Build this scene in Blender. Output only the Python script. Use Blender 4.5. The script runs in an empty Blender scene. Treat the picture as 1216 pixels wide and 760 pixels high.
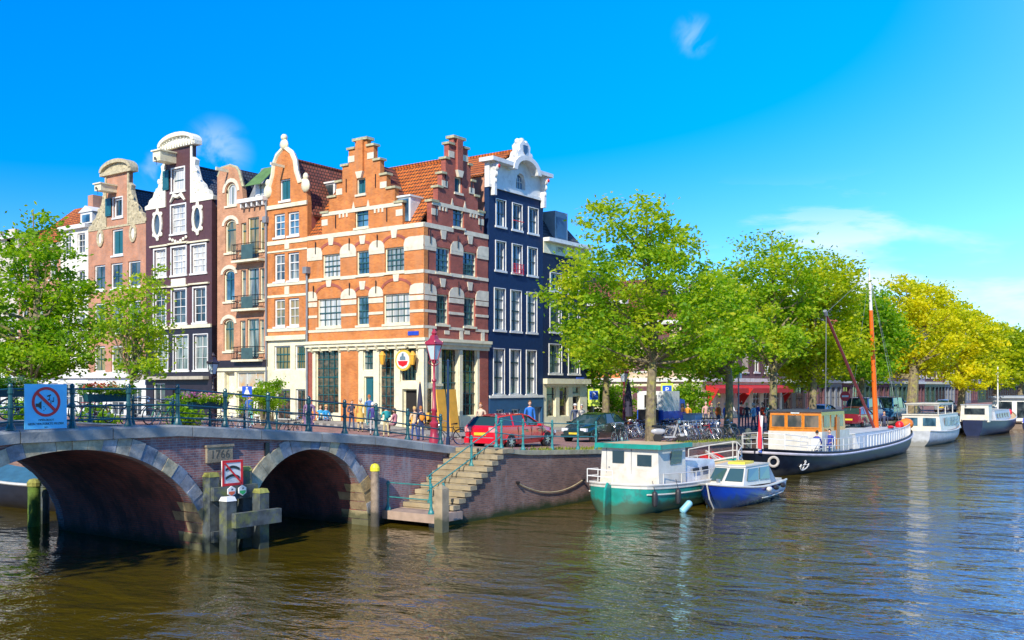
import bpy, math, random
import numpy as np
from mathutils import Vector, Matrix
from mathutils.geometry import tessellate_polygon
R = math.radians
rnd = random.Random(7)
SC = bpy.context.scene
COL = SC.collection
# ---------------------------------------------------------------- camera frame (world X runs along the canal, Y away from it)
CAM = (-17.94, -23.38, 4.6)
FW = (.8131, .5821); RT = (.5821, -.8131)
SX = 25.5      # facade plane of the row along the side canal
WY = 13.9      # facade plane of the row along the main canal
def ray(px, py):
    a = (px-608)/1194; b = (460-py)/1194
    return (FW[0]+RT[0]*a, FW[1]+RT[1]*a, b)
def atY(px, py, w):
    d = ray(px, py); t = (w-CAM[1])/d[1]; return CAM[0]+d[0]*t, CAM[2]+d[2]*t
def atX(px, py, s):
    d = ray(px, py); t = (s-CAM[0])/d[0]; return CAM[1]+d[1]*t, CAM[2]+d[2]*t
def atZ(px, py, z):
    d = ray(px, py); t = (z-CAM[2])/d[2]; return CAM[0]+d[0]*t, CAM[1]+d[1]*t
def atD(px, py, D):
    d = ray(px, py); return CAM[0]+d[0]*D, CAM[1]+d[1]*D, CAM[2]+d[2]*D
PROF = [(-60,2.2),(-17,2.3),(-10,3.2),(-5.5,3.58),(-1,3.58),(4.3,3.19),(6.8,2.98),(10.6,2.49),(12,2.29),(17.7,2.03),(24,1.93),(32,1.8),(5000,1.8)]
def prof(s): return float(np.interp(s, [p[0] for p in PROF], [p[1] for p in PROF]))
def gz(s, w):
    z = prof(s)
    if s < 27 and w > 10:
        k = min(1, max(0, (w-10)/11)); k = k*k*(3-2*k)
        k *= min(1, max(0, (27-s)/1.5))
        z += k*max(0, 2.45-z)
    return z
# ---------------------------------------------------------------- materials
MATS = {}
def nt(name):
    m = bpy.data.materials.new(name); m.use_nodes = True
    n = m.node_tree; b = n.nodes['Principled BSDF']; return m, n, b
def P(name, col, rough=.6, metal=0, var=.18, scale=2.5, bump=0, coat=0, spec=.5, dirt=None, dsc=.8, tide=None):
    if name in MATS: return MATS[name]
    m, n, b = nt(name)
    b.inputs['Roughness'].default_value = rough; b.inputs['Metallic'].default_value = metal
    b.inputs['Coat Weight'].default_value = coat; b.inputs['Specular IOR Level'].default_value = spec
    tc = n.nodes.new('ShaderNodeTexCoord')
    no = n.nodes.new('ShaderNodeTexNoise'); no.inputs['Scale'].default_value = scale; no.inputs['Detail'].default_value = 5
    n.links.new(tc.outputs['Object'], no.inputs['Vector'])
    r = n.nodes.new('ShaderNodeMapRange'); r.inputs[1].default_value = .3; r.inputs[2].default_value = .7
    r.inputs[3].default_value = 1-var; r.inputs[4].default_value = 1+var
    n.links.new(no.outputs['Fac'], r.inputs[0])
    mx = n.nodes.new('ShaderNodeVectorMath'); mx.operation = 'SCALE'; mx.inputs[0].default_value = col
    n.links.new(r.outputs[0], mx.inputs['Scale'])
    out = mx.outputs[0]
    if dirt:
        n2 = n.nodes.new('ShaderNodeTexNoise'); n2.inputs['Scale'].default_value = dsc; n2.inputs['Detail'].default_value = 8; n2.inputs['Roughness'].default_value = .7
        n.links.new(tc.outputs['Object'], n2.inputs['Vector'])
        r2 = n.nodes.new('ShaderNodeMapRange'); r2.inputs[1].default_value = .5; r2.inputs[2].default_value = .68
        n.links.new(n2.outputs['Fac'], r2.inputs[0])
        mi = n.nodes.new('ShaderNodeMix'); mi.data_type = 'RGBA'; mi.inputs[7].default_value = (*dirt, 1)
        n.links.new(r2.outputs[0], mi.inputs[0]); n.links.new(out, mi.inputs[6]); out = mi.outputs[2]
    if tide:
        sp = n.nodes.new('ShaderNodeSeparateXYZ'); n.links.new(tc.outputs['Object'], sp.inputs[0])
        q1 = n.nodes.new('ShaderNodeMath'); q1.operation = 'MULTIPLY_ADD'; q1.inputs[1].default_value = -.8; n.links.new(no.outputs['Fac'], q1.inputs[0]); n.links.new(sp.outputs[2], q1.inputs[2])
        r3 = n.nodes.new('ShaderNodeMapRange'); r3.inputs[1].default_value = tide[1]-.3; r3.inputs[2].default_value = tide[1]-.5; r3.inputs[4].default_value = .85; n.links.new(q1.outputs[0], r3.inputs[0])
        mi = n.nodes.new('ShaderNodeMix'); mi.data_type = 'RGBA'; mi.inputs[7].default_value = (*tide[0], 1)
        n.links.new(r3.outputs[0], mi.inputs[0]); n.links.new(out, mi.inputs[6]); out = mi.outputs[2]
    n.links.new(out, b.inputs['Base Color'])
    if bump:
        bp = n.nodes.new('ShaderNodeBump'); bp.inputs['Strength'].default_value = bump; bp.inputs['Distance'].default_value = .03
        n3 = n.nodes.new('ShaderNodeTexNoise'); n3.inputs['Scale'].default_value = scale*8; n3.inputs['Detail'].default_value = 6
        n.links.new(tc.outputs['Object'], n3.inputs['Vector'])
        n.links.new(n3.outputs['Fac'], bp.inputs['Height']); n.links.new(bp.outputs[0], b.inputs['Normal'])
    MATS[name] = m; return m
def brick(name, c1, c2, mort, bw=.22, bh=.07, ms=.008, rough=.85, dirt=None, flat=False, dsc=.5, dlo=.48, tide=None):
    if name in MATS: return MATS[name]
    m, n, b = nt(name); b.inputs['Roughness'].default_value = rough; b.inputs['Specular IOR Level'].default_value = .25
    tc = n.nodes.new('ShaderNodeTexCoord'); sp = n.nodes.new('ShaderNodeSeparateXYZ'); n.links.new(tc.outputs['Object'], sp.inputs[0])
    cb = n.nodes.new('ShaderNodeCombineXYZ')
    if flat:
        n.links.new(sp.outputs[0], cb.inputs[0]); n.links.new(sp.outputs[1], cb.inputs[1])
    else:
        ad = n.nodes.new('ShaderNodeMath'); n.links.new(sp.outputs[0], ad.inputs[0]); n.links.new(sp.outputs[1], ad.inputs[1])
        n.links.new(ad.outputs[0], cb.inputs[0]); n.links.new(sp.outputs[2], cb.inputs[1])
    br = n.nodes.new('ShaderNodeTexBrick'); br.inputs['Scale'].default_value = 1
    br.inputs['Brick Width'].default_value = bw; br.inputs['Row Height'].default_value = bh; br.inputs['Mortar Size'].default_value = ms
    br.inputs['Color1'].default_value = (*c1, 1); br.inputs['Color2'].default_value = (*c2, 1); br.inputs['Mortar'].default_value = (*mort, 1)
    n.links.new(cb.outputs[0], br.inputs['Vector'])
    no = n.nodes.new('ShaderNodeTexNoise'); no.inputs['Scale'].default_value = 1.1; no.inputs['Detail'].default_value = 7; no.inputs['Roughness'].default_value = .65
    n.links.new(tc.outputs['Object'], no.inputs['Vector'])
    r = n.nodes.new('ShaderNodeMapRange'); r.inputs[1].default_value = .3; r.inputs[2].default_value = .7; r.inputs[3].default_value = .72; r.inputs[4].default_value = 1.28
    n.links.new(no.outputs['Fac'], r.inputs[0])
    mx = n.nodes.new('ShaderNodeVectorMath'); mx.operation = 'SCALE'
    n.links.new(br.outputs['Color'], mx.inputs[0]); n.links.new(r.outputs[0], mx.inputs['Scale'])
    out = mx.outputs[0]
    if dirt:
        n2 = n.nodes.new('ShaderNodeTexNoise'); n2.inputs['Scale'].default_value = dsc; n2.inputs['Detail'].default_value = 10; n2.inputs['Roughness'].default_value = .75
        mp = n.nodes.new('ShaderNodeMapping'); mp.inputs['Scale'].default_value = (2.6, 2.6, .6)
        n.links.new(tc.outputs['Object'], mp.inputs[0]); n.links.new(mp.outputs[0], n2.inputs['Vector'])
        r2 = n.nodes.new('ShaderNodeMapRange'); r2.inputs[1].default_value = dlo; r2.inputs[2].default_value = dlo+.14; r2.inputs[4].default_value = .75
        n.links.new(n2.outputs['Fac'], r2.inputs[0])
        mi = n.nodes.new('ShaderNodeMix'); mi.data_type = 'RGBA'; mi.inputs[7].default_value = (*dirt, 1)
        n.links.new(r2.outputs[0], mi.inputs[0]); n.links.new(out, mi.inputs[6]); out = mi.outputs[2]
    if tide:
        r3 = n.nodes.new('ShaderNodeMapRange'); r3.inputs[1].default_value = .42; r3.inputs[2].default_value = .12
        ad2 = n.nodes.new('ShaderNodeMath'); ad2.operation = 'MULTIPLY_ADD'; ad2.inputs[1].default_value = .5
        n.links.new(no.outputs['Fac'], ad2.inputs[0]); n.links.new(sp.outputs[2], ad2.inputs[2])
        sb = n.nodes.new('ShaderNodeMath'); sb.operation = 'SUBTRACT'; sb.inputs[1].default_value = .2; n.links.new(ad2.outputs[0], sb.inputs[0])
        n.links.new(sb.outputs[0], r3.inputs[0])
        mi = n.nodes.new('ShaderNodeMix'); mi.data_type = 'RGBA'; mi.inputs[7].default_value = (*tide, 1)
        n.links.new(r3.outputs[0], mi.inputs[0]); n.links.new(out, mi.inputs[6]); out = mi.outputs[2]
    n.links.new(out, b.inputs['Base Color'])
    bp = n.nodes.new('ShaderNodeBump'); bp.inputs['Strength'].default_value = .5; bp.inputs['Distance'].default_value = .012
    n.links.new(br.outputs['Fac'], bp.inputs['Height']); bp.invert = True; n.links.new(bp.outputs[0], b.inputs['Normal'])
    MATS[name] = m; return m
def glass(name, col, rough=.06, wob=.02, stripes=None):
    if name in MATS: return MATS[name]
    m, n, b = nt(name); b.inputs['Roughness'].default_value = rough; b.inputs['Base Color'].default_value = (*col, 1)
    b.inputs['Specular IOR Level'].default_value = .7
    tc = n.nodes.new('ShaderNodeTexCoord')
    no = n.nodes.new('ShaderNodeTexNoise'); no.inputs['Scale'].default_value = 1.3; n.links.new(tc.outputs['Object'], no.inputs['Vector'])
    bp = n.nodes.new('ShaderNodeBump'); bp.inputs['Strength'].default_value = .25; bp.inputs['Distance'].default_value = wob; n.links.new(no.outputs['Fac'], bp.inputs['Height']); n.links.new(bp.outputs[0], b.inputs['Normal'])
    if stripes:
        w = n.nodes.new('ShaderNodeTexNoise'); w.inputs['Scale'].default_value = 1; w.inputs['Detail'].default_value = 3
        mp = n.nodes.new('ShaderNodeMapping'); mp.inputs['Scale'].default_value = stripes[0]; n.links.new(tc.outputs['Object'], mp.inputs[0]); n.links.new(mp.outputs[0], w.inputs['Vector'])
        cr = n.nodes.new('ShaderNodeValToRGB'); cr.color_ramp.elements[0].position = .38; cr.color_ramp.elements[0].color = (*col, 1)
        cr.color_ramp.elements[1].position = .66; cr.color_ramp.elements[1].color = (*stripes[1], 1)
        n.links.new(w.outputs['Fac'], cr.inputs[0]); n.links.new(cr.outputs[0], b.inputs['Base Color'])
    MATS[name] = m; return m
def island(name, cols, rough=.9, noise=2.0, bump=.3, tide=None):
    """each loose piece (stone, plank, pot) gets a colour of its own"""
    if name in MATS: return MATS[name]
    m, n, b = nt(name); b.inputs['Roughness'].default_value = rough; b.inputs['Specular IOR Level'].default_value = .3
    g = n.nodes.new('ShaderNodeNewGeometry'); cr = n.nodes.new('ShaderNodeValToRGB'); cr.color_ramp.interpolation = 'CONSTANT'
    e = cr.color_ramp.elements
    while len(e) < len(cols): e.new(.5)
    for i, c in enumerate(cols): e[i].position = i/len(cols); e[i].color = (*c, 1)
    n.links.new(g.outputs['Random Per Island'], cr.inputs[0])
    tc = n.nodes.new('ShaderNodeTexCoord'); no = n.nodes.new('ShaderNodeTexNoise'); no.inputs['Scale'].default_value = noise; no.inputs['Detail'].default_value = 8; no.inputs['Roughness'].default_value = .7
    n.links.new(tc.outputs['Object'], no.inputs['Vector'])
    r = n.nodes.new('ShaderNodeMapRange'); r.inputs[1].default_value = .35; r.inputs[2].default_value = .65; r.inputs[3].default_value = .6; r.inputs[4].default_value = 1.3; n.links.new(no.outputs['Fac'], r.inputs[0])
    mx = n.nodes.new('ShaderNodeVectorMath'); mx.operation = 'SCALE'; n.links.new(cr.outputs[0], mx.inputs[0]); n.links.new(r.outputs[0], mx.inputs['Scale'])
    out = mx.outputs[0]
    if tide:
        sp = n.nodes.new('ShaderNodeSeparateXYZ'); n.links.new(tc.outputs['Object'], sp.inputs[0])
        q1 = n.nodes.new('ShaderNodeMath'); q1.operation = 'MULTIPLY_ADD'; q1.inputs[1].default_value = -.8; n.links.new(no.outputs['Fac'], q1.inputs[0]); n.links.new(sp.outputs[2], q1.inputs[2])
        r3 = n.nodes.new('ShaderNodeMapRange'); r3.inputs[1].default_value = tide[1]-.3; r3.inputs[2].default_value = tide[1]-.5; r3.inputs[4].default_value = .85; n.links.new(q1.outputs[0], r3.inputs[0])
        mi = n.nodes.new('ShaderNodeMix'); mi.data_type = 'RGBA'; mi.inputs[7].default_value = (*tide[0], 1)
        n.links.new(r3.outputs[0], mi.inputs[0]); n.links.new(out, mi.inputs[6]); out = mi.outputs[2]
    n.links.new(out, b.inputs['Base Color'])
    bp = n.nodes.new('ShaderNodeBump'); bp.inputs['Strength'].default_value = bump; bp.inputs['Distance'].default_value = .05; n.links.new(no.outputs['Fac'], bp.inputs['Height']); n.links.new(bp.outputs[0], b.inputs['Normal'])
    MATS[name] = m; return m
def leafmat(name, cols, trans=.56):
    if name in MATS: return MATS[name]
    m, n, b = nt(name); b.inputs['Roughness'].default_value = .5; b.inputs['Specular IOR Level'].default_value = .3
    g = n.nodes.new('ShaderNodeNewGeometry'); tc = n.nodes.new('ShaderNodeTexCoord')
    no = n.nodes.new('ShaderNodeTexNoise'); no.inputs['Scale'].default_value = .55; no.inputs['Detail'].default_value = 4; n.links.new(tc.outputs['Object'], no.inputs['Vector'])
    ad = n.nodes.new('ShaderNodeMath'); ad.operation = 'MULTIPLY_ADD'; ad.inputs[1].default_value = .45
    n.links.new(g.outputs['Random Per Island'], ad.inputs[0])
    r = n.nodes.new('ShaderNodeMapRange'); r.inputs[1].default_value = .3; r.inputs[2].default_value = .7; r.inputs[3].default_value = 0; r.inputs[4].default_value = .55; n.links.new(no.outputs['Fac'], r.inputs[0])
    n.links.new(r.outputs[0], ad.inputs[2])
    cr = n.nodes.new('ShaderNodeValToRGB'); e = cr.color_ramp.elements
    while len(e) < len(cols): e.new(.5)
    for i, c in enumerate(cols): e[i].position = i/(len(cols)-1); e[i].color = (*c, 1)
    n.links.new(ad.outputs[0], cr.inputs[0]); n.links.new(cr.outputs[0], b.inputs['Base Color'])
    t = n.nodes.new('ShaderNodeBsdfTranslucent'); hs = n.nodes.new('ShaderNodeHueSaturation'); hs.inputs['Value'].default_value = 1.5; hs.inputs['Saturation'].default_value = 1.1
    n.links.new(cr.outputs[0], hs.inputs['Color']); n.links.new(hs.outputs[0], t.inputs[0])
    ms = n.nodes.new('ShaderNodeMixShader'); ms.inputs[0].default_value = trans
    n.links.new(b.outputs[0], ms.inputs[1]); n.links.new(t.outputs[0], ms.inputs[2]); n.links.new(ms.outputs[0], n.nodes['Material Output'].inputs[0])
    MATS[name] = m; return m
def tiles(name, c1, c2, c3=(.05,.03,.02)):
    m = brick(name, c1, c2, c3, bw=.24, bh=.24, ms=.03, rough=.75)
    n = m.node_tree
    for x in n.nodes:
        if x.type == 'BUMP': x.inputs['Strength'].default_value = 1; x.inputs['Distance'].default_value = .05
    return m
# ---------------------------------------------------------------- mesh builder
SPLIT = {'step_coping','gable_stone','stone_band','gable_band','wall_anchor','console','relieving_arch','stone_tablet','window_arch','door_edge','tail_lamp','headlight','door_handle','wing_mirror','pilaster','white_post','red_buoy','ring_bolt','canopy_post','eave_post','edge_stone_far','door_gap','window_frame','brick_edge_x'}
class MB:
    def __init__(s): s.v = []; s.f = []; s.m = []
    def add(s, vs, fs, m=0):
        o = len(s.v); s.v += [tuple(p) for p in vs]; s.f += [tuple(i+o for i in f) for f in fs]; s.m += [m]*len(fs); return s
    def box(s, x0, x1, y0, y1, z0, z1, m=0):
        return s.add([(x0,y0,z0),(x1,y0,z0),(x1,y1,z0),(x0,y1,z0),(x0,y0,z1),(x1,y0,z1),(x1,y1,z1),(x0,y1,z1)],
                     [(0,3,2,1),(4,5,6,7),(0,1,5,4),(1,2,6,5),(2,3,7,6),(3,0,4,7)], m)
    def cbox(s, c, d, rz=0, m=0, ry=0):
        M = Matrix.Translation(c) @ Matrix.Rotation(rz, 4, 'Z') @ Matrix.Rotation(ry, 4, 'Y')
        a, b, h = d[0]/2, d[1]/2, d[2]/2
        vs = [M @ Vector(p) for p in [(-a,-b,-h),(a,-b,-h),(a,b,-h),(-a,b,-h),(-a,-b,h),(a,-b,h),(a,b,h),(-a,b,h)]]
        return s.add(vs, [(0,3,2,1),(4,5,6,7),(0,1,5,4),(1,2,6,5),(2,3,7,6),(3,0,4,7)], m)
    def beam(s, p0, p1, w, h, m=0):
        p0 = Vector(p0); p1 = Vector(p1); d = (p1-p0).normalized()
        a = d.cross(Vector((0,0,1)))
        if a.length < 1e-3: a = Vector((1,0,0))
        a.normalize(); u = a.cross(d)
        vs = []
        for p in (p0, p1):
            for i, j in ((-1,-1),(1,-1),(1,1),(-1,1)): vs.append(p+a*(i*w/2)+u*(j*h/2))
        return s.add(vs, [(0,1,2,3),(7,6,5,4),(0,4,5,1),(1,5,6,2),(2,6,7,3),(3,7,4,0)], m)
    def tube(s, p0, p1, r0, r1=None, n=8, m=0, cap=True):
        return s.path([p0, p1], [r0, r0 if r1 is None else r1], n, m, cap)
    def path(s, pts, rs, n=8, m=0, cap=True, closed=False):
        pts = [Vector(p) for p in pts]
        if not isinstance(rs, (list, tuple)): rs = [rs]*len(pts)
        vs = []; L = len(pts); a = None
        for i, p in enumerate(pts):
            if closed: d = pts[(i+1) % L]-pts[i-1]
            else: d = pts[min(i+1, L-1)]-pts[max(i-1, 0)]
            d = d.normalized() if d.length > 1e-9 else Vector((0,0,1))
            if a is None: a = d.orthogonal().normalized()
            else:
                a = a-d*a.dot(d)
                a = a.normalized() if a.length > 1e-4 else d.orthogonal().normalized()
            b = d.cross(a)
            for k in range(n):
                t = 2*math.pi*k/n; vs.append(p+(a*math.cos(t)+b*math.sin(t))*rs[i])
        fs = []
        for i in range(L if closed else L-1):
            j = (i+1) % L
            for k in range(n):
                k2 = (k+1) % n; fs.append((i*n+k, i*n+k2, j*n+k2, j*n+k))
        if cap and not closed: fs.append(tuple(range(n))[::-1]); fs.append(tuple((L-1)*n+k for k in range(n)))
        return s.add(vs, fs, m)
    def lathe(s, prof_, c=(0,0,0), n=10, m=0, ax='Z'):
        vs = []; fs = []
        for r, h in prof_:
            for k in range(n):
                t = 2*math.pi*(k+.5)/n; x, y = r*math.cos(t), r*math.sin(t)
                if ax == 'Z': vs.append((c[0]+x, c[1]+y, c[2]+h))
                elif ax == 'Y': vs.append((c[0]+x, c[1]+h, c[2]-y))
                else: vs.append((c[0]+h, c[1]+x, c[2]+y))
        for i in range(len(prof_)-1):
            for k in range(n):
                k2 = (k+1) % n; fs.append((i*n+k, i*n+k2, (i+1)*n+k2, (i+1)*n+k))
        fs.append(tuple(range(n))[::-1]); fs.append(tuple((len(prof_)-1)*n+k for k in range(n)))
        return s.add(vs, fs, m)
    def ball(s, c, r, m=0, nu=10, nv=6):
        if not isinstance(r, (list, tuple)): r = (r,)*3
        vs = [(c[0],c[1],c[2]-r[2])]; fs = []
        for j in range(1, nv):
            p = -math.pi/2+math.pi*j/nv
            for k in range(nu):
                t = 2*math.pi*k/nu; vs.append((c[0]+r[0]*math.cos(p)*math.cos(t), c[1]+r[1]*math.cos(p)*math.sin(t), c[2]+r[2]*math.sin(p)))
        vs.append((c[0],c[1],c[2]+r[2])); T = len(vs)-1
        for k in range(nu):
            k2 = (k+1) % nu; fs.append((0, 1+k2, 1+k)); fs.append((T, T-nu+k, T-nu+k2))
            for j in range(nv-2): a = 1+j*nu; fs.append((a+k, a+k2, a+nu+k2, a+nu+k))
        return s.add(vs, fs, m)
    def prism(s, poly, y0, y1, m=0, holes=(), back=True, plane='XZ'):
        """poly: list of (x,z); extruded along y from y0 (front) to y1"""
        loops = [list(poly)]+[list(h) for h in holes]
        tri = tessellate_polygon([[Vector((p[0], p[1], 0)) for p in l] for l in loops])
        flat = [p for l in loops for p in l]; N = len(flat)
        def V(p, y): return (p[0], y, p[1]) if plane == 'XZ' else ((y, p[0], p[1]) if plane == 'YZ' else (p[0], p[1], y))
        o = len(s.v); s.v += [V(p, y0) for p in flat]+[V(p, y1) for p in flat]
        for t in tri:
            a, b, c = [flat[i] for i in t]
            ar = (b[0]-a[0])*(c[1]-a[1])-(b[1]-a[1])*(c[0]-a[0])
            if abs(ar) < 1e-10: continue
            t = tuple(t) if ar > 0 else tuple(t)[::-1]
            s.f.append(tuple(i+o for i in t)); s.m.append(m)
            if back: s.f.append(tuple(i+o+N for i in t[::-1])); s.m.append(m)
        k = 0
        for li, l in enumerate(loops):
            ar = sum(l[i-1][0]*l[i][1]-l[i][0]*l[i-1][1] for i in range(len(l)))
            fl = (ar > 0) == (li == 0)
            for i in range(len(l)):
                a = o+k+i; b = o+k+(i+1) % len(l)
                f = (a, a+N, b+N, b); s.f.append(f if fl else f[::-1]); s.m.append(m)
            k += len(l)
        return s
    def grid(s, rows, m=0, closed=False, flip=False):
        n = len(rows[0]); vs = [p for r in rows for p in r]; fs = []
        for i in range(len(rows)-1):
            for k in range(n if closed else n-1):
                k2 = (k+1) % n; f = (i*n+k, i*n+k2, (i+1)*n+k2, (i+1)*n+k); fs.append(f[::-1] if flip else f)
        return s.add(vs, fs, m)
    def comps(s):
        pa = list(range(len(s.v)))
        def fd(i):
            while pa[i] != i: pa[i] = pa[pa[i]]; i = pa[i]
            return i
        for f in s.f:
            a = fd(f[0])
            for i in f[1:]: pa[fd(i)] = a
        out = {}
        for f, m in zip(s.f, s.m):
            k = fd(f[0])
            if k not in out: out[k] = (MB(), {})
            q, mp = out[k]
            for i in f:
                if i not in mp: mp[i] = len(q.v); q.v.append(s.v[i])
            q.f.append(tuple(mp[i] for i in f)); q.m.append(m)
        return [q for q, _ in out.values()]
    def build(s, name, mats, parent=None, smooth=False, loc=None, rz=None):
        if name in SPLIT and not getattr(s, 'one', 0):
            for q in s.comps(): q.one = 1; o = q.build(name, mats, parent, smooth, loc, rz)
            return o
        me = bpy.data.meshes.new(name); me.from_pydata(s.v, [], s.f); me.update()
        if not isinstance(mats, (list, tuple)): mats = [mats]
        for m in mats: me.materials.append(m)
        if len(mats) > 1: me.polygons.foreach_set('material_index', s.m)
        if smooth:
            me.polygons.foreach_set('use_smooth', [True]*len(me.polygons)); me.set_sharp_from_angle(angle=R(38))
        o = bpy.data.objects.new(name, me); COL.objects.link(o)
        if parent: o.parent = parent
        if loc is not None: o.location = loc
        if rz is not None: o.rotation_euler = (0,0,rz)
        return o
def tag(o, label=None, cat=None, group=None, kind=None):
    if label: o['label'] = label
    if cat: o['category'] = cat
    if group: o['group'] = group
    if kind: o['kind'] = kind
    return o
def thing(name, label, cat, loc=(0,0,0), rz=0, group=None, rot=None):
    o = bpy.data.objects.new(name, None); COL.objects.link(o); o.empty_display_size = .2
    o.location = loc; o.rotation_euler = rot if rot else (0,0,rz)
    return tag(o, label, cat, group)
KIDS = {}
def kids(o): return [c for c in COL.objects if c.parent == o]
def copy_tree(o, parent=None, lst=None):
    c = o.copy(); COL.objects.link(c)
    if parent: c.parent = parent
    for ch in list(o.children): copy_tree(ch, c)
    return c
def dup(o, loc, rz=None, label=None, group=None, rot=None, sc=None):
    c = copy_tree(o); c.location = loc
    if rz is not None: c.rotation_euler = (0,0,rz)
    if rot: c.rotation_euler = rot
    if sc: c.scale = sc if isinstance(sc, tuple) else (sc,)*3
    if label: c['label'] = label
    if group: c['group'] = group
    return c
def txt(s, size, mat, parent, loc, rot=(R(90),0,0), ext=.004, name='lettering', align='CENTER'):
    cu = bpy.data.curves.new('t', 'FONT'); cu.body = s; cu.size = size; cu.extrude = ext; cu.align_x = align; cu.align_y = 'CENTER'; cu.resolution_u = 2
    t = bpy.data.objects.new('t', cu); COL.objects.link(t); bpy.context.view_layer.update()
    me = bpy.data.meshes.new_from_object(t.evaluated_get(bpy.context.evaluated_depsgraph_get()))
    COL.objects.unlink(t); bpy.data.objects.remove(t)
    me.materials.clear(); me.materials.append(mat); me.name = name
    o = bpy.data.objects.new(name, me); COL.objects.link(o); o.parent = parent; o.location = loc; o.rotation_euler = rot; return o
def struct(name, mb, mats, smooth=False): return tag(mb.build(name, mats, smooth=smooth), kind='structure')
# common materials
WHITE = P('white_paint', (.72,.72,.70), .45, var=.08, dirt=(.54,.53,.50), dsc=1.6)
CREAM = P('cream_paint', (.76,.71,.50), .5, var=.08, dirt=(.58,.52,.36), dsc=1.6)
STONE = P('pale_sandstone', (.66,.60,.46), .8, var=.15, scale=3, bump=.2)
GREYSTONE = P('weathered_grey_stone', (.22,.24,.26), .9, var=.3, scale=2, bump=.4, dirt=(.10,.10,.09), dsc=1.2)
TEAL = P('dark_teal_paint', (.012,.075,.085), .35, var=.1)
DTEAL = P('green_blue_shutter_paint', (.015,.11,.14), .45, var=.08)
BLACK = P('black_paint', (.012,.012,.014), .4, var=.1)
DARK = P('dark_interior', (.015,.013,.012), .9, var=.1)
TYRE = P('tyre_rubber', (.02,.02,.02), .8)
CHROME = P('bright_steel', (.6,.6,.62), .25, metal=.9, var=.05)
LEAD = P('grey_lead', (.20,.22,.25), .6, var=.15)
WOOD = P('warm_varnished_wood', (.42,.15,.03), .35, var=.2, scale=6)
ROPE = P('tan_rope', (.45,.36,.20), .9)
GD = glass('dark_window_glass', (.012,.02,.028), stripes=((1.4,1.4,.9), (.10,.13,.14)))
GB = glass('sky_reflection_glass', (.015,.05,.09), stripes=((1.2,1.2,.8), (.10,.24,.36)))  # blue patches: reflected sky put into the pane colour
GC = glass('curtained_window_glass', (.62,.60,.55), stripes=((5,5,.4), (.30,.34,.36)))
GH = glass('half_curtained_glass', (.03,.05,.06), stripes=((4,4,.5), (.30,.34,.32)))
GS = glass('shop_window_glass', (.02,.02,.02), stripes=((4,4,5), (.13,.08,.05)))
GY = glass('amber_window_glass', (.30,.22,.08), stripes=((3,3,.6), (.05,.09,.07)))
# ================================================================= camera, light, sky
cam = bpy.data.objects.new('camera', bpy.data.cameras.new('camera')); COL.objects.link(cam); SC.camera = cam
cam.location = CAM; cam.rotation_euler = (R(90), 0, math.atan2(-FW[0], FW[1]))
cam.data.sensor_width = 36; cam.data.lens = 36*1194/1216; cam.data.shift_y = 80/1216; cam.data.clip_end = 6000; cam.data.clip_start = .3
SC.render.resolution_x = 1024; SC.render.resolution_y = 640
SUNAZ = R(16); EL = R(36)
sd = Vector((-math.cos(SUNAZ)*math.cos(EL), -math.sin(SUNAZ)*math.cos(EL), math.sin(EL)))
sl = bpy.data.lights.new('sun', 'SUN'); sl.energy = 4.1; sl.angle = R(.5); sl.color = (1, .93, .80)
so = bpy.data.objects.new('sun', sl); COL.objects.link(so); so.rotation_euler = sd.to_track_quat('Z', 'Y').to_euler(); so.location = (-20,-10,40)
W = bpy.data.worlds.new('World'); SC.world = W; W.use_nodes = True; n = W.node_tree; bg = n.nodes['Background']
sky = n.nodes.new('ShaderNodeTexSky'); sky.sky_type = 'NISHITA'; sky.sun_disc = False
sky.sun_elevation = EL; sky.sun_rotation = math.atan2(-sd.x, sd.y); sky.air_density = 1.0; sky.dust_density = .35; sky.ozone_density = 2.5
hs = n.nodes.new('ShaderNodeHueSaturation'); hs.inputs['Saturation'].default_value = 1.75; hs.inputs['Hue'].default_value = .511; hs.inputs['Value'].default_value = 1.0
n.links.new(sky.outputs[0], hs.inputs['Color'])
tc = n.nodes.new('ShaderNodeTexCoord')
sp = n.nodes.new('ShaderNodeSeparateXYZ'); n.links.new(tc.outputs['Generated'], sp.inputs[0])
# thin cloud bank low over the end of the canal, and a few wisps
mp = n.nodes.new('ShaderNodeMapping'); mp.inputs['Rotation'].default_value = (0,0,R(10)); mp.inputs['Scale'].default_value = (2.4,2.4,10)
n.links.new(tc.outputs['Generated'], mp.inputs[0])
no = n.nodes.new('ShaderNodeTexNoise'); no.inputs['Scale'].default_value = 1.6; no.inputs['Detail'].default_value = 9; no.inputs['Roughness'].default_value = .55; no.inputs['Distortion'].default_value = .3
n.links.new(mp.outputs[0], no.inputs['Vector'])
def mr(src, a, b, c=0, d=1, sm=True):
    r = n.nodes.new('ShaderNodeMapRange'); r.inputs[1].default_value = a; r.inputs[2].default_value = b; r.inputs[3].default_value = c; r.inputs[4].default_value = d
    if sm: r.interpolation_type = 'SMOOTHSTEP'
    n.links.new(src, r.inputs[0]); return r.outputs[0]
def mul(a, b, op='MULTIPLY'):
    q = n.nodes.new('ShaderNodeMath'); q.operation = op; q.use_clamp = op != 'MULTIPLY'
    for i, x in enumerate((a, b)):
        if isinstance(x, (int, float)): q.inputs[i].default_value = x
        else: n.links.new(x, q.inputs[i])
    return q.outputs[0]
band = mr(sp.outputs[2], .24, .03)
dot = n.nodes.new('ShaderNodeVectorMath'); dot.operation = 'DOT_PRODUCT'; dot.inputs[1].default_value = (.97, .22, 0); n.links.new(tc.outputs['Generated'], dot.inputs[0])
azim = mr(dot.outputs['Value'], .74, .97)
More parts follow.
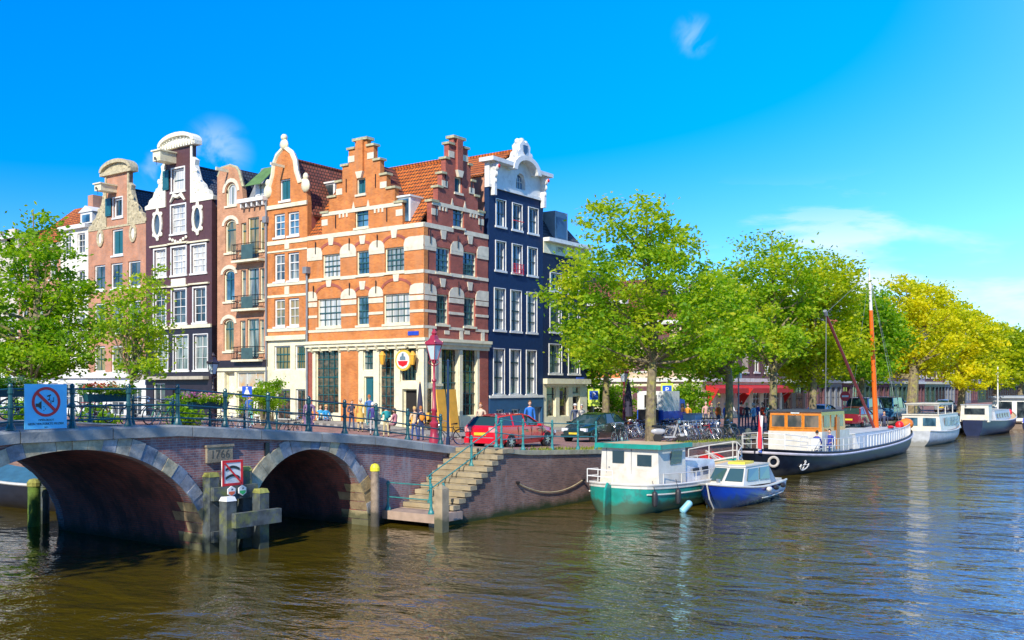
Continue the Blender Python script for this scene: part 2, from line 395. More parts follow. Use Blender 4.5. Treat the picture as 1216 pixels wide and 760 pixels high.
# threshold lowers near the horizon so the bank closes up
thr = mul(mul(mr(no.outputs['Fac'], .36, .64, sm=False), .62), mul(mul(band, azim), .62), 'ADD')
bank = mul(mr(thr, .66, 1.08), 1.0)
mp2 = n.nodes.new('ShaderNodeMapping'); mp2.inputs['Scale'].default_value = (7,7,7); mp2.inputs['Location'].default_value = (.4, 2.2, 1.2); n.links.new(tc.outputs['Generated'], mp2.inputs[0])
n2 = n.nodes.new('ShaderNodeTexNoise'); n2.inputs['Scale'].default_value = 1; n2.inputs['Detail'].default_value = 8; n.links.new(mp2.outputs[0], n2.inputs['Vector'])
wisp = mul(mr(n2.outputs['Fac'], .76, .86), .06)
cl = mul(bank, wisp, 'ADD')
for (ppx, ppy, rad, st) in ((258,180,.038,.34),(824,42,.024,.24),(186,200,.02,.3),(22,240,.02,.45)):
    dd = Vector(ray(ppx, ppy)).normalized(); q = n.nodes.new('ShaderNodeVectorMath'); q.operation = 'DISTANCE'; q.inputs[1].default_value = dd; n.links.new(tc.outputs['Generated'], q.inputs[0])
    n3 = n.nodes.new('ShaderNodeTexNoise'); n3.inputs['Scale'].default_value = 26; n3.inputs['Detail'].default_value = 6; n3.inputs['Distortion'].default_value = .8; n.links.new(tc.outputs['Generated'], n3.inputs['Vector'])
    pf = mul(mul(mr(q.outputs['Value'], rad, rad*.2), mr(n3.outputs['Fac'], .42, .68)), st); cl = mul(cl, pf, 'ADD')
mi = n.nodes.new('ShaderNodeMix'); mi.data_type = 'RGBA'; mi.inputs[7].default_value = (4.2,4.7,5.4,1)
lowr = mr(sp.outputs[2], -.02, .40)
ti = n.nodes.new('ShaderNodeMix'); ti.data_type = 'RGBA'; ti.inputs[6].default_value = (.34,.72,1.12,1); ti.inputs[7].default_value = (.92,1.0,1.05,1); n.links.new(lowr, ti.inputs[0])
tm = n.nodes.new('ShaderNodeMix'); tm.data_type = 'RGBA'; tm.blend_type = 'MULTIPLY'; tm.inputs[0].default_value = 1; n.links.new(hs.outputs[0], tm.inputs[6]); n.links.new(ti.outputs[2], tm.inputs[7])
n.links.new(cl, mi.inputs[0]); n.links.new(tm.outputs[2], mi.inputs[6]); n.links.new(mi.outputs[2], bg.inputs[0])
bg.inputs[1].default_value = .15
SC.view_settings.view_transform = 'Standard'; SC.view_settings.look = 'None'; SC.view_settings.gamma = 1; SC.view_settings.exposure = .62
SC.cycles.max_bounces = 6; SC.cycles.transparent_max_bounces = 8
# ================================================================= water
m, n, b = nt('canal_water')
b.inputs['Base Color'].default_value = (.068,.050,.003,1); b.inputs['Roughness'].default_value = .02; b.inputs['IOR'].default_value = 2.3
tc = n.nodes.new('ShaderNodeTexCoord'); geo = n.nodes.new('ShaderNodeNewGeometry')
def wn(sx, sy, sc, det, rz):
    mp = n.nodes.new('ShaderNodeMapping'); mp.inputs['Rotation'].default_value = (0,0,rz); mp.inputs['Scale'].default_value = (sx, sy, 1); n.links.new(tc.outputs['Object'], mp.inputs[0])
    q = n.nodes.new('ShaderNodeTexNoise'); q.inputs['Scale'].default_value = sc; q.inputs['Detail'].default_value = det; q.inputs['Roughness'].default_value = .55; q.inputs['Distortion'].default_value = .6
    n.links.new(mp.outputs[0], q.inputs['Vector']); return q.outputs['Fac']
a = wn(1, .55, 1.7, 3, R(-20)); c = wn(1, .6, .5, 2, R(35)); d = wn(1, .5, 6.5, 2, R(10))
s1 = n.nodes.new('ShaderNodeMath'); s1.operation = 'MULTIPLY_ADD'; n.links.new(c, s1.inputs[0]); s1.inputs[1].default_value = 3.8; n.links.new(a, s1.inputs[2])
s2 = n.nodes.new('ShaderNodeMath'); s2.operation = 'MULTIPLY_ADD'; n.links.new(d, s2.inputs[0]); s2.inputs[1].default_value = .38; n.links.new(s1.outputs[0], s2.inputs[2])
bp = n.nodes.new('ShaderNodeBump'); bp.inputs['Strength'].default_value = 1; bp.inputs['Distance'].default_value = .068; n.links.new(s2.outputs[0], bp.inputs['Height'])
# calmer in the lee of the bridge
sp = n.nodes.new('ShaderNodeSeparateXYZ'); n.links.new(tc.outputs['Object'], sp.inputs[0])
r = n.nodes.new('ShaderNodeMapRange'); r.inputs[1].default_value = -4; r.inputs[2].default_value = 8; r.inputs[3].default_value = 1; r.inputs[4].default_value = .4; n.links.new(sp.outputs[1], r.inputs[0])
pt = wn(1, .5, .085, 3, R(20)); r5 = n.nodes.new('ShaderNodeMapRange'); r5.inputs[1].default_value = .38; r5.inputs[2].default_value = .62; r5.inputs[3].default_value = .45; r5.inputs[4].default_value = 1.15; n.links.new(pt, r5.inputs[0])
m5 = n.nodes.new('ShaderNodeMath'); m5.operation = 'MULTIPLY'; n.links.new(r.outputs[0], m5.inputs[0]); n.links.new(r5.outputs[0], m5.inputs[1])
n.links.new(m5.outputs[0], bp.inputs['Strength']); n.links.new(bp.outputs[0], b.inputs['Normal'])
WATER = m
g = MB(); g.add([(-1500,-1500,0),(3000,-1500,0),(3000,1500,0),(-1500,1500,0)], [(0,1,2,3)]); struct('canal_water', g, WATER)
# ================================================================= ground
KL = brick('clinker_paving', (.40,.20,.17), (.30,.16,.15), (.20,.15,.13), bw=.2, bh=.1, ms=.008, flat=True, dirt=(.16,.13,.11), dsc=.3)
PAV = brick('grey_pavement_tiles', (.34,.32,.29), (.28,.27,.25), (.16,.15,.14), bw=.3, bh=.3, ms=.01, flat=True)
def gridground(name, xs, ys, mat, dz=0, fn=gz):
    g = MB(); g.grid([[(x, y, fn(x, y)+dz) for y in ys] for x in xs], flip=True); return struct(name, g, mat)
xs1 = [6.45+.8*i for i in range(30)]+[31.5,32.5]
gridground('street', xs1, [7.6,9,10,11,12,13,14,16,18,20,22,26,32,45,80,200,800], KL)
xs2 = [12.0+.8*i for i in range(26)]+[32.5]
gridground('quay_street', xs2, [-2.0,0,2,4,6,7.6], KL)
gridground('far_quay_street', [32.5,60,100,160,260,500,2500], [-.4,2,5,9,14,30,80,200,800], KL)
gridground('far_bank', [-1200,-60,-30,-17,-14.6], [7.6,20,60,200,800], KL, fn=lambda x, y: 2.25)
# house pavement with kerb
g = MB(); g2 = MB()
px_ = [26+.0*i for i in range(1)]
xx = [27,30,34,38,44,52,58,60]
for i in range(len(xx)-1):
    a, c = xx[i], xx[i+1]
    g.add([(a,11.2,gz(a,11)+.12),(c,11.2,gz(c,11)+.12),(c,13.88,gz(c,11)+.12),(a,13.88,gz(a,11)+.12),(a,11.2,gz(a,11)-.2),(c,11.2,gz(c,11)-.2)], [(0,1,2,3),(4,5,1,0)])
struct('house_pavement', g, PAV)
g = MB()
yy = [9,11.2,14,17,20,24,30,40,60]
for i in range(len(yy)-1):
    a, c = yy[i], yy[i+1]; z0 = gz(23,a)+.13; z1 = gz(23,c)+.13
    g.add([(22.8,a,z0),(25.48,a,z0),(25.48,c,z1),(22.8,c,z1),(22.8,a,z0-.4),(22.8,c,z1-.4)], [(0,1,2,3),(4,0,3,5)])
g.add([(22.8,9,gz(23,9)+.13),(27.2,9,gz(27,9)+.13),(27.2,13.88,gz(27,9)+.13),(25.48,13.88,gz(25,11)+.13),(22.8,11.2,gz(23,11.2)+.13)], [])
struct('corner_pavement', g, PAV)
# ================================================================= bridge
BR = brick('bridge_brick', (.33,.14,.12), (.18,.09,.10), (.25,.23,.24), bw=.22, bh=.068, ms=.009, dirt=(.30,.29,.31), dsc=.6, dlo=.5, tide=(.03,.035,.02))
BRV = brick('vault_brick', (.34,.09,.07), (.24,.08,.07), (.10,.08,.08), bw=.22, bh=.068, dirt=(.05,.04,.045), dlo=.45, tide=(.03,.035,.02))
VOU = island('arch_stone', tide=((.05,.06,.03),.55), cols=[(.24,.25,.28),(.40,.36,.28),(.30,.29,.27),(.42,.37,.25),(.17,.21,.27),(.38,.28,.14),(.30,.31,.33)], noise=3, bump=.6)
QUO = island('quoin_stone', tide=((.05,.06,.03),.45), cols=[(.42,.33,.18),(.34,.30,.22),(.46,.38,.22),(.30,.22,.13)], noise=2, bump=.6)
bridge = thing('bridge', 'brick canal bridge with two stone ringed arches in view and a blue grey coping', 'bridge', (0,0,0))
ARCH = [(-4.05,4.03,3.05),(3.87,2.58,2.67),(-12.0,2.6,2.5)]
ARCH.sort()
CT = .30
BX0, BX1 = -17.5, 11.5
def cop(s): return prof(s)
top = [(s, cop(s)-CT) for s in np.linspace(BX1, BX0, 40)]
low = []
N = 28
for c, a, h in ARCH:
    low.append((c-a, -.6))
    for i in range(N+1):
        t = math.pi*(1-i/N); low.append((c+a*math.cos(t), max(0, h*math.sin(t))))
    low.append((c+a, -.6))
poly = [(BX0,-.6)]+low+[(BX1,-.6)]+top
g = MB(); g.prism(poly, 0, .35); g.build('spandrel_wall', BR, bridge); g = MB(); g.prism(poly, 7.15, 7.5)
# abutment body between 6.45 and the street
g.build('spandrel_wall', BR, bridge)
g = MB()
for c, a, h in ARCH:
    rows = []
    for y in (.35, 7.15):
        rows.append([(c-a,y,-.6)]+[(c+a*math.cos(math.pi*(1-i/N)), y, h*math.sin(math.pi*(1-i/N))) for i in range(N+1)]+[(c+a,y,-.6)])
    g.grid(rows, flip=True)
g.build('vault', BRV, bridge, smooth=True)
for c, a, h in ARCH:
    nv = int(26*a/4)+6; th = .43
    for side in (0, 1):
        g = MB()
        for i in range(nv):
            t0 = math.pi*(i+.01)/nv; t1 = math.pi*(i+.99)/nv; e = rnd.uniform(0,.07)
            t_ = th+rnd.uniform(-.07,.07)
            pts = []
            for t in (t0, (t0+t1)/2, t1):
                pts.append((c+a*math.cos(t), h*math.sin(t)))
            for t in (t1, (t0+t1)/2, t0):
                nx, nz = math.cos(t)/a, math.sin(t)/h; l = math.hypot(nx, nz)
                zz = min(h*math.sin(t)+nz/l*t_, cop(c+a*math.cos(t))-CT-.012)
                pts.append((c+a*math.cos(t)+nx/l*t_, zz))
            pts = pts[::-1]
            if side == 0: g.prism(pts, -.045-e*.5, .3)
            elif i % 2: g.prism(pts, 7.2, 7.55)
        g.build('arch_ring', VOU, bridge)
for c, a, h in ARCH[1:]:
    for sx in (-1, 1):
        g = MB()
        for k in range(5):
            z0, z1 = k*.3+.02-.1, k*.3+.29-.1
            d = 1.15 if k % 2 else .7
            xx0 = c+sx*a*math.sqrt(1-(min(z1, h*.99)/h)**2)
            xb = c+sx*a
            # inner reveal quoins, 1.5 cm proud of the vault
            e0 = c+sx*(a*math.sqrt(1-max(z0,0)**2/h/h)-.015); e1 = c+sx*(a*math.sqrt(1-z1**2/h/h)-.015)
            g.add([(e0,-.05,z0),(e0,d,z0),(e1,d,z1),(e1,-.05,z1),(e0+sx*.3,-.05,z0),(e0+sx*.3,d,z0),(e1+sx*.3,d,z1),(e1+sx*.3,-.05,z1)],
                  [(0,1,2,3),(4,5,6,7),(0,3,7,4),(0,4,5,1),(3,2,6,7),(1,5,6,2)])
        g.build('quoin', QUO, bridge)
ss = list(np.arange(BX0, BX1+.05, 2.42))+[12.1]
COPM = P('blue_grey_coping_stone', (.27,.28,.27), .85, var=.25, scale=1.6, bump=.35, dirt=(.15,.17,.18), dsc=.7)
for (y0, y1) in ((-.14,.42),(7.1,7.62)):
    g = MB()
    for i in range(len(ss)-1):
        a0, a1 = ss[i]+.012, ss[i+1]-.012; nn = 5
        for k in range(nn):
            b0 = a0+(a1-a0)*k/nn; b1 = a0+(a1-a0)*(k+1)/nn; z0, z1 = cop(b0), cop(b1)
            pr = [(y0,-CT),(y1,-CT),(y1,-.02),(y1-.03,0),(y0+.05,0),(y0,-.05)]
            vs = [(b0,p[0],z0+p[1]) for p in pr]+[(b1,p[0],z1+p[1]) for p in pr]; q = len(pr)
            fs = [(j,(j+1)%q,q+(j+1)%q,q+j) for j in range(q)]
            if k == 0: fs.append(tuple(range(q))[::-1])
            if k == nn-1: fs.append(tuple(range(q,2*q)))
            g.add(vs, fs)
    g.build('coping', COPM, bridge)
g = MB()
xs = [x for x in np.linspace(BX0, 12.4, 40)]
g.grid([[(x, y, prof(x)-.05) for y in (.40, 1.8)] for x in xs], flip=True)
g.grid([[(x, y, prof(x)-.12) for y in (1.8, 5.7)] for x in xs], flip=True, m=1)
g.grid([[(x, y, prof(x)-.05) for y in (5.7, 7.12)] for x in xs], flip=True)
g.grid([[(x, 1.8, prof(x)-d) for d in (.05,.12)] for x in xs]); g.grid([[(x, 5.7, prof(x)-d) for d in (.12,.05)] for x in xs])
tag(g.build('bridge_road', [KL, P('road_clinker', (.24,.16,.14), .85, var=.25, scale=2)]), kind='structure')
# date stone
ds = MB(); zt = 2.98
ds.box(-.04,.84,-.09,-.002,zt-.5,zt-.06); ds.box(-.08,.88,-.12,-.002,zt-.06,zt)
dso = ds.build('date_stone', STONE if 0 else P('date_stone_stone', (.24,.20,.14), .9, var=.3, scale=3, bump=.5), bridge)
txt('1766', .34, P('carved_dark', (.07,.07,.06), .9), dso, (.40,-.092,zt-.28), name='carved_numerals')
g = MB(); g.box(2.07,2.22,-.06,-.002,2.55,2.95); g.build('iron_tie', BLACK, bridge)
g = MB(); g.box(10.42,11.52,-.045,-.003,-.6,cop(11.5)-CT-.02); g.build('abutment_pier', BR, bridge)
# side canal walls on both banks
WB = brick('quay_brick', (.27,.14,.10), (.16,.085,.07), (.19,.17,.15), bw=.22, bh=.068, dirt=(.26,.23,.21), dsc=.6, dlo=.55, tide=(.025,.04,.012))
g = MB(); g.box(6.45,7.0,7.52,800,-.6,1.9); g.box(-15.2,-14.6,7.52,800,-.6,2.24)
sw = g.build('side_canal_wall', WB); tag(sw, 'brick canal walls behind the bridge either side of the side canal', 'quay wall')
g = MB()
for i in range(30): x = 6.4+.8*i
g.grid([[(7.0, y, z) for z in (1.88,)] + [(6.42, y, 1.88)] for y in (7.6,20,800)])
g.box(6.38,6.95,7.64,800,1.9,2.99)
g.build('coping', GREYSTONE, sw)
# ================================================================= quay wall and stairs
qw = thing('quay_wall', 'dark brick quay wall with mossy stone edge beside the landing stairs', 'quay wall')
EDGE = P('mossy_edge_stone', (.40,.36,.24), .9, var=.3, scale=3, bump=.4, dirt=(.10,.14,.03), dsc=1.5)
st0, st1, nst = 8.2, 11.3, 10
zl, zt_ = .45, prof(11.3)
ris = (zt_-zl)/nst; trd = (st1-st0)/nst
poly = [(8.0,-.6),(32.5,-.6)]+[(s, prof(s)-.16) for s in (32.5,24,17.7,14,12,11.31)]+[(11.31, zt_-.16)]
for k in range(nst-1, -1, -1):
    x0 = st0+k*trd; z = zl+(k+1)*ris-.15
    poly += [(x0+trd+.10, z), (x0+.10, z)]
poly += [(st0+.10, zl-.2), (8.0, zl-.2)]
# clean the profile
pp = []
for p in poly:
    if not pp or (abs(p[0]-pp[-1][0])+abs(p[1]-pp[-1][1])) > 1e-4: pp.append(p)
g = MB(); g.prism(pp, -2.2, -1.9)
g.box(32.1,32.5,-1.9,-.6,-.6,1.64); g.box(32.5,420,-.6,-.3,-.6,1.62)
g.build('brick_face', WB, qw)
g = MB(); ss = [11.31]+list(np.arange(12.6, 32.5, 1.35))+[32.5]
for a, c in zip(ss[:-1], ss[1:]):
    g.add([(a+.006,-2.26,prof(a)-.16),(c-.006,-2.26,prof(c)-.16),(c-.006,-1.85,prof(c)-.16),(a+.006,-1.85,prof(a)-.16),
           (a+.006,-2.26,prof(a)+.01),(c-.006,-2.26,prof(c)+.01),(c-.006,-1.85,prof(c)+.01),(a+.006,-1.85,prof(a)+.01)],
          [(0,3,2,1),(4,5,6,7),(0,1,5,4),(1,2,6,5),(2,3,7,6),(3,0,4,7)])
g.box(32.12,32.54,-1.84,-.35,1.63,1.812)
for i in range(80): g.box(32.56+i*2,34.54+i*2,-.66,-.3,1.63,1.812)
g.build('edge_stone', EDGE, qw)
g = MB()   # grass tufts and moss on the edge
for i in range(1500):
    s = rnd.choice([rnd.uniform(13,25), rnd.uniform(22,32.4)]); w = -2.2+abs(rnd.gauss(0,.5)); z = prof(s)+.012
    h = rnd.uniform(.04,.16); a = rnd.uniform(0,6.28); d = .03
    g.add([(s-d*math.cos(a),w-d*math.sin(a),z),(s+d*math.cos(a),w+d*math.sin(a),z),(s+rnd.uniform(-.06,.06),w+rnd.uniform(-.06,.06),z+h)], [(0,1,2)])
tag(g.build('grass_tufts', leafmat('grass_leaf', [(.10,.16,.02),(.22,.26,.03),(.35,.33,.05)], .3)), 'patchy grass and weeds along the stone quay edge', 'grass', kind='stuff')
# staircase
STEP = P('worn_step_stone', (.33,.27,.17), .85, var=.3, scale=3, bump=.4, dirt=(.28,.20,.10), dsc=1.5)
sta = thing('landing_stairs', 'worn sandstone stairs from the quay down to a low stone landing', 'stairs')
for k in range(nst):
    g = MB(); x0 = st0+k*trd; z = zl+(k+1)*ris
    g.box(x0-.03, x0+trd+(.02 if k < nst-1 else .35), -2.28, -.05, z-.15, z)
    g.box(x0+.0, x0+.4, -1.9, -.05, z-ris, z-.152)
    g.build('step', STEP, sta)
g = MB(); g.box(7.15,8.28,-2.35,-.02,.17,.45); g.box(8.28,8.6,-2.34,-.02,.17,.44); g.build('landing_slab', P('landing_slab_stone', (.36,.26,.20), .85, var=.2, bump=.3), sta)
g = MB(); g.lathe([(.16,-.5),(.16,.168)], (7.6,-1.9,0)); g.build('slab_pillar', GREYSTONE, sta)
RTEAL = P('faded_teal_rail_paint', (.03,.20,.20), .4, var=.3, scale=8)
def postgeo(g, x, y, z, h, r=.045, ball=True):
    g.lathe([(r*2.4,0),(r*2.3,.05),(r*1.5,.12),(r*1.2,.2),(r,.26),(r*.9,h-.16),(r*1.5,h-.13),(r*1.5,h-.09),(r*.9,h-.06),(r*1.1,h-.03),(r*.5,h)], (x,y,z), 10)
lr = thing('landing_railing', 'low teal two bar railing around the stone landing at the water', 'railing')
pts = [atZ(467,605,zl), atZ(499,608,zl), atZ(508.5,611,zl)]
pts = [(7.3,-.15),(7.3,-2.05),(7.75,-2.2)]
for p in pts:
    g = MB(); postgeo(g, p[0], p[1], zl, 1.0); g.build('post', RTEAL, lr)
for h in (.93,.45):
    g = MB(); g.tube((pts[0][0],pts[0][1],zl+h), (pts[1][0],pts[1][1],zl+h), .02); g.build('rail', RTEAL, lr)
sr = thing('stair_railing', 'teal slanting handrails with a tall middle post on the quay stairs', 'railing')
def stz(x): return zl+max(0, (x-st0)/trd)*ris
for (x, y, h) in ((10.35,-1.35,1.1),(8.5,-1.0,.95),(11.75,-1.65,1.15)):
    g = MB(); postgeo(g, x, y, stz(x) if x < 11.3 else prof(x), h); g.build('post', RTEAL, sr)
for (h) in (1.0,.5):
    g = MB(); g.path([(8.35,-1.0,stz(8.35)+h),(11.75,-1.65,prof(11.75)+h)], .022); g.build('handrail', RTEAL, sr)
rp = thing('mooring_rope', 'slack old rope hanging in a curve on the brick quay wall', 'rope')
a = atY(614,573,-2.25); c = atY(692,570,-2.25)
g = MB(); g.path([(a[0]+(c[0]-a[0])*t, -2.25, a[1]+(c[1]-a[1])*t-.42*(1-(2*t-1)**2)) for t in np.linspace(0,1,13)], .022); g.build('rope', ROPE, rp)
g = MB(); [g.lathe([(.05,-.1),(.05,.02)], (q[0],-2.25,q[1]), 8, ax='Y') for q in (a, c)]; g.build('ring_bolt', BLACK, rp)
# ================================================================= bridge railings
def railing(name, label, pts, h, mat, r=.055, rails=(.98,.55,.2), ends=True, group=None, rr=.025):
    t = thing(name, label, 'railing', group=group)
    for p in pts:
        g = MB()
        g.lathe([(r*2.2,0),(r*2.1,.05),(r*1.6,.1),(r*1.2,.18),(r*1.25,.22),(r,.3),(r,.5),(r*1.35,.53),(r*1.35,.6),(r,.63),(r*.9,h-.16),(r*1.35,h-.12),(r*1.35,h-.02),(r*.9,h+.01),(r*1.15,h+.05),(r*.9,h+.09),(r*.3,h+.12)], p, 10)
        g.build('post', mat, t)
    for hh in rails:
        g = MB(); g.path([(p[0],p[1],p[2]+hh*h) for p in pts], rr); g.build('rail', mat, t)
    return t
fp = [s for s in (-8.65,-7.05,-5.5,-3.94,-2.37,-.86,.74,2.32,3.95,5.52,7.0,8.6,10.4)]
railing('bridge_railing', 'dark teal iron railing with turned posts along the near edge of the bridge', [(s,.12,prof(s)) for s in fp], 1.0, TEAL)
railing('bridge_railing', 'dark teal iron railing along the far edge of the bridge behind the flower boxes', [(s,7.36,prof(s)) for s in np.arange(-8.6,11,1.6)], .95, TEAL, r=.04, rr=.018)
qp = [atZ(x, y, z)[0] for x, y, z in ((591,537,2.29),(621,537,2.2),(649,536,2.12),(675,535,2.05),(700,534.5,2.0))]
railing('quay_railing', 'weathered teal railing in front of the red and dark parked cars', [(s,-2.05,prof(s)+.01) for s in qp], 1.05, RTEAL, r=.04, rails=(.98,.5), rr=.02)
# ================================================================= fenders, poles
TIM = P('weathered_timber', (.07,.085,.09), .9, var=.4, scale=5, bump=.6, dirt=(.16,.18,.04), dsc=2, tide=((.02,.03,.02),.4))
TIMC = P('mossy_timber_cap', (.26,.26,.06), .9, var=.4, scale=6)
LIM = P('pale_timber', (.26,.20,.15), .9, var=.35, scale=5, bump=.5, tide=((.04,.04,.03),.5))
fd = thing('timber_fender', 'weathered four post timber fender standing in front of the bridge pier', 'fender')
for (x, y, z1, c) in ((.14,-.75,1.45,WHITE),(1.3,-.75,1.58,TIMC),(0,-.2,2.1,TIMC),(1.15,-.2,2.2,TIMC)):
    g = MB(); g.box(x-.165,x+.165,y-.16,y+.16,-.6,z1); o = g.build('post', TIM, fd)
    g = MB(); g.add([(x-.175,y-.17,z1+.002),(x+.175,y-.17,z1+.002),(x+.175,y+.17,z1+.002),(x-.175,y+.17,z1+.002),(x-.14,y-.12,z1+.12),(x+.14,y-.12,z1+.12),(x+.14,y+.12,z1+.12),(x-.14,y+.12,z1+.12)],
                    [(0,3,2,1),(4,5,6,7),(0,1,5,4),(1,2,6,5),(2,3,7,6),(3,0,4,7)]); g.build('post_cap', c, o)
g = MB(); g.box(.12,1.75,-1.12,-.93,.72,1.12); g.build('beam', TIM, fd)
g = MB(); g.box(-.15,1.4,-.52,-.375,1.45,1.82); g.build('beam', TIM, fd)
g = MB(); g.box(-.15,1.4,-.52,-.375,.3,.6); g.build('beam', TIM, fd)
def hexsign(x, col, name, label):
    t = thing(name, label, 'sign', (x,-.55,1.68))
    h = [(.15*math.cos(R(30+60*k)), .15*math.sin(R(30+60*k))) for k in range(6)]
    g = MB(); g.prism(h, -.02, .02); g.build('sign_plate', WHITE, t)
    g = MB(); g.prism([(p[0]*.8, min(p[1]*.8, -.01)) for p in h if p[1] < 0]+[(.1,-.0),(-.1,0)], -.026, -.021); g.build('marking', col, t)
    g = MB(); g.prism([(-.02,.03),(.05,.06),(.0,.09)], -.026, -.021); g.build('arrow', BLACK, t)
hexsign(.42, P('sign_orange_red', (.65,.12,.05), .4), 'hexagonal_sign', 'small white hexagonal sign with a red lower half on the fender beam')
hexsign(.80, P('sign_green', (.03,.35,.10), .4), 'hexagonal_sign', 'small white hexagonal sign with a green lower half on the fender beam')
SR = P('sign_red', (.62,.01,.015), .4, var=.05)
ws = thing('waterway_sign', 'square red bordered sign with two crossed out black waves on the bridge pier', 'sign', (.55,-.42,2.19))
g = MB(); g.box(-.36,.36,-.02,.02,-.36,.36); g.build('sign_plate', WHITE, ws)
g = MB()
for q in ((-.36,.36,.29,.36),(-.36,.36,-.36,-.29),(-.36,-.29,-.29,.29),(.29,.36,-.29,.29)): g.box(q[0],q[1],-.034,-.022,q[2],q[3])
g.build('border', SR, ws)
g = MB()
for zc in (.10,-.14):
    up = [(x, zc+.07*math.cos(x*7)+.035) for x in np.linspace(-.24,.24,13)]; dn = [(x, zc+.07*math.cos(x*7)-.035) for x in np.linspace(.24,-.24,13)]
    g.prism((up+dn)[::-1], -.036, -.024)
g.build('wave_symbol', BLACK, ws)
g = MB(); g.cbox((0,-.042,0), (.80,.008,.05), ry=R(45)); g.build('slash', SR, ws)
def pole(name, label, x, y, z1, r, mats, capm, sq=False, mat=None):
    t = thing(name, label, 'mooring post', (x,y,0))
    g = MB()
    if sq: g.box(-r,r,-r,r,-.6,z1)
    else: g.lathe([(r*1.05,-.6),(r,z1)], n=12)
    g.build('post', mat, t, smooth=not sq)
    g = MB()
    if sq: g.add([(-r,-r,z1+.002),(r,-r,z1+.002),(r,r,z1+.002),(-r,r,z1+.002),(0,0,z1+.14)], [(0,1,4),(1,2,4),(2,3,4),(3,0,4)])
    else: g.lathe([(r*1.15,z1-.12),(r*1.15,z1),(r*.8,z1+.1),(r*.2,z1+.13)], n=12)
    g.build('cap', capm, t)
pole('mooring_post', 'tall pole with yellow top beside the right arch of the bridge', 6.5,-.3,1.95,.14,None,P('yellow_cap_paint', (.70,.62,.03), .5),mat=LIM)
pole('mooring_post', 'thick square stone coloured post at the foot of the landing stairs', 6.75,-2.95,1.38,.165,None,STEP,True,mat=P('post_sandstone', (.33,.26,.17), .9, var=.3, bump=.4, tide=((.05,.06,.03),.5)))
GP = P('green_slimy_timber', (.10,.17,.02), .8, var=.4, scale=4, bump=.5)
pole('mooring_post', 'mossy bright green post in the water seen through the left arch', -.06,8.9,1.45,.20,None,TIMC,mat=GP)
pole('mooring_post', 'darker shorter post close behind the mossy green post', .55,9.35,1.35,.16,None,TIM,mat=TIM)
# ================================================================= no-music sign on the railing
SB = P('sign_sky_blue', (.13,.56,.86), .5, var=.05)
nm = thing('prohibition_sign', 'square light blue sign with red crossed circle over a loudspeaker hanging on the bridge railing', 'sign', (-4.72,-.02,prof(-4.7)+.55))
g = MB(); g.box(-.53,.53,-.035,-.005,-.53,.55); g.build('sign_board', SB, nm)
g = MB()
o_ = [(.36*math.cos(t), .36*math.sin(t)+.12) for t in np.linspace(0, 2*math.pi, 41)[:-1]]; i_ = [(.295*math.cos(t), .295*math.sin(t)+.12) for t in np.linspace(0, 2*math.pi, 41)[:-1]]
g.prism(o_, -.045, -.036, holes=[i_]); g.build('red_ring', SR, nm)
g = MB(); g.cbox((0,-.046,.12), (.64,.008,.07), ry=R(43)); g.build('slash', SR, nm)
g = MB(); g.prism([(-.26,.0),(-.2,.0),(-.12,-.06),(-.12,.14),(-.2,.08),(-.26,.08)], -.042, -.036); g.build('loudspeaker_symbol', BLACK, nm)
g = MB()
for (x, z) in ((.07,.17),(.17,.13),(.10,.06)):
    g.cbox((x,-.041,z), (.045,.006,.03)); g.cbox((x+.018,-.041,z+.05), (.01,.006,.1))
g.cbox((.07,-.041,.27), (.1,.006,.03), ry=R(-20)); g.cbox((-.06,-.041,.0), (.02,.006,.02)); g.cbox((-.02,-.041,-.05), (.02,.006,.02)); g.cbox((-.06,-.041,-.09), (.02,.006,.02))
g.build('music_note_symbol', BLACK, nm)
txt('OPEN BOOT', .07, BLACK, nm, (0,-.037,-.32)); txt('GEEN VERSTERKTE MUZIEK', .075, BLACK, nm, (0,-.037,-.41)); txt('a.p.v.', .045, BLACK, nm, (0,-.037,-.485))
# ================================================================= houses
class H:
    def __init__(s, side, px0, px1, root=None, name=None, label=None, zb=None):
        s.side = side; s.op = []; s.win = []
        if side == 'L':
            s.w0 = atX(px0, 460, SX)[0] if px0 > 0 or root is None else px0; w1 = atX(px1, 460, SX)[0]; s.W = s.w0-w1
            s.loc = (SX, s.w0); s.rz = -math.pi/2
        else:
            s.s0 = atY(px0, 460, WY)[0]; s.W = atY(px1, 460, WY)[0]-s.s0; s.loc = (s.s0, WY); s.rz = 0
        if root is None:
            s.root = thing(name, label, 'house', (s.loc[0], s.loc[1], 0), s.rz); s.L = None; s.Z = None
        else:
            s.root = root; s.L = (s.loc[0]-root.location[0], s.loc[1]-root.location[1], 0); s.Z = s.rz
    def m(s, px, py):
        if s.side == 'L': w, z = atX(px, py, SX); return s.w0-w, z
        x, z = atY(px, py, WY); return x-s.s0, z
    def z(s, px, py): return s.m(px, py)[1]
    def x(s, px): return s.m(px, 460)[0]
    def rect(s, q):
        x0 = s.x(q[0]); x1 = s.x(q[1]); mx = (q[0]+q[1])/2
        return [x0, x1, s.z(mx, q[3]), s.z(mx, q[2])]
    def row(s, qs, **k):
        rs = [s.rect(q) for q in qs]; z0 = sum(r[2] for r in rs)/len(rs); z1 = sum(r[3] for r in rs)/len(rs)
        for r in rs: r[2] = z0; r[3] = z1; s.win.append((r, k))
        return rs
    def build(s, mb, name, mats, parent=None, smooth=False):
        if parent is None or parent is s.root: return mb.build(name, mats, s.root, smooth, s.L, s.Z)
        return mb.build(name, mats, parent, smooth)
    def wall(s, outline, mat, depth=.35, name='front_wall', y=0):
        g = MB(); g.prism(outline, y, y+depth, holes=[hole(r, k) for r, k in s.win if not k.get('nohole')])
        return s.build(g, name, mat)
    def windows(s):
        for r, k in s.win: window(s, r, **k)
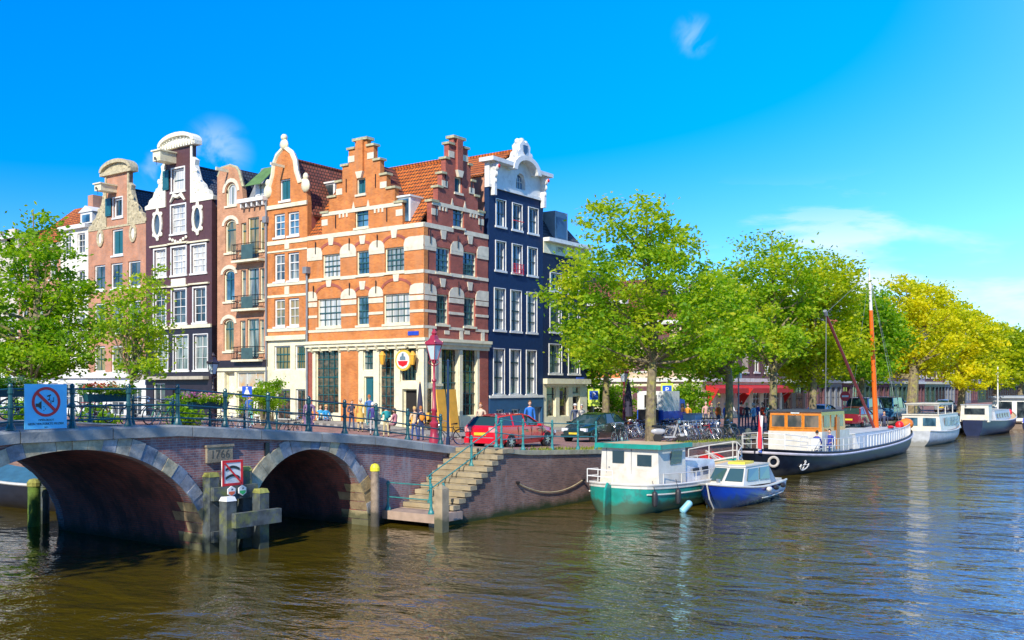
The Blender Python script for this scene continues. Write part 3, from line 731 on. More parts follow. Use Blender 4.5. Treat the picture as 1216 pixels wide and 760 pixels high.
def hole(r, k):
    x0, x1, z0, z1 = r
    if k.get('arch'):
        h = k['arch']; n = 8
        return [(x0,z0),(x1,z0)]+[(x1+(x0-x1)*i/n, z1-h+h*math.sqrt(max(0, 1-(2*i/n-1)**2))) for i in range(n+1)]
    return [(x0,z0),(x1,z0),(x1,z1),(x0,z1)]
def window(h, r, glass=GD, nx=2, nz=3, fr=.09, frame=WHITE, bar=None, sill=True, sur=0, arch=0, nohole=False, door=False, y=.10, transom=None, name=None, bw=.035, curtain=False, sillmat=None):
    x0, x1, z0, z1 = r; bar = bar or frame
    g = MB(); y0, y1 = y, y+.08
    if arch: pass
    g.box(x0,x0+fr,y0,y1,z0,z1-arch*.7); g.box(x1-fr,x1,y0,y1,z0,z1-arch*.7); g.box(x0+fr,x1-fr,y0,y1,z0,z0+fr)
    if arch:
        n = 8; ou = [(x1+(x0-x1)*i/n, z1-arch+arch*math.sqrt(max(0, 1-(2*i/n-1)**2))) for i in range(n+1)]
        inn = [(p[0]*.86+(x0+x1)/2*.14, p[1]-fr) for p in ou][::-1]; g.prism(ou+inn, y0, y1)
    else: g.box(x0+fr,x1-fr,y0,y1,z1-fr,z1)
    if sur:
        g.box(x0-sur,x0-.002,-.05,.02,z0-.02,z1+sur); g.box(x1+.002,x1+sur,-.05,.02,z0-.02,z1+sur); g.box(x0-.002,x1+.002,-.05,.02,z1+.002,z1+sur)
    o = h.build(g, name or ('door' if door else 'window'), frame)
    g = MB(); bb = bw
    ix0, ix1, iz0, iz1 = x0+fr, x1-fr, z0+fr, z1-fr
    for i in range(1, nx): x = ix0+(ix1-ix0)*i/nx; g.box(x-bb/2,x+bb/2,y0+.015,y1-.005,iz0,iz1-arch*.3)
    zs = [iz0+(iz1-iz0)*i/nz for i in range(1, nz)] if transom is None else [iz0+(iz1-iz0)*t for t in transom]
    for k, z in enumerate(zs):
        hh = bb*(1.8 if (transom or (nz > 2 and k == nz//2-(nz % 2 == 0))) else 1)
        g.box(ix0,ix1,y0+.01,y1-.01,z-hh/2,z+hh/2)
    if g.v: h.build(g, 'sash_bars', bar, o)
    g = MB()
    if door == 'solid':
        g.box(ix0,ix1,y1-.02,y1+.02,iz0,iz1)
        g.box(ix0+.15,ix1-.15,y1-.05,y1-.022,iz0+.2,iz0+(iz1-iz0)*.4); g.box(ix0+.15,ix1-.15,y1-.05,y1-.022,iz0+(iz1-iz0)*.5,iz1-.2)
        h.build(g, 'door_panel', glass, o)
    else:
        if arch: zz = z1-arch*.45
        t = rnd.uniform(-.012,.012)
        g.add([(ix0-.01,y1-.012+t,iz0-.01),(ix1+.01,y1-.012,iz0-.01),(ix1+.01,y1-.012-t,iz1+.01),(ix0-.01,y1-.012,iz1+.01)], [(0,1,2,3)])
        h.build(g, 'pane', glass, o)
    if curtain:
        g = MB(); wv = [(ix0+(ix1-ix0)*i/16) for i in range(17)]
    if sill:
        g = MB(); g.box(x0-.08-sur,x1+.08+sur,-.08,.12,z0-.13,z0-.003); h.build(g, 'sill', sillmat or frame, o)
    return o
def body(h, W, ze, depth, mat, x0=0, roof=None, zr=None, rmat=None, name='side_wall', yb=.35, xr=None):
    """side and back walls up to the eaves and a pitched roof whose ridge runs back from the gable"""
    g = MB(); g.box(x0, x0+.3, yb, depth, 0, ze); g.box(W-.3, W, yb, depth, 0, ze); g.box(x0+.3, W-.3, depth-.3, depth, 0, ze)
    h.build(g, name, mat)
    if zr:
        g = MB(); xm = xr if xr is not None else (x0+W)/2; o = .12
        for (a, b_, zz0, zz1) in ((x0-o, xm, ze-.1, zr), (W+o, xm, ze-.1, zr)):
            fl = a > b_
            vs = [(a,yb,zz0),(a,depth,zz0),(b_,depth,zz1),(b_,yb,zz1),(a,yb,zz0-.12),(a,depth,zz0-.12),(b_,depth,zz1-.12),(b_,yb,zz1-.12)]
            g.add(vs, [(0,3,2,1) if not fl else (0,1,2,3),(4,5,6,7),(0,1,5,4),(0,4,7,3),(1,2,6,5)])
        g.tube((xm,yb,zr+.02),(xm,depth,zr+.02),.1,n=6)
        r = h.build(g, 'roof', rmat)
        g = MB(); g.prism([(x0,ze),(W,ze),(xm,zr-.15)], depth-.35, depth-.05); h.build(g, 'rear_gable', mat)
        return r
def band(h, x0, x1, z0, z1, mat, name='cornice', pr=.08, mb=None):
    g = mb or MB(); g.box(x0, x1, -pr, -.002, z0, z1)
    if mb is None: return h.build(g, name, mat)
def chimney(h, x, y, z, mat, n=6, w=1.6, d=.7, hh=1.1, parent=None):
    g = MB(); g.box(x-w/2,x+w/2,y-d/2,y+d/2,z-1.4,z+hh); g.box(x-w/2-.08,x+w/2+.08,y-d/2-.08,y+d/2+.08,z+hh,z+hh+.14); c = h.build(g, 'chimney', mat)
    g = MB()
    for i in range(n): g.lathe([(.11,0),(.09,.4),(.12,.42),(.12,.47)], (x-w/2+.15+(w-.3)*i/(n-1), y, z+hh+.14), 8)
    h.build(g, 'chimney_pots', P('terracotta', (.42,.12,.06), .8), c)
BO = brick('orange_brick', (.62,.20,.045), (.46,.13,.035), (.54,.30,.13), dirt=(.50,.22,.10), dsc=.5, dlo=.48)
BRR = brick('red_brick', (.40,.09,.06), (.30,.07,.055), (.30,.16,.13), dirt=(.26,.09,.08), dsc=.8, dlo=.55)  # on the corner house's right face this red stands in for shade
BPK = brick('pinkish_brick', (.52,.22,.12), (.42,.20,.13), (.44,.30,.22), dirt=(.40,.24,.18))
BPL = brick('salmon_brick', (.54,.26,.14), (.46,.21,.12), (.46,.32,.22))
BRN = P('aubergine_brown_paint', (.085,.035,.04), .6, var=.15, scale=4, bump=.15)
BRD = P('near_black_base_paint', (.022,.016,.024), .45, var=.2)
NAVY = P('navy_painted_brick', (.010,.032,.095), .6, var=.15, scale=5, bump=.25, spec=.15)
NAVY2 = P('blue_black_painted_brick', (.010,.022,.060), .6, var=.15, scale=5, bump=.25, spec=.15)
BLUEP = P('mid_blue_plinth_paint', (.02,.085,.19), .5, var=.1)
PT = tiles('orange_pantiles', (.62,.17,.03), (.45,.11,.025))
PTD = tiles('brown_red_pantiles', (.30,.09,.05), (.20,.07,.05))
SL = tiles('grey_slate_tiles', (.07,.09,.11), (.05,.06,.08), (.02,.02,.03))
STEPT = P('mossy_coping_stone', (.40,.38,.24), .9, var=.3, scale=5)
# ---------------------------------------------------------------- corner house
root = thing('corner_house', 'orange and red brick corner house with two stepped gables and white stone bands', 'house', (SX, WY, 0))
hl = H('L', 365.3, 503.4, root); hr = H('R', 503.4, 579.5, root)
def stepgable(h, xc, zbase, levels, xl, xr, mat, zb):
    """levels: list of (half width, ztop) from the widest to the narrowest"""
    right = []; 
    z = zbase
    for hw, zt in levels: right += [(xc+hw, z), (xc+hw, zt)]; z = zt
    left = [(2*xc-x, zz) for x, zz in right[::-1]]
    return right+left
def gable_trim(h, xc, levels, hwtop):
    g = MB()
    for i, (hw, zt) in enumerate(levels):
        nxt = levels[i+1][0] if i+1 < len(levels) else 0
        if nxt:
            for sg in (-1, 1):
                a, c = sorted((xc+sg*(nxt-.02), xc+sg*(hw+.1))); g.box(a, c, -.1, .45, zt, zt+.13)
        else: g.box(xc-hw-.12, xc+hw+.12, -.14, .5, zt, zt+.16)
    h.build(g, 'step_coping', STEPT)
    g = MB()
    for i, (hw, zt) in enumerate(levels[:-1]):
        if i % 2 == 0:
            for sg in (-1, 1): a, c = sorted((xc+sg*(hw-.5), xc+sg*(hw+.015))); g.box(a, c, -.03, -.002, zt-.75, zt-.38)
    h.build(g, 'gable_stone', STONE)
zband = (hl.z(441,274)+hr.z(541,273.5))/2
ZB = zband
cfg = {}
for h, side in ((hl, 'L'), (hr, 'R')):
    if side == 'L':
        xc = h.x(428.7); hws = [h.x(478)-xc, h.x(468.7)-xc, h.x(459)-xc, h.x(451.5)-xc, h.x(443.7)-xc, h.x(435.8)-xc]
        zs = [h.z(475,247.5), h.z(464,229), h.z(455,211), h.z(447,192.3), h.z(440,175), h.z(428,166)]
        # the wide foot of the gable runs on to the neighbour
        base = [(xc-hws[0]*1.28, ZB), ]
    else:
        xc = h.x(544.3); hws = [h.x(574)-xc, h.x(567.5)-xc, h.x(563)-xc, h.x(559)-xc, h.x(555.5)-xc, h.x(550)-xc]
        zs = [h.z(570,246), h.z(565,229), h.z(561,213), h.z(557,195), h.z(553,175.5), h.z(545,167)]
    lv = list(zip(hws, zs)); cfg[side] = (xc, lv)
# equalise both gables
zs = [(a[1]+b[1])/2 for a, b in zip(cfg['L'][1], cfg['R'][1])]
for side in 'LR': xc, lv = cfg[side]; cfg[side] = (xc, [(hw, z) for (hw, _), z in zip(lv, zs)])
W1, W2 = hl.W, hr.W
AQ = P('window_green_grey', (.03,.10,.10), .4)
K = dict(frame=CREAM, bar=AQ)
# left windows
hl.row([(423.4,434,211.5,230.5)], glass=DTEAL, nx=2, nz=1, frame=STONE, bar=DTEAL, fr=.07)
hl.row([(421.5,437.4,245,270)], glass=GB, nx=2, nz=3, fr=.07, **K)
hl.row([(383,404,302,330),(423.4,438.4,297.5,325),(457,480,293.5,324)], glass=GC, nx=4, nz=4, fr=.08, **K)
hl.row([(377,405,354.5,389),(423.6,438,352,384),(455.4,486.6,348,386)], glass=GC, nx=4, nz=4, fr=.08, **K)
hl.win[3][1]['glass']; 
hl.win = [(r, dict(k)) for r, k in hl.win]
for i in (3, 6): hl.win[i][1].update(nx=3, glass=GB)
hl.win[4][1].update(glass=GH)
xpl, xpr = hl.x(405), hl.x(425.5)
SHB = P('dark_teal_glazing_bars', (.015,.10,.11), .4)
KS = dict(frame=CREAM, bar=SHB, sill=False)
hl.row([(374.4,402,415,491)], glass=GS, nx=4, nz=7, fr=.06, y=.14, **KS)
hl.row([(431,443,414,440)], glass=GH, nx=3, nz=3, fr=.06, **KS)
hl.row([(432,443.5,447,506)], glass=DTEAL, door='solid', nx=1, nz=1, fr=.06, frame=CREAM, sill=False)
hl.row([(450,468,413,494)], glass=GS, nx=3, nz=7, fr=.06, y=.14, **KS)
hl.row([(475,494,412,453)], glass=GS, nx=4, nz=4, fr=.06, **KS)
hl.row([(477.5,495,462,508)], glass=DARK, nx=1, nz=1, fr=.07, y=.22, door=True, **KS)
# right windows
KR = dict(frame=CREAM, bar=AQ)
hr.row([(540,548.4,210.5,229)], glass=DTEAL, nx=2, nz=1, frame=STONE, bar=DTEAL, fr=.07)
hr.row([(538,551,244.5,270)], glass=GB, nx=2, nz=3, fr=.07, **KR)
hr.row([(517.6,534.7,294,324.5),(549.7,566,299.5,328)], glass=GB, nx=3, nz=4, fr=.08, **KR)
hr.row([(518,532.7,350,385),(550.7,564.5,353,387.7)], glass=GH, nx=3, nz=4, fr=.08, **KR)
hr.row([(506.5,514.5,414,455)], glass=GS, nx=2, nz=4, fr=.05, **KS)
hr.row([(506.5,514.5,461,505)], glass=GS, nx=1, nz=3, fr=.05, **KS)
hr.row([(524.5,544,414,495)], glass=GS, nx=3, nz=6, fr=.06, y=.14, **KS)
hr.row([(549,567,414.5,494)], glass=GS, nx=3, nz=6, fr=.06, y=.14, **KS)
ZC = (hl.z(440,405)+hr.z(540,408))/2     # cafe cornice
for h, side, bm in ((hl,'L',BO), (hr,'R',BRR)):  # right face in darker red brick: its shade is put into the colour
    xc, lv = cfg[side]; W = h.W
    pts = [(0, ZC), (W, ZC), (W, ZB)]
    gp = stepgable(h, xc, ZB, lv, 0, W, bm, ZB)
    allw = h.win
    h.win = [q for q in allw if q[0][2] > ZC-.2]
    h.wall(pts+gp+[(0, ZB)], bm)
    h.win = [q for q in allw if q[0][2] <= ZC-.2]
    # painted timber cafe front, the brick panel butts into it
    a0 = MB(); a0.prism([(0,1.6),(W,1.6),(W,ZC-.002),(0,ZC-.002)], .0, .30, holes=[hole(r, k) for r, k in h.win]); h.build(a0, 'cafe_front', CREAM)
    h.win = allw; h.windows()
    gable_trim(h, xc, lv, 0)
    # cafe cornice with consoles
    g = MB(); e = .32 if side == 'L' else 0
    x0, x1 = (-.0, W+.35) if side == 'L' else (.002, W)
    g.box(x0, x1, -.35, -.002, ZC-.02, ZC+.16); g.box(x0, x1-(.06 if side=='L' else 0), -.26, -.003, ZC-.2, ZC-.021); g.box(x0, x1-(.1 if side=='L' else 0), -.12, -.004, ZC-.42, ZC-.201)
    h.build(g, 'cafe_cornice', CREAM)
    if side == 'L':
        g = MB()
        for i in range(12): x = .5+(W-.9)*i/11; g.prism([(0,ZC-.201),(0,ZC-.52),(-.1,ZC-.5),(-.3,ZC-.201)], x-.07, x+.07, plane='YZ')
        h.build(g, 'console', CREAM)
    # stone bands, following the photographed levels
    g = MB()
    if side == 'L': lev = [(h.z(441,274),.26),(h.z(430,328),.20),(h.z(430,391),.16),(h.z(430,300.5),.30),(h.z(445,357),.28),(h.z(445,372),.16)]
    else: lev = [(ZB,.26)]+[(z, t) for z, t in LEV[1:]]
    LEV = lev
    holes_x = [(r, k) for r, k in allw]
    for z, t in lev:
        seg = [(0.0, W)]
        for r, k in allw:
            if r[2]-.14 < z+t/2 and r[3] > z-t/2 and (r[3]-r[2]) > .5:
                ns = []
                for a, c in seg:
                    if r[1] <= a or r[0] >= c: ns.append((a, c))
                    else:
                        if r[0]-.01 > a: ns.append((a, r[0]-.01))
                        if r[1]+.01 < c: ns.append((r[1]+.01, c))
                seg = ns
        for a, c in seg:
            if c-a > .12: g.box(a, c, -.045, -.002, z-t/2, z+t/2)
    # band across the gable foot
    zg = zs[1]+.02; hw = lv[1][0]
    g.box(xc-hw+.01, xc+hw-.01, -.04, -.002, zs[1]-.62, zs[1]-.38) if False else None
    h.build(g, 'stone_band', STONE)
    g = MB(); z = zs[0]-.15-.0
    rr = [q for q in allw if q[0][3] > z-1.2 and q[0][3] < z+1.6 and q[0][2] < z]
    g.box(xc-lv[0][0]+.02, xc+lv[0][0]-.02, -.04, -.002, z-.02, z+.2)
    for sg in (-1, 1):
        for kk in range(3): x = xc+sg*(1.15+kk*.3); g.box(x-.07, x+.07, -.038, -.002, z-.25, z-.022)
        g.prism([(xc+sg*.6-.12,z+.201),(xc+sg*.6+.12,z+.201),(xc+sg*.6,z+.6)], -.038, -.002)
    h.build(g, 'gable_band', STONE)
    # relieving arches with keystones and rounded springers
    g = MB(); ga = MB()
    for r, k in allw:
        if not (k.get('nx', 0) >= 3 and ZC < r[2] < ZB-1): continue
        xm = (r[0]+r[1])/2; hw = (r[1]-r[0])/2+.28; z = r[3]+.12
        n = 10; rise = hw*.62
        ou = [(xm+hw*math.cos(math.pi*i/n), z+rise*math.sin(math.pi*i/n)) for i in range(n+1)]
        ii = [(xm+(hw-.16)*math.cos(math.pi*i/n), z+(rise-.16)*math.sin(math.pi*i/n)) for i in range(n, -1, -1)]
        ga.prism(ou+ii, -.03, -.002)
        g = MB(); g.prism([(xm-.17,z+rise-.22),(xm+.17,z+rise-.22),(xm+.26,z+rise+.28),(xm-.26,z+rise+.28)], -.055, -.003); h.build(g, 'keystone', STONE)
    rowz = sorted(set(round(r[3], 2) for r, k in allw if k.get('nx', 0) >= 3 and ZC < r[2] < ZB-1))
    for rz_ in rowz:
        rs = sorted([r for r, k in allw if abs(r[3]-rz_) < .02])
        eds = [0]+sum([[r[0], r[1]] for r in rs], [])+[W]
        for a, c in zip(eds[::2], eds[1::2]):
            a += .0; d = min(c-a, 1.5) if (a > 0 and c < W) else c-a
            cx = (a+c)/2
            if c-a < .15: continue
            w2 = (c-a)/2*.98 if (a > 0 and c < W) else (c-a)/2
            arc = [(cx+w2*math.cos(math.pi*i/6), rz_+.10+.42*math.sin(math.pi*i/6)) for i in range(7)] if (a > 0 and c < W) else \
                ([(c,rz_+.10),(c-.1,rz_+.4),(c-.4,rz_+.50),(a,rz_+.50),(a,rz_+.10)] if a == 0 else [(c,rz_+.10),(c,rz_+.50),(a+.4,rz_+.50),(a+.1,rz_+.4),(a,rz_+.10)])
            g = MB(); g.prism([(cx-w2,rz_-.10),(cx+w2,rz_-.10)]+arc, -.052, -.003); h.build(g, 'springer', STONE)
    h.build(ga, 'relieving_arch', BRR if side == 'L' else brick('shaded_arch_brick', (.24,.07,.06), (.2,.06,.05), (.2,.1,.1)))  # right arches take a darker copy, shade painted into the brick
    g = MB()   # iron wall anchors
    for (r, k) in allw:
        if k.get('nx', 0) >= 3 and ZC < r[2] < ZB-1:
            for sg in (-1,):
                x = r[0]-.55 if r[0] > 1 else r[0]-.3
                if x > .1: g.box(x-.025, x+.025, -.09, -.056, r[3]+.1, r[3]+.85)
    for sg in (-1, 1):
        g.box(xc+sg*1.2-.02, xc+sg*1.2+.02, -.06, -.002, zs[1]+.2, zs[1]+1.0) if abs(sg*1.2) < lv[2][0] else None
        g.box(xc+sg*2.1-.02, xc+sg*2.1+.02, -.06, -.002, ZB+.4, ZB+1.2) if 2.1 < lv[0][0] else None
    h.build(g, 'wall_anchor', BLACK)
    # chimney-like pinnacle strip on the top steps
    g = MB(); g.box(xc-lv[-1][0]*.55, xc+lv[-1][0]*.55, -.16, -.002, zs[3]-.5, zs[5]-.02); h.build(g, 'gable_pinnacle', bm)
    g = MB(); g.prism([(xc-.15,zs[3]-.9),(xc+.15,zs[3]-.9),(xc+.3,zs[3]-.5),(xc-.3,zs[3]-.5)], -.2, -.003); h.build(g, 'corbel_stone', STONE)
# brick panel and plinth of the cafe
g = MB(); g.box(xpl, xpr, -.03, -.002, 1.9, ZC-.5); hl.build(g, 'brick_panel', BO)
g = MB(); g.box(hl.x(485), hl.x(497.5), -.05, -.002, hl.z(491,398), hl.z(491,393.3)); hl.build(g, 'street_name_plate', P('plate_blue', (.02,.06,.45), .3))
g = MB(); g.box(hl.x(366), hl.x(371), -.03, -.003, 1.9, ZC-.5); hl.build(g, 'brick_edge', BRR)
g = MB()
for a in (515,): g.box(hr.x(514.8), hr.x(523.8), -.16, -.003, hr.z(520,458.5), hr.z(520,455.5))
g.box(hr.x(514.8), hr.x(516.4), -.10, -.004, 2.0, ZC-.45); g.box(hr.x(544.6), hr.x(548.4), -.08, -.004, 2.0, ZC-.45); hr.build(g, 'pilaster', CREAM)
g = MB(); g.box(hr.x(569.5), W2, -.02, -.003, 1.9, ZC-.43); hr.build(g, 'brick_edge', BRR)
g = MB()
for q in (525,549): g.box(hr.x(q+2.5), hr.x(q+8.5), -.03, -.003, hr.z(q+5,397), hr.z(q+5,392.5))
for q in (509,545.6,571): g.box(hr.x(q), hr.x(q+4), -.035, -.003, ZC+.17, LEV[2][0]-.09)
hr.build(g, 'stone_tablet', STONE)
# corner pilaster
g = MB(); g.box(W1-.45, W1+.03, -.06, -.003, 2.0, ZC-.44); hl.build(g, 'corner_pilaster', CREAM)
# roofs: world-aligned inside the corner root (root at SX,WY): x along canal, y back
xcR = cfg['R'][0]; ycL = W1-cfg['L'][0]; ZR = ZB+4.3
g = MB()
def roofquad(g, pts, m=0):
    a = [Vector(p) for p in pts]; nrm = (a[1]-a[0]).cross(a[2]-a[0])
    if nrm.z < 0: pts = pts[::-1]
    k = len(pts); g.add(list(pts)+[(p[0], p[1], p[2]-.14) for p in pts], [tuple(range(k)), tuple(range(k, 2*k))[::-1]]+[(i, i+k, (i+1)%k+k, (i+1)%k) for i in range(k)], m)
roofquad(g, [(0,.35,ZB),(0,W1,ZB),(xcR,W1,ZR),(xcR,.35,ZR)]); roofquad(g, [(W2,.35,ZB),(W2,W1,ZB),(xcR,W1,ZR),(xcR,.35,ZR)])
g.tube((xcR,.3,ZR+.03),(xcR,W1,ZR+.03),.12,n=6)
g.build('roof', PT, root)
g = MB(); hwL = min(ycL, W1-ycL)-.3
roofquad(g, [(.35,ycL-hwL,ZB),(.35,ycL,ZR-.05),(xcR,ycL,ZR-.05),(xcR,ycL-hwL,ZB)]); roofquad(g, [(.35,ycL+hwL,ZB),(.35,ycL,ZR-.05),(xcR,ycL,ZR-.05),(xcR,ycL+hwL,ZB)])
g.build('cross_roof', PTD, root)
g = MB(); g.box(.36,W2,W1-.3,W1-.01,ZB-6,ZB-.02); g.box(W2-.3,W2-.01,.36,W1,1,ZB-.02); g.build('rear_wall', BRR, root)
dm = MB(); dx, dy0, dy1 = .25, 1.2, 3.0; dz0, dz1 = ZB+.25, ZB+1.75
dm.box(dx, dx+2.2, dy0, dy1, dz0, dz1); dm.box(dx-.1, dx+2.2, dy0-.08, dy1+.08, dz1, dz1+.1); d_ = dm.build('dormer', WHITE, root)
g = MB(); g.box(dx-.03, dx-.002, dy0+.12, dy1-.12, dz0+.1, dz1-.1); g.build('window', GB, d_)
g = MB(); g.box(dx-.05, dx-.031, (dy0+dy1)/2-.04, (dy0+dy1)/2+.04, dz0+.1, dz1-.1); g.build('sash_bars', DTEAL, d_)
g = MB(); g.tube((0.1,0,0),(0.1,0,0.01),.01)
dp = MB(); dp.path([(-.12,W1-.1,ZB-2.2),(-.12,W1-.1,2.4)], .07); dp.box(-.35,0,W1-.3,W1+.05,ZB-2.2,ZB-1.8); dp.build('drainpipe', LEAD, root)
# ---------------------------------------------------------------- bell gable house
h = H('L', 318, 365, name='gabled_house', label='narrow orange brick house with a white rimmed bell gable left of the corner house')
W = h.W
h.row([(332.4,344.7,212.5,238)], glass=DTEAL, nx=2, nz=1, bar=DTEAL, fr=.08)
h.row([(325.3,338.2,253,281),(341.8,355,252,280)], glass=GB, nx=2, nz=3, fr=.12)
h.row([(325.7,338.2,301,334),(341.8,355,300,333)], glass=GH, nx=2, nz=3, fr=.12)
h.row([(325.7,338.3,355,388),(342.3,355,354,387)], glass=GY, nx=2, nz=3, fr=.12)
h.row([(325.5,344.7,410.5,439.5),(350.3,362.5,410,439)], glass=GY, nx=4, nz=3, fr=.08, bar=SHB, sill=False)
h.row([(327.6,344.7,462,498),(351,362.5,462,500)], glass=GS, nx=2, nz=3, fr=.08, bar=SHB, sill=False)
zc = h.z(341,403); ze = h.z(341,244); xm = h.x(337.5)
pz = [(W,ze),(h.x(363),h.z(363,222)),(h.x(360),h.z(360,214)),(h.x(355.5),h.z(355,216)),(h.x(351.5),h.z(351,203)),(h.x(350),h.z(350,190)),(h.x(346),h.z(346,181)),(xm,h.z(337.5,174.5))]
prl = pz+[(2*xm-x if 2*xm-x > .02 else .02, z) for x, z in pz[::-1][1:-1]]+[(0,ze)]
allw = h.win; h.win = [q for q in allw if q[0][2] > zc-.2]; h.wall([(0,zc),(W,zc)]+prl, BO)
h.win = [q for q in allw if q[0][2] <= zc-.2]; h.wall([(0,1.8),(W,1.8),(W,zc-.002),(0,zc-.002)], CREAM, name='shop_front')
h.win = allw; h.windows()
g = MB(); rim = [p for p in prl[1:-1]]
g.path([(p[0],.05,p[1]) for p in rim], .17, n=6); 
for p in (rim[0], rim[-1]): g.ball((p[0],.0,p[1]+.1), (.35,.2,.45)); g.ball((p[0],.0,p[1]+.65), (.2,.15,.25))
g.ball((xm,.0,rim[7-1][1]+.15),(.35,.2,.35)); g.ball((xm,.0,rim[6][1]+.6), .22)
h.build(g, 'gable_rim', CREAM, smooth=True)
for z, t, p in ((ze,.25,.1),(h.z(341,287),.25,.05),(h.z(341,297.5),.1,.04),(h.z(341,337),.2,.05),(h.z(341,351),.15,.04),(h.z(341,391.5),.2,.05),(zc+.1,.3,.2)): band(h, 0, W, z-t/2, z+t/2, CREAM, pr=p)
for z in (h.z(341,345), h.z(341,291)): g = MB(); g.box(xm+.3-.2,xm+.3+.2,-.07,-.003,z-.25,z+.25); h.build(g, 'keystone', CREAM)
g = MB(); g.box(xm-.05,xm+.05,-1.1,0,h.z(337,198)-.08,h.z(337,198)+.08); h.build(g, 'hoist_beam', CREAM)
g = MB(); g.box(W-.35,W-.02,-.06,-.003,ze-2,ze-.2); 
r = body(h, W, ze-.6, 11, BRR, zr=h.z(337,183)-.3, rmat=PTD)
ds_ = h.z(392,222)
g = MB(); x = W-1.3; g.box(W-1.9,W-.25,2.6,4.0,ze+.2,ze+1.7); g.box(W-2.1,W-.15,2.5,4.1,ze+1.7,ze+1.8); d_ = h.build(g, 'dormer', WHITE)
g = MB(); g.box(W-.249,W-.22,2.75,3.85,ze+.35,ze+1.6); h.build(g, 'window', GD, d_)
g = MB(); g.box(W-1.75,W-.4,2.57,2.598,ze+.35,ze+1.6); h.build(g, 'window', GD, d_)
chimney(h, W-.9, 6.4, h.z(337,195), BRR, w=1.6)
# ---------------------------------------------------------------- bay house
h = H('L', 258, 318, name='bay_house', label='salmon brick house with iron balconies on tall glazed bays and a green dormer awning')
W = h.W; KB = dict(frame=CREAM, bar=DTEAL)
h.row([(268,281,217,244)], glass=GC, nx=2, nz=1, arch=.6, fr=.1, **KB)
h.row([(267.5,280.3,261,300)], glass=GY, nx=1, nz=1, transom=[.72], arch=.35, fr=.1, **KB)
h.row([(266,278.5,320,358)], glass=GB, nx=2, nz=1, transom=[.72], arch=.3, fr=.1, **KB)
h.row([(265.6,277.7,379,417)], glass=GY, nx=2, nz=1, transom=[.72], arch=.3, fr=.1, **KB)
h.row([(286.5,292.5,264,300),(308.5,314,262,297)], glass=GY, nx=1, nz=1, transom=[.75], fr=.07, **KB)
h.row([(294.5,307.5,258,306)], glass=GY, nx=2, nz=1, transom=[.75], fr=.07, sill=False, **KB)
h.row([(286,292,320,358),(308.5,314,319,356)], glass=GH, nx=1, nz=1, transom=[.75], fr=.07, **KB)
h.row([(294,307.5,318,364)], glass=GH, nx=2, nz=1, transom=[.75], fr=.07, sill=False, **KB)
h.row([(285,291.5,380,418),(308,313.5,380,417)], glass=GH, nx=1, nz=1, transom=[.75], fr=.07, **KB)
h.row([(293.5,307.5,378.5,425)], glass=GH, nx=2, nz=1, transom=[.75], fr=.07, sill=False, **KB)
ST_ = glass('stained_glass', (.45,.47,.44), stripes=((1.5,1.5,1.5), (.50,.28,.08)))
h.row([(281,314,442,461)], glass=ST_, nx=3, nz=1, fr=.07, frame=WHITE, sill=False)
h.row([(281,296,464,500),(299,314,464,500)], glass=GS, nx=1, nz=1, fr=.08, frame=CREAM, sill=False)
h.row([(266.5,278.5,442,504)], glass=P('cream_door', (.70,.64,.52),.6), door='solid', nx=1, nz=1, fr=.06, y=.25, frame=CREAM, sill=False)
zf = h.z(288,434); ze = h.z(300,240); xg = h.x(289)
out = [(0,zf),(W,zf),(W,ze),(xg,ze),(xg-.15,h.z(288,222)),(xg-.5,h.z(285,205)),(xg-.75,h.z(283,199)),(h.x(272),h.z(272,197)),(h.x(262),h.z(262,200)),(0,h.z(260,210))]
allw = h.win; h.win = [q for q in allw if q[0][2] > zf-.2]; h.wall(out, BPL)
h.win = [q for q in allw if q[0][2] <= zf-.2]; h.wall([(0,2),(W,2),(W,zf-.002),(0,zf-.002)], CREAM, name='shop_front')
h.win = allw; h.windows()
g = MB(); g.path([(p[0],.1,p[1]+.03) for p in out[4:]], .12, n=6); h.build(g, 'gable_rim', STEPT)
band(h, -.02, W, zf-.1, zf+.35, BRD, 'shop_fascia', .2); band(h, 0, W, zf-.35, zf-.101, CREAM, 'shop_cornice', .12)
g = MB(); g.box(xg-.1,W,-.45,-.002,ze-.05,ze+.2)
for i in range(5): x = xg+.15+(W-xg-.3)*i/4; g.box(x-.06,x+.06,-.35,-.003,ze-.35,ze-.051)
h.build(g, 'roof_cornice', WHITE)
body(h, W, ze, 11, BPL)
g = MB(); g.prism([(.35,ze+.05),(1.6,ze+2.6),(10,ze+2.6),(10,ze+.05)], xg-.1, W, plane='YZ')
h.build(g, 'mansard_roof', LEAD)
g = MB(); g.prism([(0,ze-.5),(xg,ze-.5),(xg/2,h.z(272,199))], .36, 10); h.build(g, 'roof', SL)
g = MB(); a, c = h.x(299), h.x(313); zz0, zz1 = ze+.3, h.z(306,217); g.box(a,c,.3,2.2,zz0,zz1); d_ = h.build(g, 'dormer', WHITE)
g = MB(); g.box(a+.15,c-.15,.27,.298,zz0+.15,zz1-.1); h.build(g, 'window', GC, d_)
g = MB(); g.box((a+c)/2-.03,(a+c)/2+.03,.24,.268,zz0+.15,zz1-.1); h.build(g, 'sash_bars', DTEAL, d_)
g = MB(); g.add([(a-.25,-.35,zz1-.15),(c+.1,-.35,zz1-.15),(c+.35,.9,zz1+1.15),(a+.15,.9,zz1+1.15),(a-.25,-.35,zz1-.2),(c+.1,-.35,zz1-.2),(c+.35,.9,zz1+1.1),(a+.15,.9,zz1+1.1)], [(0,1,2,3),(7,6,5,4),(0,4,5,1),(1,5,6,2),(3,7,4,0)])
h.build(g, 'green_awning', P('green_awning_cloth', (.09,.19,.06), .8), d_)
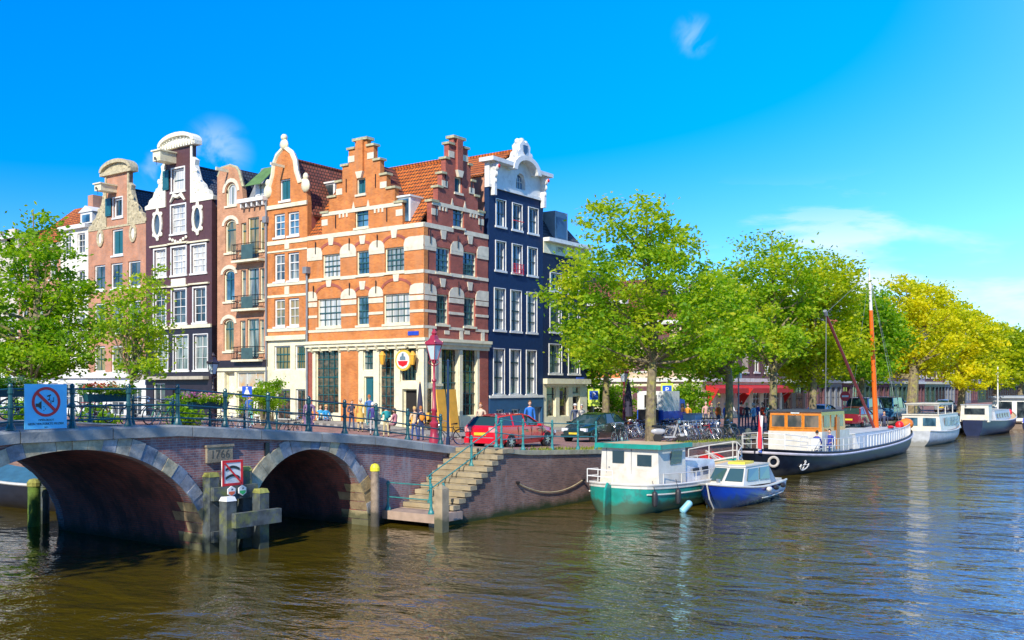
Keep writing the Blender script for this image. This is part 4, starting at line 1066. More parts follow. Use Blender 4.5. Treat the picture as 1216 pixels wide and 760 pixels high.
g = MB(); g.box(h.x(271)-.05,h.x(271)+.05,-1.0,0,h.z(271,205),h.z(271,203)+.1); h.build(g, 'hoist_beam', CREAM)
for (zt, zb_) in ((h.z(298,290), h.z(298,309)), (h.z(298,351.5), h.z(298,367)), (h.z(298,412), h.z(298,427))):
    g = MB(); a, c = h.x(282), h.x(314.8); g.box(a,c,-.55,-.002,zb_-.14,zb_)
    bal = h.build(g, 'balcony_floor', CREAM)
    g = MB(); 
    for z in (zt, (zt+zb_)/2+.1, zb_+.08):
        g.tube((a+.05,-.5,z),(c-.05,-.5,z),.022,n=5); g.tube((a+.05,-.5,z),(a+.05,0,z),.02,n=5); g.tube((c-.05,-.5,z),(c-.05,0,z),.02,n=5)
    for i in range(19): x = a+.05+(c-a-.1)*i/18; g.tube((x,-.5,zb_),(x,-.5,zt),.012,n=4)
    for i in range(3): g.tube((a+.05,-.5+i*.17,zb_),(a+.05,-.5+i*.17,zt),.012,n=4)
    h.build(g, 'balcony_railing', BLACK, bal)
    g = MB(); g.box(h.x(294),h.x(307.5),-.53,-.515,zb_+.02,zt-.08); h.build(g, 'balcony_panel', P('balcony_grey_green', (.05,.10,.10), .5), bal)
g = MB()
for r, k in h.win:
    if k.get('arch') and r[2] > zf:
        n = 8; xm = (r[0]+r[1])/2; hw = (r[1]-r[0])/2+.08
        ou = [(xm+(hw+.22)*math.cos(math.pi*i/n), r[3]-k['arch']+(k['arch']+.3)*math.sin(math.pi*i/n)) for i in range(n+1)]
        ii = [(xm+hw*math.cos(math.pi*i/n), r[3]-k['arch']+(k['arch']+.05)*math.sin(math.pi*i/n)) for i in range(n, -1, -1)]
        g.prism(ou+ii, -.05, -.002)
h.build(g, 'window_arch', STONE)
dp = MB(); dp.path([(W-.05,-.1,ze),(W-.05,-.1,2.6)], .06); dp.box(W-.25,W+.1,-.25,0,ze-1.5,ze-1.1); h.build(dp, 'drainpipe', LEAD)
# ---------------------------------------------------------------- neck gable houses
def neck(h, zs_, xm, hn, hb, wallm, trim, pedm, base_z, zneck, zped, rich=True):
    """zs_: foot of the gable; hn half width of the neck; hb half width of the body; zneck: underside of the pediment"""
    W = h.W
    out = [(0,base_z),(W,base_z),(W,zs_),(xm+hn,zs_),(xm+hn,zneck),(xm-hn,zneck),(xm-hn,zs_),(0,zs_)]
    o = h.wall(out, wallm)
    for sg in (-1, 1):   # carved claw pieces
        pts = []
        e = hb-hn
        prof2 = [(0,0),(e*1.02,0),(e*1.04,.28),(e*.86,.42),(e*.8,.75),(e*.62,.95),(e*.55,1.3),(e*.34,1.7),(e*.26,2.2),(e*.16,2.9),(e*.2,3.3),(e*.02,3.6)]
        k = (zneck-zs_)*.8/3.6
        poly = [(xm+sg*(hn+.002+p[0]), zs_+.003+p[1]*k) for p in prof2]
        if sg < 0: poly = poly[::-1]
        g = MB(); g.prism(poly, -.06, .3)
        for i in range(16):   # carved relief
            t = rnd.random()*.8; xx_ = hn+e*(1-t)*rnd.uniform(.15,.85); g.ball((xm+sg*xx_,-.06,zs_+.3+t*k*3.0), (rnd.uniform(.1,.2),.07,rnd.uniform(.1,.22)), nu=6, nv=4)
        h.build(g, 'carved_claw', trim, smooth=False)
        g = MB(); g.box(xm+sg*hn-.09*(1 if sg > 0 else 1), xm+sg*hn+.09, -.09, -.003, zs_, zneck); h.build(g, 'neck_pilaster', trim)
    g = MB(); wp = hn+.55
    g.box(xm-wp, xm+wp, -.22, .42, zneck+.003, zneck+.28)
    n = 12; rise = zped-zneck-.55
    ou = [(xm+wp*math.cos(math.pi*i/n), zneck+.28+(rise+.27)*math.sin(math.pi*i/n)) for i in range(n+1)]
    ii = [(xm+(wp-.28)*math.cos(math.pi*i/n), zneck+.283+rise*math.sin(math.pi*i/n)) for i in range(n, -1, -1)]
    g.prism(ou+ii, -.3, .42); g.prism([(xm+(wp-.27)*math.cos(math.pi*i/n), zneck+.29+(rise-.02)*math.sin(math.pi*i/n)) for i in range(n+1)], -.08, .36)
    if rich:
        for i in range(14): x = xm-wp+.12+(2*wp-.24)*i/13; g.box(x-.05,x+.05,-.32,-.221,zneck+.08,zneck+.25)
        for i in range(1, 12): t = math.pi*i/12; g.cbox((xm+(wp-.4)*math.cos(t),-.12,zneck+.3+(rise-.1)*math.sin(t)), (.1,.1,.12))
    h.build(g, 'pediment', pedm)
def oval(h, px, py, rx, rz, trim, gl=GD, ear=True):
    x, z = h.m(px, py); g = MB(); n = 16
    ou = [(x+(rx+.22)*math.cos(2*math.pi*i/n), z+(rz+.24)*math.sin(2*math.pi*i/n)) for i in range(n)]
    ii = [(x+rx*math.cos(2*math.pi*i/n), z+rz*math.sin(2*math.pi*i/n)) for i in range(n)]
    g.prism(ou, -.1, -.003, holes=[ii])
    if ear:
        for a in (.8,2.3,3.9,5.5,1.57,4.71): g.ball((x+(rx+.24)*math.cos(a),-.05,z+(rz+.26)*math.sin(a)), (.17,.08,.17), nu=6, nv=4)
    o = h.build(g, 'oval_window', trim)
    g = MB(); g.prism(ii, -.03, -.003); h.build(g, 'pane', gl, o)
def hoist(h, px, pyt, pyb, hw, mat):
    x, zt = h.m(px, pyt); zb_ = h.z(px, pyb); g = MB(); g.box(x-hw,x+hw,-1.3,-.003,zb_,zt); g.box(x-hw-.1,x+hw+.1,-1.4,-.002,zt,zt+.09)
    o = h.build(g, 'hoist_beam_housing', mat)
    g = MB(); g.box(x-.06,x+.06,-1.45,-1.4,zb_+.05,zb_+.25); g.path([(x,-1.3,zb_),(x,-1.3,zb_-.12),(x+.06,-1.3,zb_-.2),(x,-1.3,zb_-.26)], .02, n=5); h.build(g, 'hook', BLACK, o)
def shutter(h, px0, px1, py0, py1, mat):
    r = h.rect((px0,px1,py0,py1)); g = MB(); g.box(r[0],r[1],-.12,-.06,r[2],r[3]); 
    for z in (r[2]+.15, r[3]-.15): g.box(r[0]+.03,r[1]-.03,-.14,-.121,z-.05,z+.05)
    h.build(g, 'shutter', mat)
h = H('L', 173.4, 251.5, name='neck_gabled_house', label='dark aubergine house with ornate cream white neck gable and oval windows')
W = h.W
h.row([(204.5,219,200,227)], glass=GC, nx=1, nz=2, fr=.12, sur=.1, bar=SHB)
h.row([(203.5,220.5,243.5,277)], glass=GC, nx=2, nz=4, fr=.09, sur=.1)
h.row([(183.5,197,296.5,327),(204,221,293.5,330),(227.5,244.5,291,322)], glass=GC, nx=3, nz=4, fr=.09, sur=.10)
h.row([(183,197,346,385),(204.5,221,344.5,384.7),(230,244.5,341.5,383)], glass=GD, nx=2, nz=4, fr=.09, sur=.10, bw=.028)
h.row([(185,199.5,400,440),(206.5,223.5,398.5,439.7),(230.5,246.5,397,439)], glass=GH, nx=2, nz=3, fr=.09, sur=.07, bw=.028)
BASE = h.z(212,388.5)
h.row([(205,225,462,503)], glass=GD, nx=3, nz=2, fr=.08, frame=BRD, sill=False)
h.row([(182,196,455,495)], glass=GD, nx=2, nz=2, fr=.08, sill=False)
zs_ = h.z(212,243.5); xm = h.x(212)
allw = h.win; h.win = [q for q in allw if q[0][2] > BASE-.3]
neck(h, zs_, xm, h.x(228)-xm, W/2+.05, BRN, P('ivory_carved_stone', (.78,.75,.62), .7, var=.1, scale=8, bump=.4), P('ivory_carved_stone', (1,1,1)), BASE, h.z(211,176), h.z(210,158.5))
h.win = [q for q in allw if q[0][2] <= BASE-.3]; h.wall([(0,2),(W,2),(W,BASE-.002),(0,BASE-.002)], BRD, name='base_wall'); h.win = allw; h.windows()
IV = MATS['ivory_carved_stone']
oval(h, 187.5, 267, .35, .75, IV); oval(h, 235, 259.5, .35, .75, IV)
hoist(h, 205, 183.5, 195, .42, CREAM); shutter(h, 194.6, 201.5, 203, 226, DTEAL)
g = MB()
for sg in (-1, 1): g.path([(xm,-.08,h.z(212,234)),(xm+sg*.4,-.08,h.z(212,232)),(xm+sg*.8,-.08,h.z(212,239))], [.14,.16,.08], n=6)
for i in range(7): g.ball((xm-.9+.3*i,-.06,h.z(212,282)-.35+abs(i-3)*.1), (.14,.07,.12), nu=6, nv=4)
h.build(g, 'carved_garland', IV)
for a, c, zz in ((182,198.5,295.5),(203,222,292),(226,246,290),(182,198.5,344.5),(203,222,343),(228,246,340)):
    r = h.rect((a,c,zz-1.5,zz)); band(h, r[0]-.25, r[1]+.25, r[2]-.02+.15, r[3]+.15, CREAM, 'window_head', .16)
band(h, 0, W, BASE-.12, BASE+.1, CREAM, 'belt_course', .12)
band(h, 0, h.x(248), h.z(212,449)-.1, h.z(212,449)+.12, P('faded_awning_cloth', (.42,.38,.30), .8), 'awning_roll', .5)
g = MB(); r = h.rect((204,221,331,341)); g.box(r[0],r[1],-.07,-.003,r[2],r[3]); h.build(g, 'carved_panel', IV)
body(h, W, zs_-.3, 12, BRD, zr=h.z(212,180)-.8, rmat=SL)
hn_ = h
h = H('L', 105, 173.2, name='neck_gabled_house', label='pinkish brick house with mossy stone neck gable left of the aubergine house')
W = h.W; KN = dict(frame=WHITE, bar=DTEAL)
h.row([(135,145.5,235,258)], glass=GD, nx=2, nz=1, fr=.14, sur=.08, **KN)
h.row([(133,146,272,303)], glass=DTEAL, nx=2, nz=1, fr=.12, **KN)
h.row([(112,125,314,344),(131.5,145.5,312.5,343),(152,166.7,310,341)], glass=GD, nx=2, nz=2, fr=.12, **KN)
h.row([(112,125,361,397),(132,146,358,394.5),(152.5,167.3,355.5,393)], glass=GH, nx=2, nz=2, fr=.12, **KN)
h.row([(112,125,411,442),(132,146,410.5,441.5),(153,168,409,441)], glass=GY, nx=2, nz=2, fr=.12, **KN)
zf = h.z(140,447)
h.row([(113,122,461,500),(131,147,461,490),(155,168,461,490)], glass=GD, nx=2, nz=2, fr=.1, frame=WHITE, sill=False)
zs_ = h.z(140,268); xm = h.x(139.5)
allw = h.win; h.win = [q for q in allw if q[0][2] > zf-.2]
CL = P('mossy_carved_stone', (.46,.40,.26), .9, var=.3, scale=6, bump=.5)
neck(h, zs_, xm, h.x(153)-xm, W/2-.1, BPK, CL, CL, zf, h.z(139,207), h.z(139,189.5), rich=False)
h.win = [q for q in allw if q[0][2] <= zf-.2]; h.wall([(0,2),(W,2),(W,zf-.002),(0,zf-.002)], WHITE, name='base_wall'); h.win = allw; h.windows()
oval(h, 119.8, 283, .22, .42, CL, WHITE, False); oval(h, 158.5, 277, .22, .42, CL, WHITE, False)
for px in (119.8,158.5): pass
hoist(h, 135, 222, 229.5, .4, CREAM); shutter(h, 126.5, 133, 236, 257, DTEAL)
band(h, 0, W, zf-.1, zf+.3, WHITE, 'cornice', .25); band(h, 0, W, h.z(140,268)-.12, h.z(140,268)+.02, CL, 'gable_band', .05)
body(h, W, zs_-.3, 12, BPK, zr=h.z(139,212)-.6, rmat=SL)
# ---------------------------------------------------------------- white houses further left
def plain(px0, px1, label, wallm, pyt, cols, rows, pyb=446, frame=WHITE, glassm=GD, nx=2, nz=3, roofm=None, zr=None, name='white_house', side='L', base=None, bands=True, depth=11, corn=.3):
    h = H(side, px0, px1, name=name, label=label); W = h.W; pm_ = (px0+px1)/2
    ze = h.z(pm_, pyt); zf = h.z(pm_, pyb)
    for (a, c) in rows:
        zt, zb_ = h.z(pm_, a), h.z(pm_, c)
        for k in range(cols):
            x = W*(k+.5)/cols; ww = W/cols*.27
            h.win.append(([x-ww,x+ww,zb_,zt], dict(glass=rnd.choice([glassm,GH,GD]), nx=nx, nz=nz, frame=frame, fr=.1)))
    g0 = 1.6
    allw = h.win; h.wall([(0,zf),(W,zf),(W,ze),(0,ze)], wallm)
    h.win = []
    for k in range(cols): x = W*(k+.5)/cols; h.win.append(([x-W/cols*.32,x+W/cols*.32,2.9,zf-.6], dict(glass=GD, nx=2, nz=2, frame=frame, fr=.1, sill=False)))
    h.wall([(0,g0),(W,g0),(W,zf-.002),(0,zf-.002)], base or WHITE, name='base_wall'); h.win = h.win+allw; h.windows()
    band(h, 0, W, ze-.3, ze, frame, 'cornice', corn); band(h, 0, W, zf-.2, zf+.15, frame, 'shop_cornice', .2)
    if zr: body(h, W, ze, depth, wallm, zr=None)
    if zr:
        g = MB(); g.prism([(.05,ze+.01),(depth*.45,ze+zr),(depth-.3,ze+.01)], 0, W, plane='YZ'); h.build(g, 'roof', roofm or SL)
    return h
h = plain(72, 104.8, 'tall narrow white house with small dormer behind the thin tree', P('offwhite_render', (.70,.68,.60), .7), 268, 2, [(278,302),(322,352),(372,408)], roofm=SL, zr=1.6)
r = h.W; g = MB(); g.box(1.1,r-1.1,1.0,2.5,h.z(88,268)+.02,h.z(88,262)+.8); g.prism([(.9,h.z(88,262)+.802),(r-.9,h.z(88,262)+.802),(r/2,h.z(88,262)+1.3)], .9, 2.5); d_ = h.build(g, 'dormer', WHITE)
g = MB(); g.box(1.4,r-1.4,.95,.998,h.z(88,266)+.3,h.z(88,262)+.6); h.build(g, 'window', GB, d_)
g = MB(); g.box(.5,1.2,2,3,h.z(88,268),h.z(88,262)+2.4); h.build(g, 'chimney', BPK)
plain(22, 71.8, 'white and pink house with a bright orange tiled roof behind the large left tree', BPK, 292, 3, [(305,333),(352,388),(400,432)], roofm=PT, zr=4.0)
plain(-30, 21.8, 'pale gabled house at the far left edge behind the tree crown', P('grey_cream_render', (.55,.50,.42), .7), 282, 3, [(275,303),(320,350),(370,402)], roofm=PTD, zr=1.4)
plain(-95, -30.2, 'brown brick house left of the pale house, mostly outside the picture', BRR, 330, 3, [(340,363),(372,388),(400,420)], roofm=SL, zr=.8)
# ---------------------------------------------------------------- blue house
h = H('R', 580.5, 644.8, name='blue_house', label='tall navy blue painted house with white cornice gable and ornate crest')
W = h.W; KW = dict(frame=WHITE, bar=P('sash_dark_green', (.02,.06,.07), .4), fr=.06, sur=.05, bw=.05)
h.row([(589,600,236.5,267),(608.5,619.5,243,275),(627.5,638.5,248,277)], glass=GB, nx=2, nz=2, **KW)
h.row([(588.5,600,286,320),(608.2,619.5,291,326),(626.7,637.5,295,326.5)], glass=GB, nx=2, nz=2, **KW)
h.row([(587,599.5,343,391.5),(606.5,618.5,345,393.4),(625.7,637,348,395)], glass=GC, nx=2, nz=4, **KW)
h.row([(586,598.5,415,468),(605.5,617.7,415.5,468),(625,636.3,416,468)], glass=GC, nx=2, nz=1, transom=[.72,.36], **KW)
zpl = h.z(612,470.5)
h.row([(589,598.5,486,497),(607,617,486,497)], glass=GD, nx=2, nz=1, frame=WHITE, fr=.08, sill=False)
h.row([(635,643,483,503)], glass=P('grey_door_paint', (.16,.2,.26), .5), door='solid', nx=1, nz=1, frame=LEAD, fr=.08, sill=False)
zg = h.z(615,231); zt = h.z(618,203.5)
allw = h.win; h.win = [q for q in allw if q[0][2] > zpl-.2]; h.wall([(0,zpl),(W,zpl),(W,zg),(0,zg)], NAVY)
h.win = [q for q in allw if q[0][2] <= zpl-.2]; h.wall([(0,1.5),(W,1.5),(W,zpl-.002),(0,zpl-.002)], BLUEP, name='base_wall', y=-.04, depth=.35)
h.win = allw; h.windows()
band(h, 0, W, zpl-.1, zpl+.06, WHITE, 'plinth_band', .1)
xm = h.x(617.5); hwA = (h.x(622)-h.x(611))/2
h.win = [([xm-hwA,xm+hwA,zg+.35,zt-.15], dict(glass=GB, nx=3, nz=2, arch=hwA, fr=.07, frame=WHITE, sill=False))]
h.wall([(-.05,zg+.002),(W+.05,zg+.002),(W+.05,zt),(-.05,zt)], WHITE, name='gable_front', y=-.06); h.windows()
g = MB(); g.box(-.15, W+.15, -.14, -.062, zg-.02, zg+.16)
g.box(-.35, xm-1.15, -.6, .5, zt+.002, zt+.25); g.box(xm+1.15, W+.35, -.6, .5, zt+.002, zt+.25)
n = 12
ou = [(xm+1.55*math.cos(math.pi*i/n), zt-.15+1.05*math.sin(math.pi*i/n)) for i in range(n+1)]; ii = [(xm+1.15*math.cos(math.pi*i/n), zt-.15+.75*math.sin(math.pi*i/n)) for i in range(n, -1, -1)]
g.prism(ou+ii, -.65, .45); g.prism([(p[0]*1,p[1]) for p in ii][::-1], -.058, .3)
h.build(g, 'gable_cornice', WHITE)
g = MB(); cz = zt+.75
g.prism([(xm-.95,cz-.15),(xm+.95,cz-.15),(xm+.75,cz+.35),(xm+.55,cz+.5),(xm+.6,cz+.8),(xm+.35,cz+1.05),(xm-.35,cz+1.05),(xm-.6,cz+.8),(xm-.55,cz+.5),(xm-.75,cz+.35)], -.4, .2)
for sg in (-1, 0, 1): g.ball((xm+sg*.4,-.1,cz+1.08+(.1 if sg == 0 else 0)), (.22,.2,.2))
for sg in (-1, 1): g.ball((xm+sg*.8,-.2,cz+.25), (.25,.2,.3))
cr = h.build(g, 'crest', WHITE, smooth=True)
g = MB(); g.prism([(xm-.2,cz+.45),(xm,cz+.25),(xm+.2,cz+.45),(xm+.22,cz+.85),(xm-.22,cz+.85)], -.46, -.402); h.build(g, 'shield', BLUEP, cr)
for sg, xx_ in ((0, .25), (1, W-.25)):
    g = MB()
    for k, rr_ in enumerate((.3,.24,.2,.16)): g.ball((xx_,-.3+k*.03,zt-.3-k*.42), (rr_*.7,rr_,rr_), nu=8, nv=5)
    g.box(xx_-.12,xx_+.12,-.35,-.061,zg-.5,zt-.002); o = h.build(g, 'scroll_bracket', WHITE, smooth=True)
    g = MB(); g.ball((xx_,-.62,zt-.28), (.12,.06,.12)); h.build(g, 'red_rosette', SR, o)
body(h, W, zt-.6, 17, BPK, zr=h.z(612,178), rmat=PT, name='side_wall', yb=.36)
g = MB(); r = h.rect((608.2,619.5,314,326)); 
for z in (r[3], (r[2]+r[3])/2, r[2]+.05): g.tube((r[0]-.05,-.15,z),(r[1]+.05,-.15,z),.02,n=5)
for i in range(7): x = r[0]+(r[1]-r[0])*i/6; g.tube((x,-.15,r[2]),(x,-.15,r[3]),.015,n=4)
h.build(g, 'red_window_rail', SR)
g = MB(); z = h.z(614,263); g.tube((h.x(608),-.12,z),(h.x(620),-.12,z),.03,n=5); h.build(g, 'red_window_bar', SR)
# ---------------------------------------------------------------- blue-black house
h = H('R', 645, 697, name='dark_house', label='lower blue black house with white cornice, grey hoist dormer and cream shop front')
W = h.W; KW = dict(frame=WHITE, bar=MATS['sash_dark_green'], fr=.06, sur=.05, bw=.05)
h.row([(653.3,665.5,321,345),(675,687,332,349)], glass=GB, nx=2, nz=2, **KW)
h.win[-1][0][2:] = h.win[-2][0][2:]
h.row([(653,666,360,394),(675.5,688,361.5,396)], glass=GH, nx=2, nz=3, **KW)
h.row([(652,666.5,408.5,443),(675,688,411,444)], glass=GH, nx=2, nz=3, **KW)
zf = h.z(671,455)
KC = dict(frame=CREAM, bar=BRD, sill=False, fr=.06)
h.row([(649,660,459,494),(664.5,675,459,495)], glass=GS, nx=1, nz=1, transom=[.75], **KC)
h.row([(680,688.7,459,468)], glass=GS, nx=1, nz=1, **KC)
h.row([(680,688.7,470,500)], glass=GS, nx=1, nz=1, door=True, **KC)
ze = h.z(660,301)
allw = h.win; h.win = [q for q in allw if q[0][2] > zf-.2]; h.wall([(0,zf),(W,zf),(W,ze),(0,ze)], NAVY2)
h.win = [q for q in allw if q[0][2] <= zf-.2]; h.wall([(0,1.5),(W,1.5),(W,zf-.002),(0,zf-.002)], CREAM, name='shop_front'); h.win = allw; h.windows()
band(h, -.02, W, zf-.05, zf+.3, CREAM, 'shop_cornice', .35); band(h, 0, W+.1, ze+.65, ze+.9, WHITE, 'cornice', .5); band(h, 0, W, ze-.1, ze+.65, CREAM, 'frieze', .06)
bd = [o for o in h.root.children if o.name.startswith('frieze')][0]
txt('1890', .5, P('frieze_lettering', (.12,.12,.14), .6), bd, (h.x(664),-.07,ze+.28), name='year_numerals')
body(h, W, ze+.6, 11, NAVY2, name='side_wall')
g = MB(); z0 = ze+.9
g.add([(0,.3,z0),(W,.3,z0),(W,10.8,z0),(0,10.8,z0),(.9,1.6,z0+2.1),(W-1.6,1.6,z0+2.1),(W-1.6,9,z0+2.1),(.9,9,z0+2.1)], [(0,3,2,1),(4,5,6,7),(0,1,5,4),(1,2,6,5),(2,3,7,6),(3,0,4,7)])
h.build(g, 'hipped_roof', SL)
g = MB(); g.box(1.9,3.5,.3,2.6,z0+.05,z0+2.1); d_ = h.build(g, 'hoist_dormer', P('blue_grey_lead', (.16,.24,.32), .5))
g = MB(); g.box(2.1,3.3,.27,.298,z0+.3,z0+1.7); h.build(g, 'shutter', BLUEP, d_)
g = MB(); g.box(.2,1.8,1.2,2.2,z0+1.4,z0+2.6); g.box(.05,1.95,1.05,2.35,z0+2.601,z0+2.8); h.build(g, 'chimney', CREAM)
g = MB(); g.box(h.x(684),h.x(693),-.06,-.003,h.z(688,450.5),h.z(688,448)); h.build(g, 'street_name_plate', P('plate_blue', (1,1,1)))
# ---------------------------------------------------------------- second block beyond the side street
B2 = 62.0
def block_house(x0, W, ze, wallm, label, face='R', cols=3, floors=3, base=None, roofm=SL, zr=2.2, y0=WY, gab=None, name='row_house', bars=WHITE, wf=.26):
    """face R: front on the main canal; face L: front on the side street"""
    if face == 'R': rt = thing(name, label, 'house', (x0, y0, 0), 0)
    else: rt = thing(name, label, 'house', (y0, x0, 0), -math.pi/2)
    class Q: pass
    h = H.__new__(H); h.side = face; h.op = []; h.win = []; h.root = rt; h.L = None; h.Z = None; h.W = W
    zf = 1.8+3.5; fh = (ze-zf-.3)/floors
    for f in range(floors):
        z0 = zf+.75+f*fh
        for k in range(cols):
            x = W*(k+.5)/cols; ww = W/cols*wf
            h.win.append(([x-ww,x+ww,z0,z0+fh*.66], dict(glass=rnd.choice([GD,GH,GB,GC]), nx=2, nz=2, frame=bars, fr=.1, sill=True)))
    a = h.win; h.wall([(0,zf),(W,zf),(W,ze),(0,ze)] if not gab else [(0,zf),(W,zf),(W,ze),(W*.72,ze+.3),(W*.64,ze+2.2),(W*.36,ze+2.2),(W*.28,ze+.3),(0,ze)], wallm)
    h.win = [([W*(k+.5)/cols-W/cols*.34,W*(k+.5)/cols+W/cols*.34,2.3,zf-.6], dict(glass=GS, nx=2, nz=2, frame=base or bars, fr=.1, sill=False)) for k in range(cols)]
    h.wall([(0,1.4),(W,1.4),(W,zf-.002),(0,zf-.002)], base or CREAM, name='shop_front'); h.win = h.win+a; h.windows()
    band(h, 0, W, zf-.2, zf+.15, bars, 'shop_cornice', .25)
    if gab: g = MB(); g.box(W*.34,W*.66,-.15,.4,ze+2.2,ze+2.45); h.build(g, 'gable_coping', bars)
    else: band(h, 0, W, ze-.35, ze, bars, 'cornice', .4)
    g = MB(); g.box(0,.3,.36,11,0,ze); g.box(W-.3,W,.36,11,0,ze); g.box(.3,W-.3,10.7,11,0,ze); h.build(g, 'side_wall', wallm)
    g = MB(); g.prism([(.1,ze+.01),(3.5,ze+zr),(8,ze+zr),(10.9,ze+.01)], .01, W-.01, plane='YZ'); h.build(g, 'roof', roofm)
    return h
# side street frontage, facing the sun (left to right in the picture = towards the canal)
yy = WY
specs = [(7.0, 10.5, P('sand_render', (.62,.48,.34), .7), 'sand coloured house at the side street corner of the second block', PTD, 3),
         (6.2, 12.5, BO, 'orange brick house with tall white windows across the side street', PTD, 2),
         (6.4, 13.5, BPL, 'salmon brick house behind the parked truck across the side street', SL, 3),
         (6.0, 12.0, P('pale_pink_render', (.60,.42,.36), .7), 'pale pink house across the side street behind the yellow flower bed', PTD, 2),
         (7.0, 13.0, P('warm_grey_render', (.48,.42,.36), .7), 'warm grey house deep in the side street', SL, 3),
         (7.0, 12.5, BPK, 'deepest pink brick house in the side street', SL, 3)]
ypos = WY
for i, (w, ze, wm, lab, rm, cols) in enumerate(specs):
    block_house(ypos+w, w-.02, ze, wm, lab, 'L', cols, 2 if ze < 11 else 3, roofm=rm, y0=B2)
    ypos += w
BPU = brick('purple_brown_brick', (.17,.07,.08), (.13,.055,.07), (.16,.11,.12))
h = block_house(B2+.37+11, 8.0, 8.7, BPU, 'low purple brown brick cafe with long red awnings', 'R', 3, 1, roofm=PTD, zr=3.2, name='cafe_house')
CAFE = h
block_house(B2+.02, 11.3, 9.2, BPU, 'purple brick house joining the red awning cafe on its left', 'R', 4, 1, roofm=PTD, zr=3.2)
xx = B2+19.4
labs = ['grey brown brick canal house right of the red awning cafe', 'dark brick canal house behind the wooden wheelhouse', 'tall grey canal house behind the leaning boom', 'brown canal house left of the orange mast', 'purple grey canal house right of the orange mast', 'red brown canal house beyond the mast',
        'grey plastered canal house behind the white cruiser', 'dark canal house with white frames behind the cruiser', 'pale canal house behind the dark barge', 'brick canal house behind the dark barge bow', 'far reddish canal house behind the houseboat', 'far white canal house behind the houseboat',
        'farthest brown canal house at the right edge', 'farthest grey canal house at the right edge', 'farthest brick canal house at the right edge', 'last pale canal house in the far row']
mats_ = [BPU, brick('dark_grey_brick', (.12,.11,.12), (.09,.08,.09), (.14,.13,.13)), P('grey_plaster', (.36,.36,.38), .7), BRR, P('lilac_grey_plaster', (.34,.30,.36), .7), BPU, P('white_plaster', (.62,.62,.60), .6)]
for i, lab in enumerate(labs):
    w = 6.2+rnd.uniform(-.6,1.2)
    block_house(xx, w-.03, 11.5+rnd.uniform(-1.2,1.8), mats_[(i*3+1) % len(mats_)], lab, 'R', 3 if i % 3 else 2, 3, base=rnd.choice([BRD, LEAD, BRD, BPU, P('bottle_green_front', (.02,.06,.04), .5)]), bars=rnd.choice([WHITE, CREAM, LEAD]), roofm=rnd.choice([SL, PTD]), gab=(i % 3 == 1), name='canal_house')
    xx += w
    if i >= 8: xx += 2.5*0
for i, lab in enumerate(('very distant brick canal house past the houseboats','very distant pale canal house past the houseboats','very distant dark canal house past the houseboats','very distant grey canal house past the houseboats','very distant red canal house at the end of the canal','very distant lilac canal house at the end of the canal','very distant white canal house at the end of the canal')):
    block_house(xx, 15, 11.5+rnd.uniform(-1,1.5), mats_[i % len(mats_)], lab, 'R', 6, 3, base=BRD, roofm=SL, name='canal_house'); xx += 15.1
# awnings of the red cafe
AR = P('red_awning_cloth', (.45,.012,.012), .6, var=.08)
def awning(x0, x1, ztop, out, drop, label, y0=WY):
    t = thing('awning', label, 'awning', (x0, y0, 0))
    W = x1-x0; g = MB(); g.add([(0,-.02,ztop),(W,-.02,ztop),(W,-out,ztop-drop),(0,-out,ztop-drop),(0,-.02,ztop-.04),(W,-.02,ztop-.04),(W,-out,ztop-drop-.04),(0,-out,ztop-drop-.04)], [(3,2,1,0),(4,5,6,7),(0,1,5,4),(1,2,6,5),(0,4,7,3)])
    g.build('cloth', AR, t)
    g = MB(); g.box(0,W,-out-.03,-out-.002,ztop-drop-.42,ztop-drop+.02); g.build('valance', AR, t)
    for x in (.1, W-.1): g = MB(); g.beam((x,-.05,ztop-1.2),(x,-out+.05,ztop-drop-.08),.05,.05); g.build('arm', WHITE, t)
    g = MB(); st = P('white_awning_stripe', (.75,.7,.65), .6)
    for x in (0, W): g.add([(x,-.03,ztop-.05),(x,-out,ztop-drop-.05),(x,-out*.3,ztop-1.9)], [(0,1,2)])
    g.build('side_flap', AR, t)
awning(B2+1, B2+7.5, 4.85, 1.3, .35, 'left red awning over the cafe terrace')
awning(B2+8.3, B2+19, 4.85, 1.4, .35, 'long right red awning over the cafe terrace')
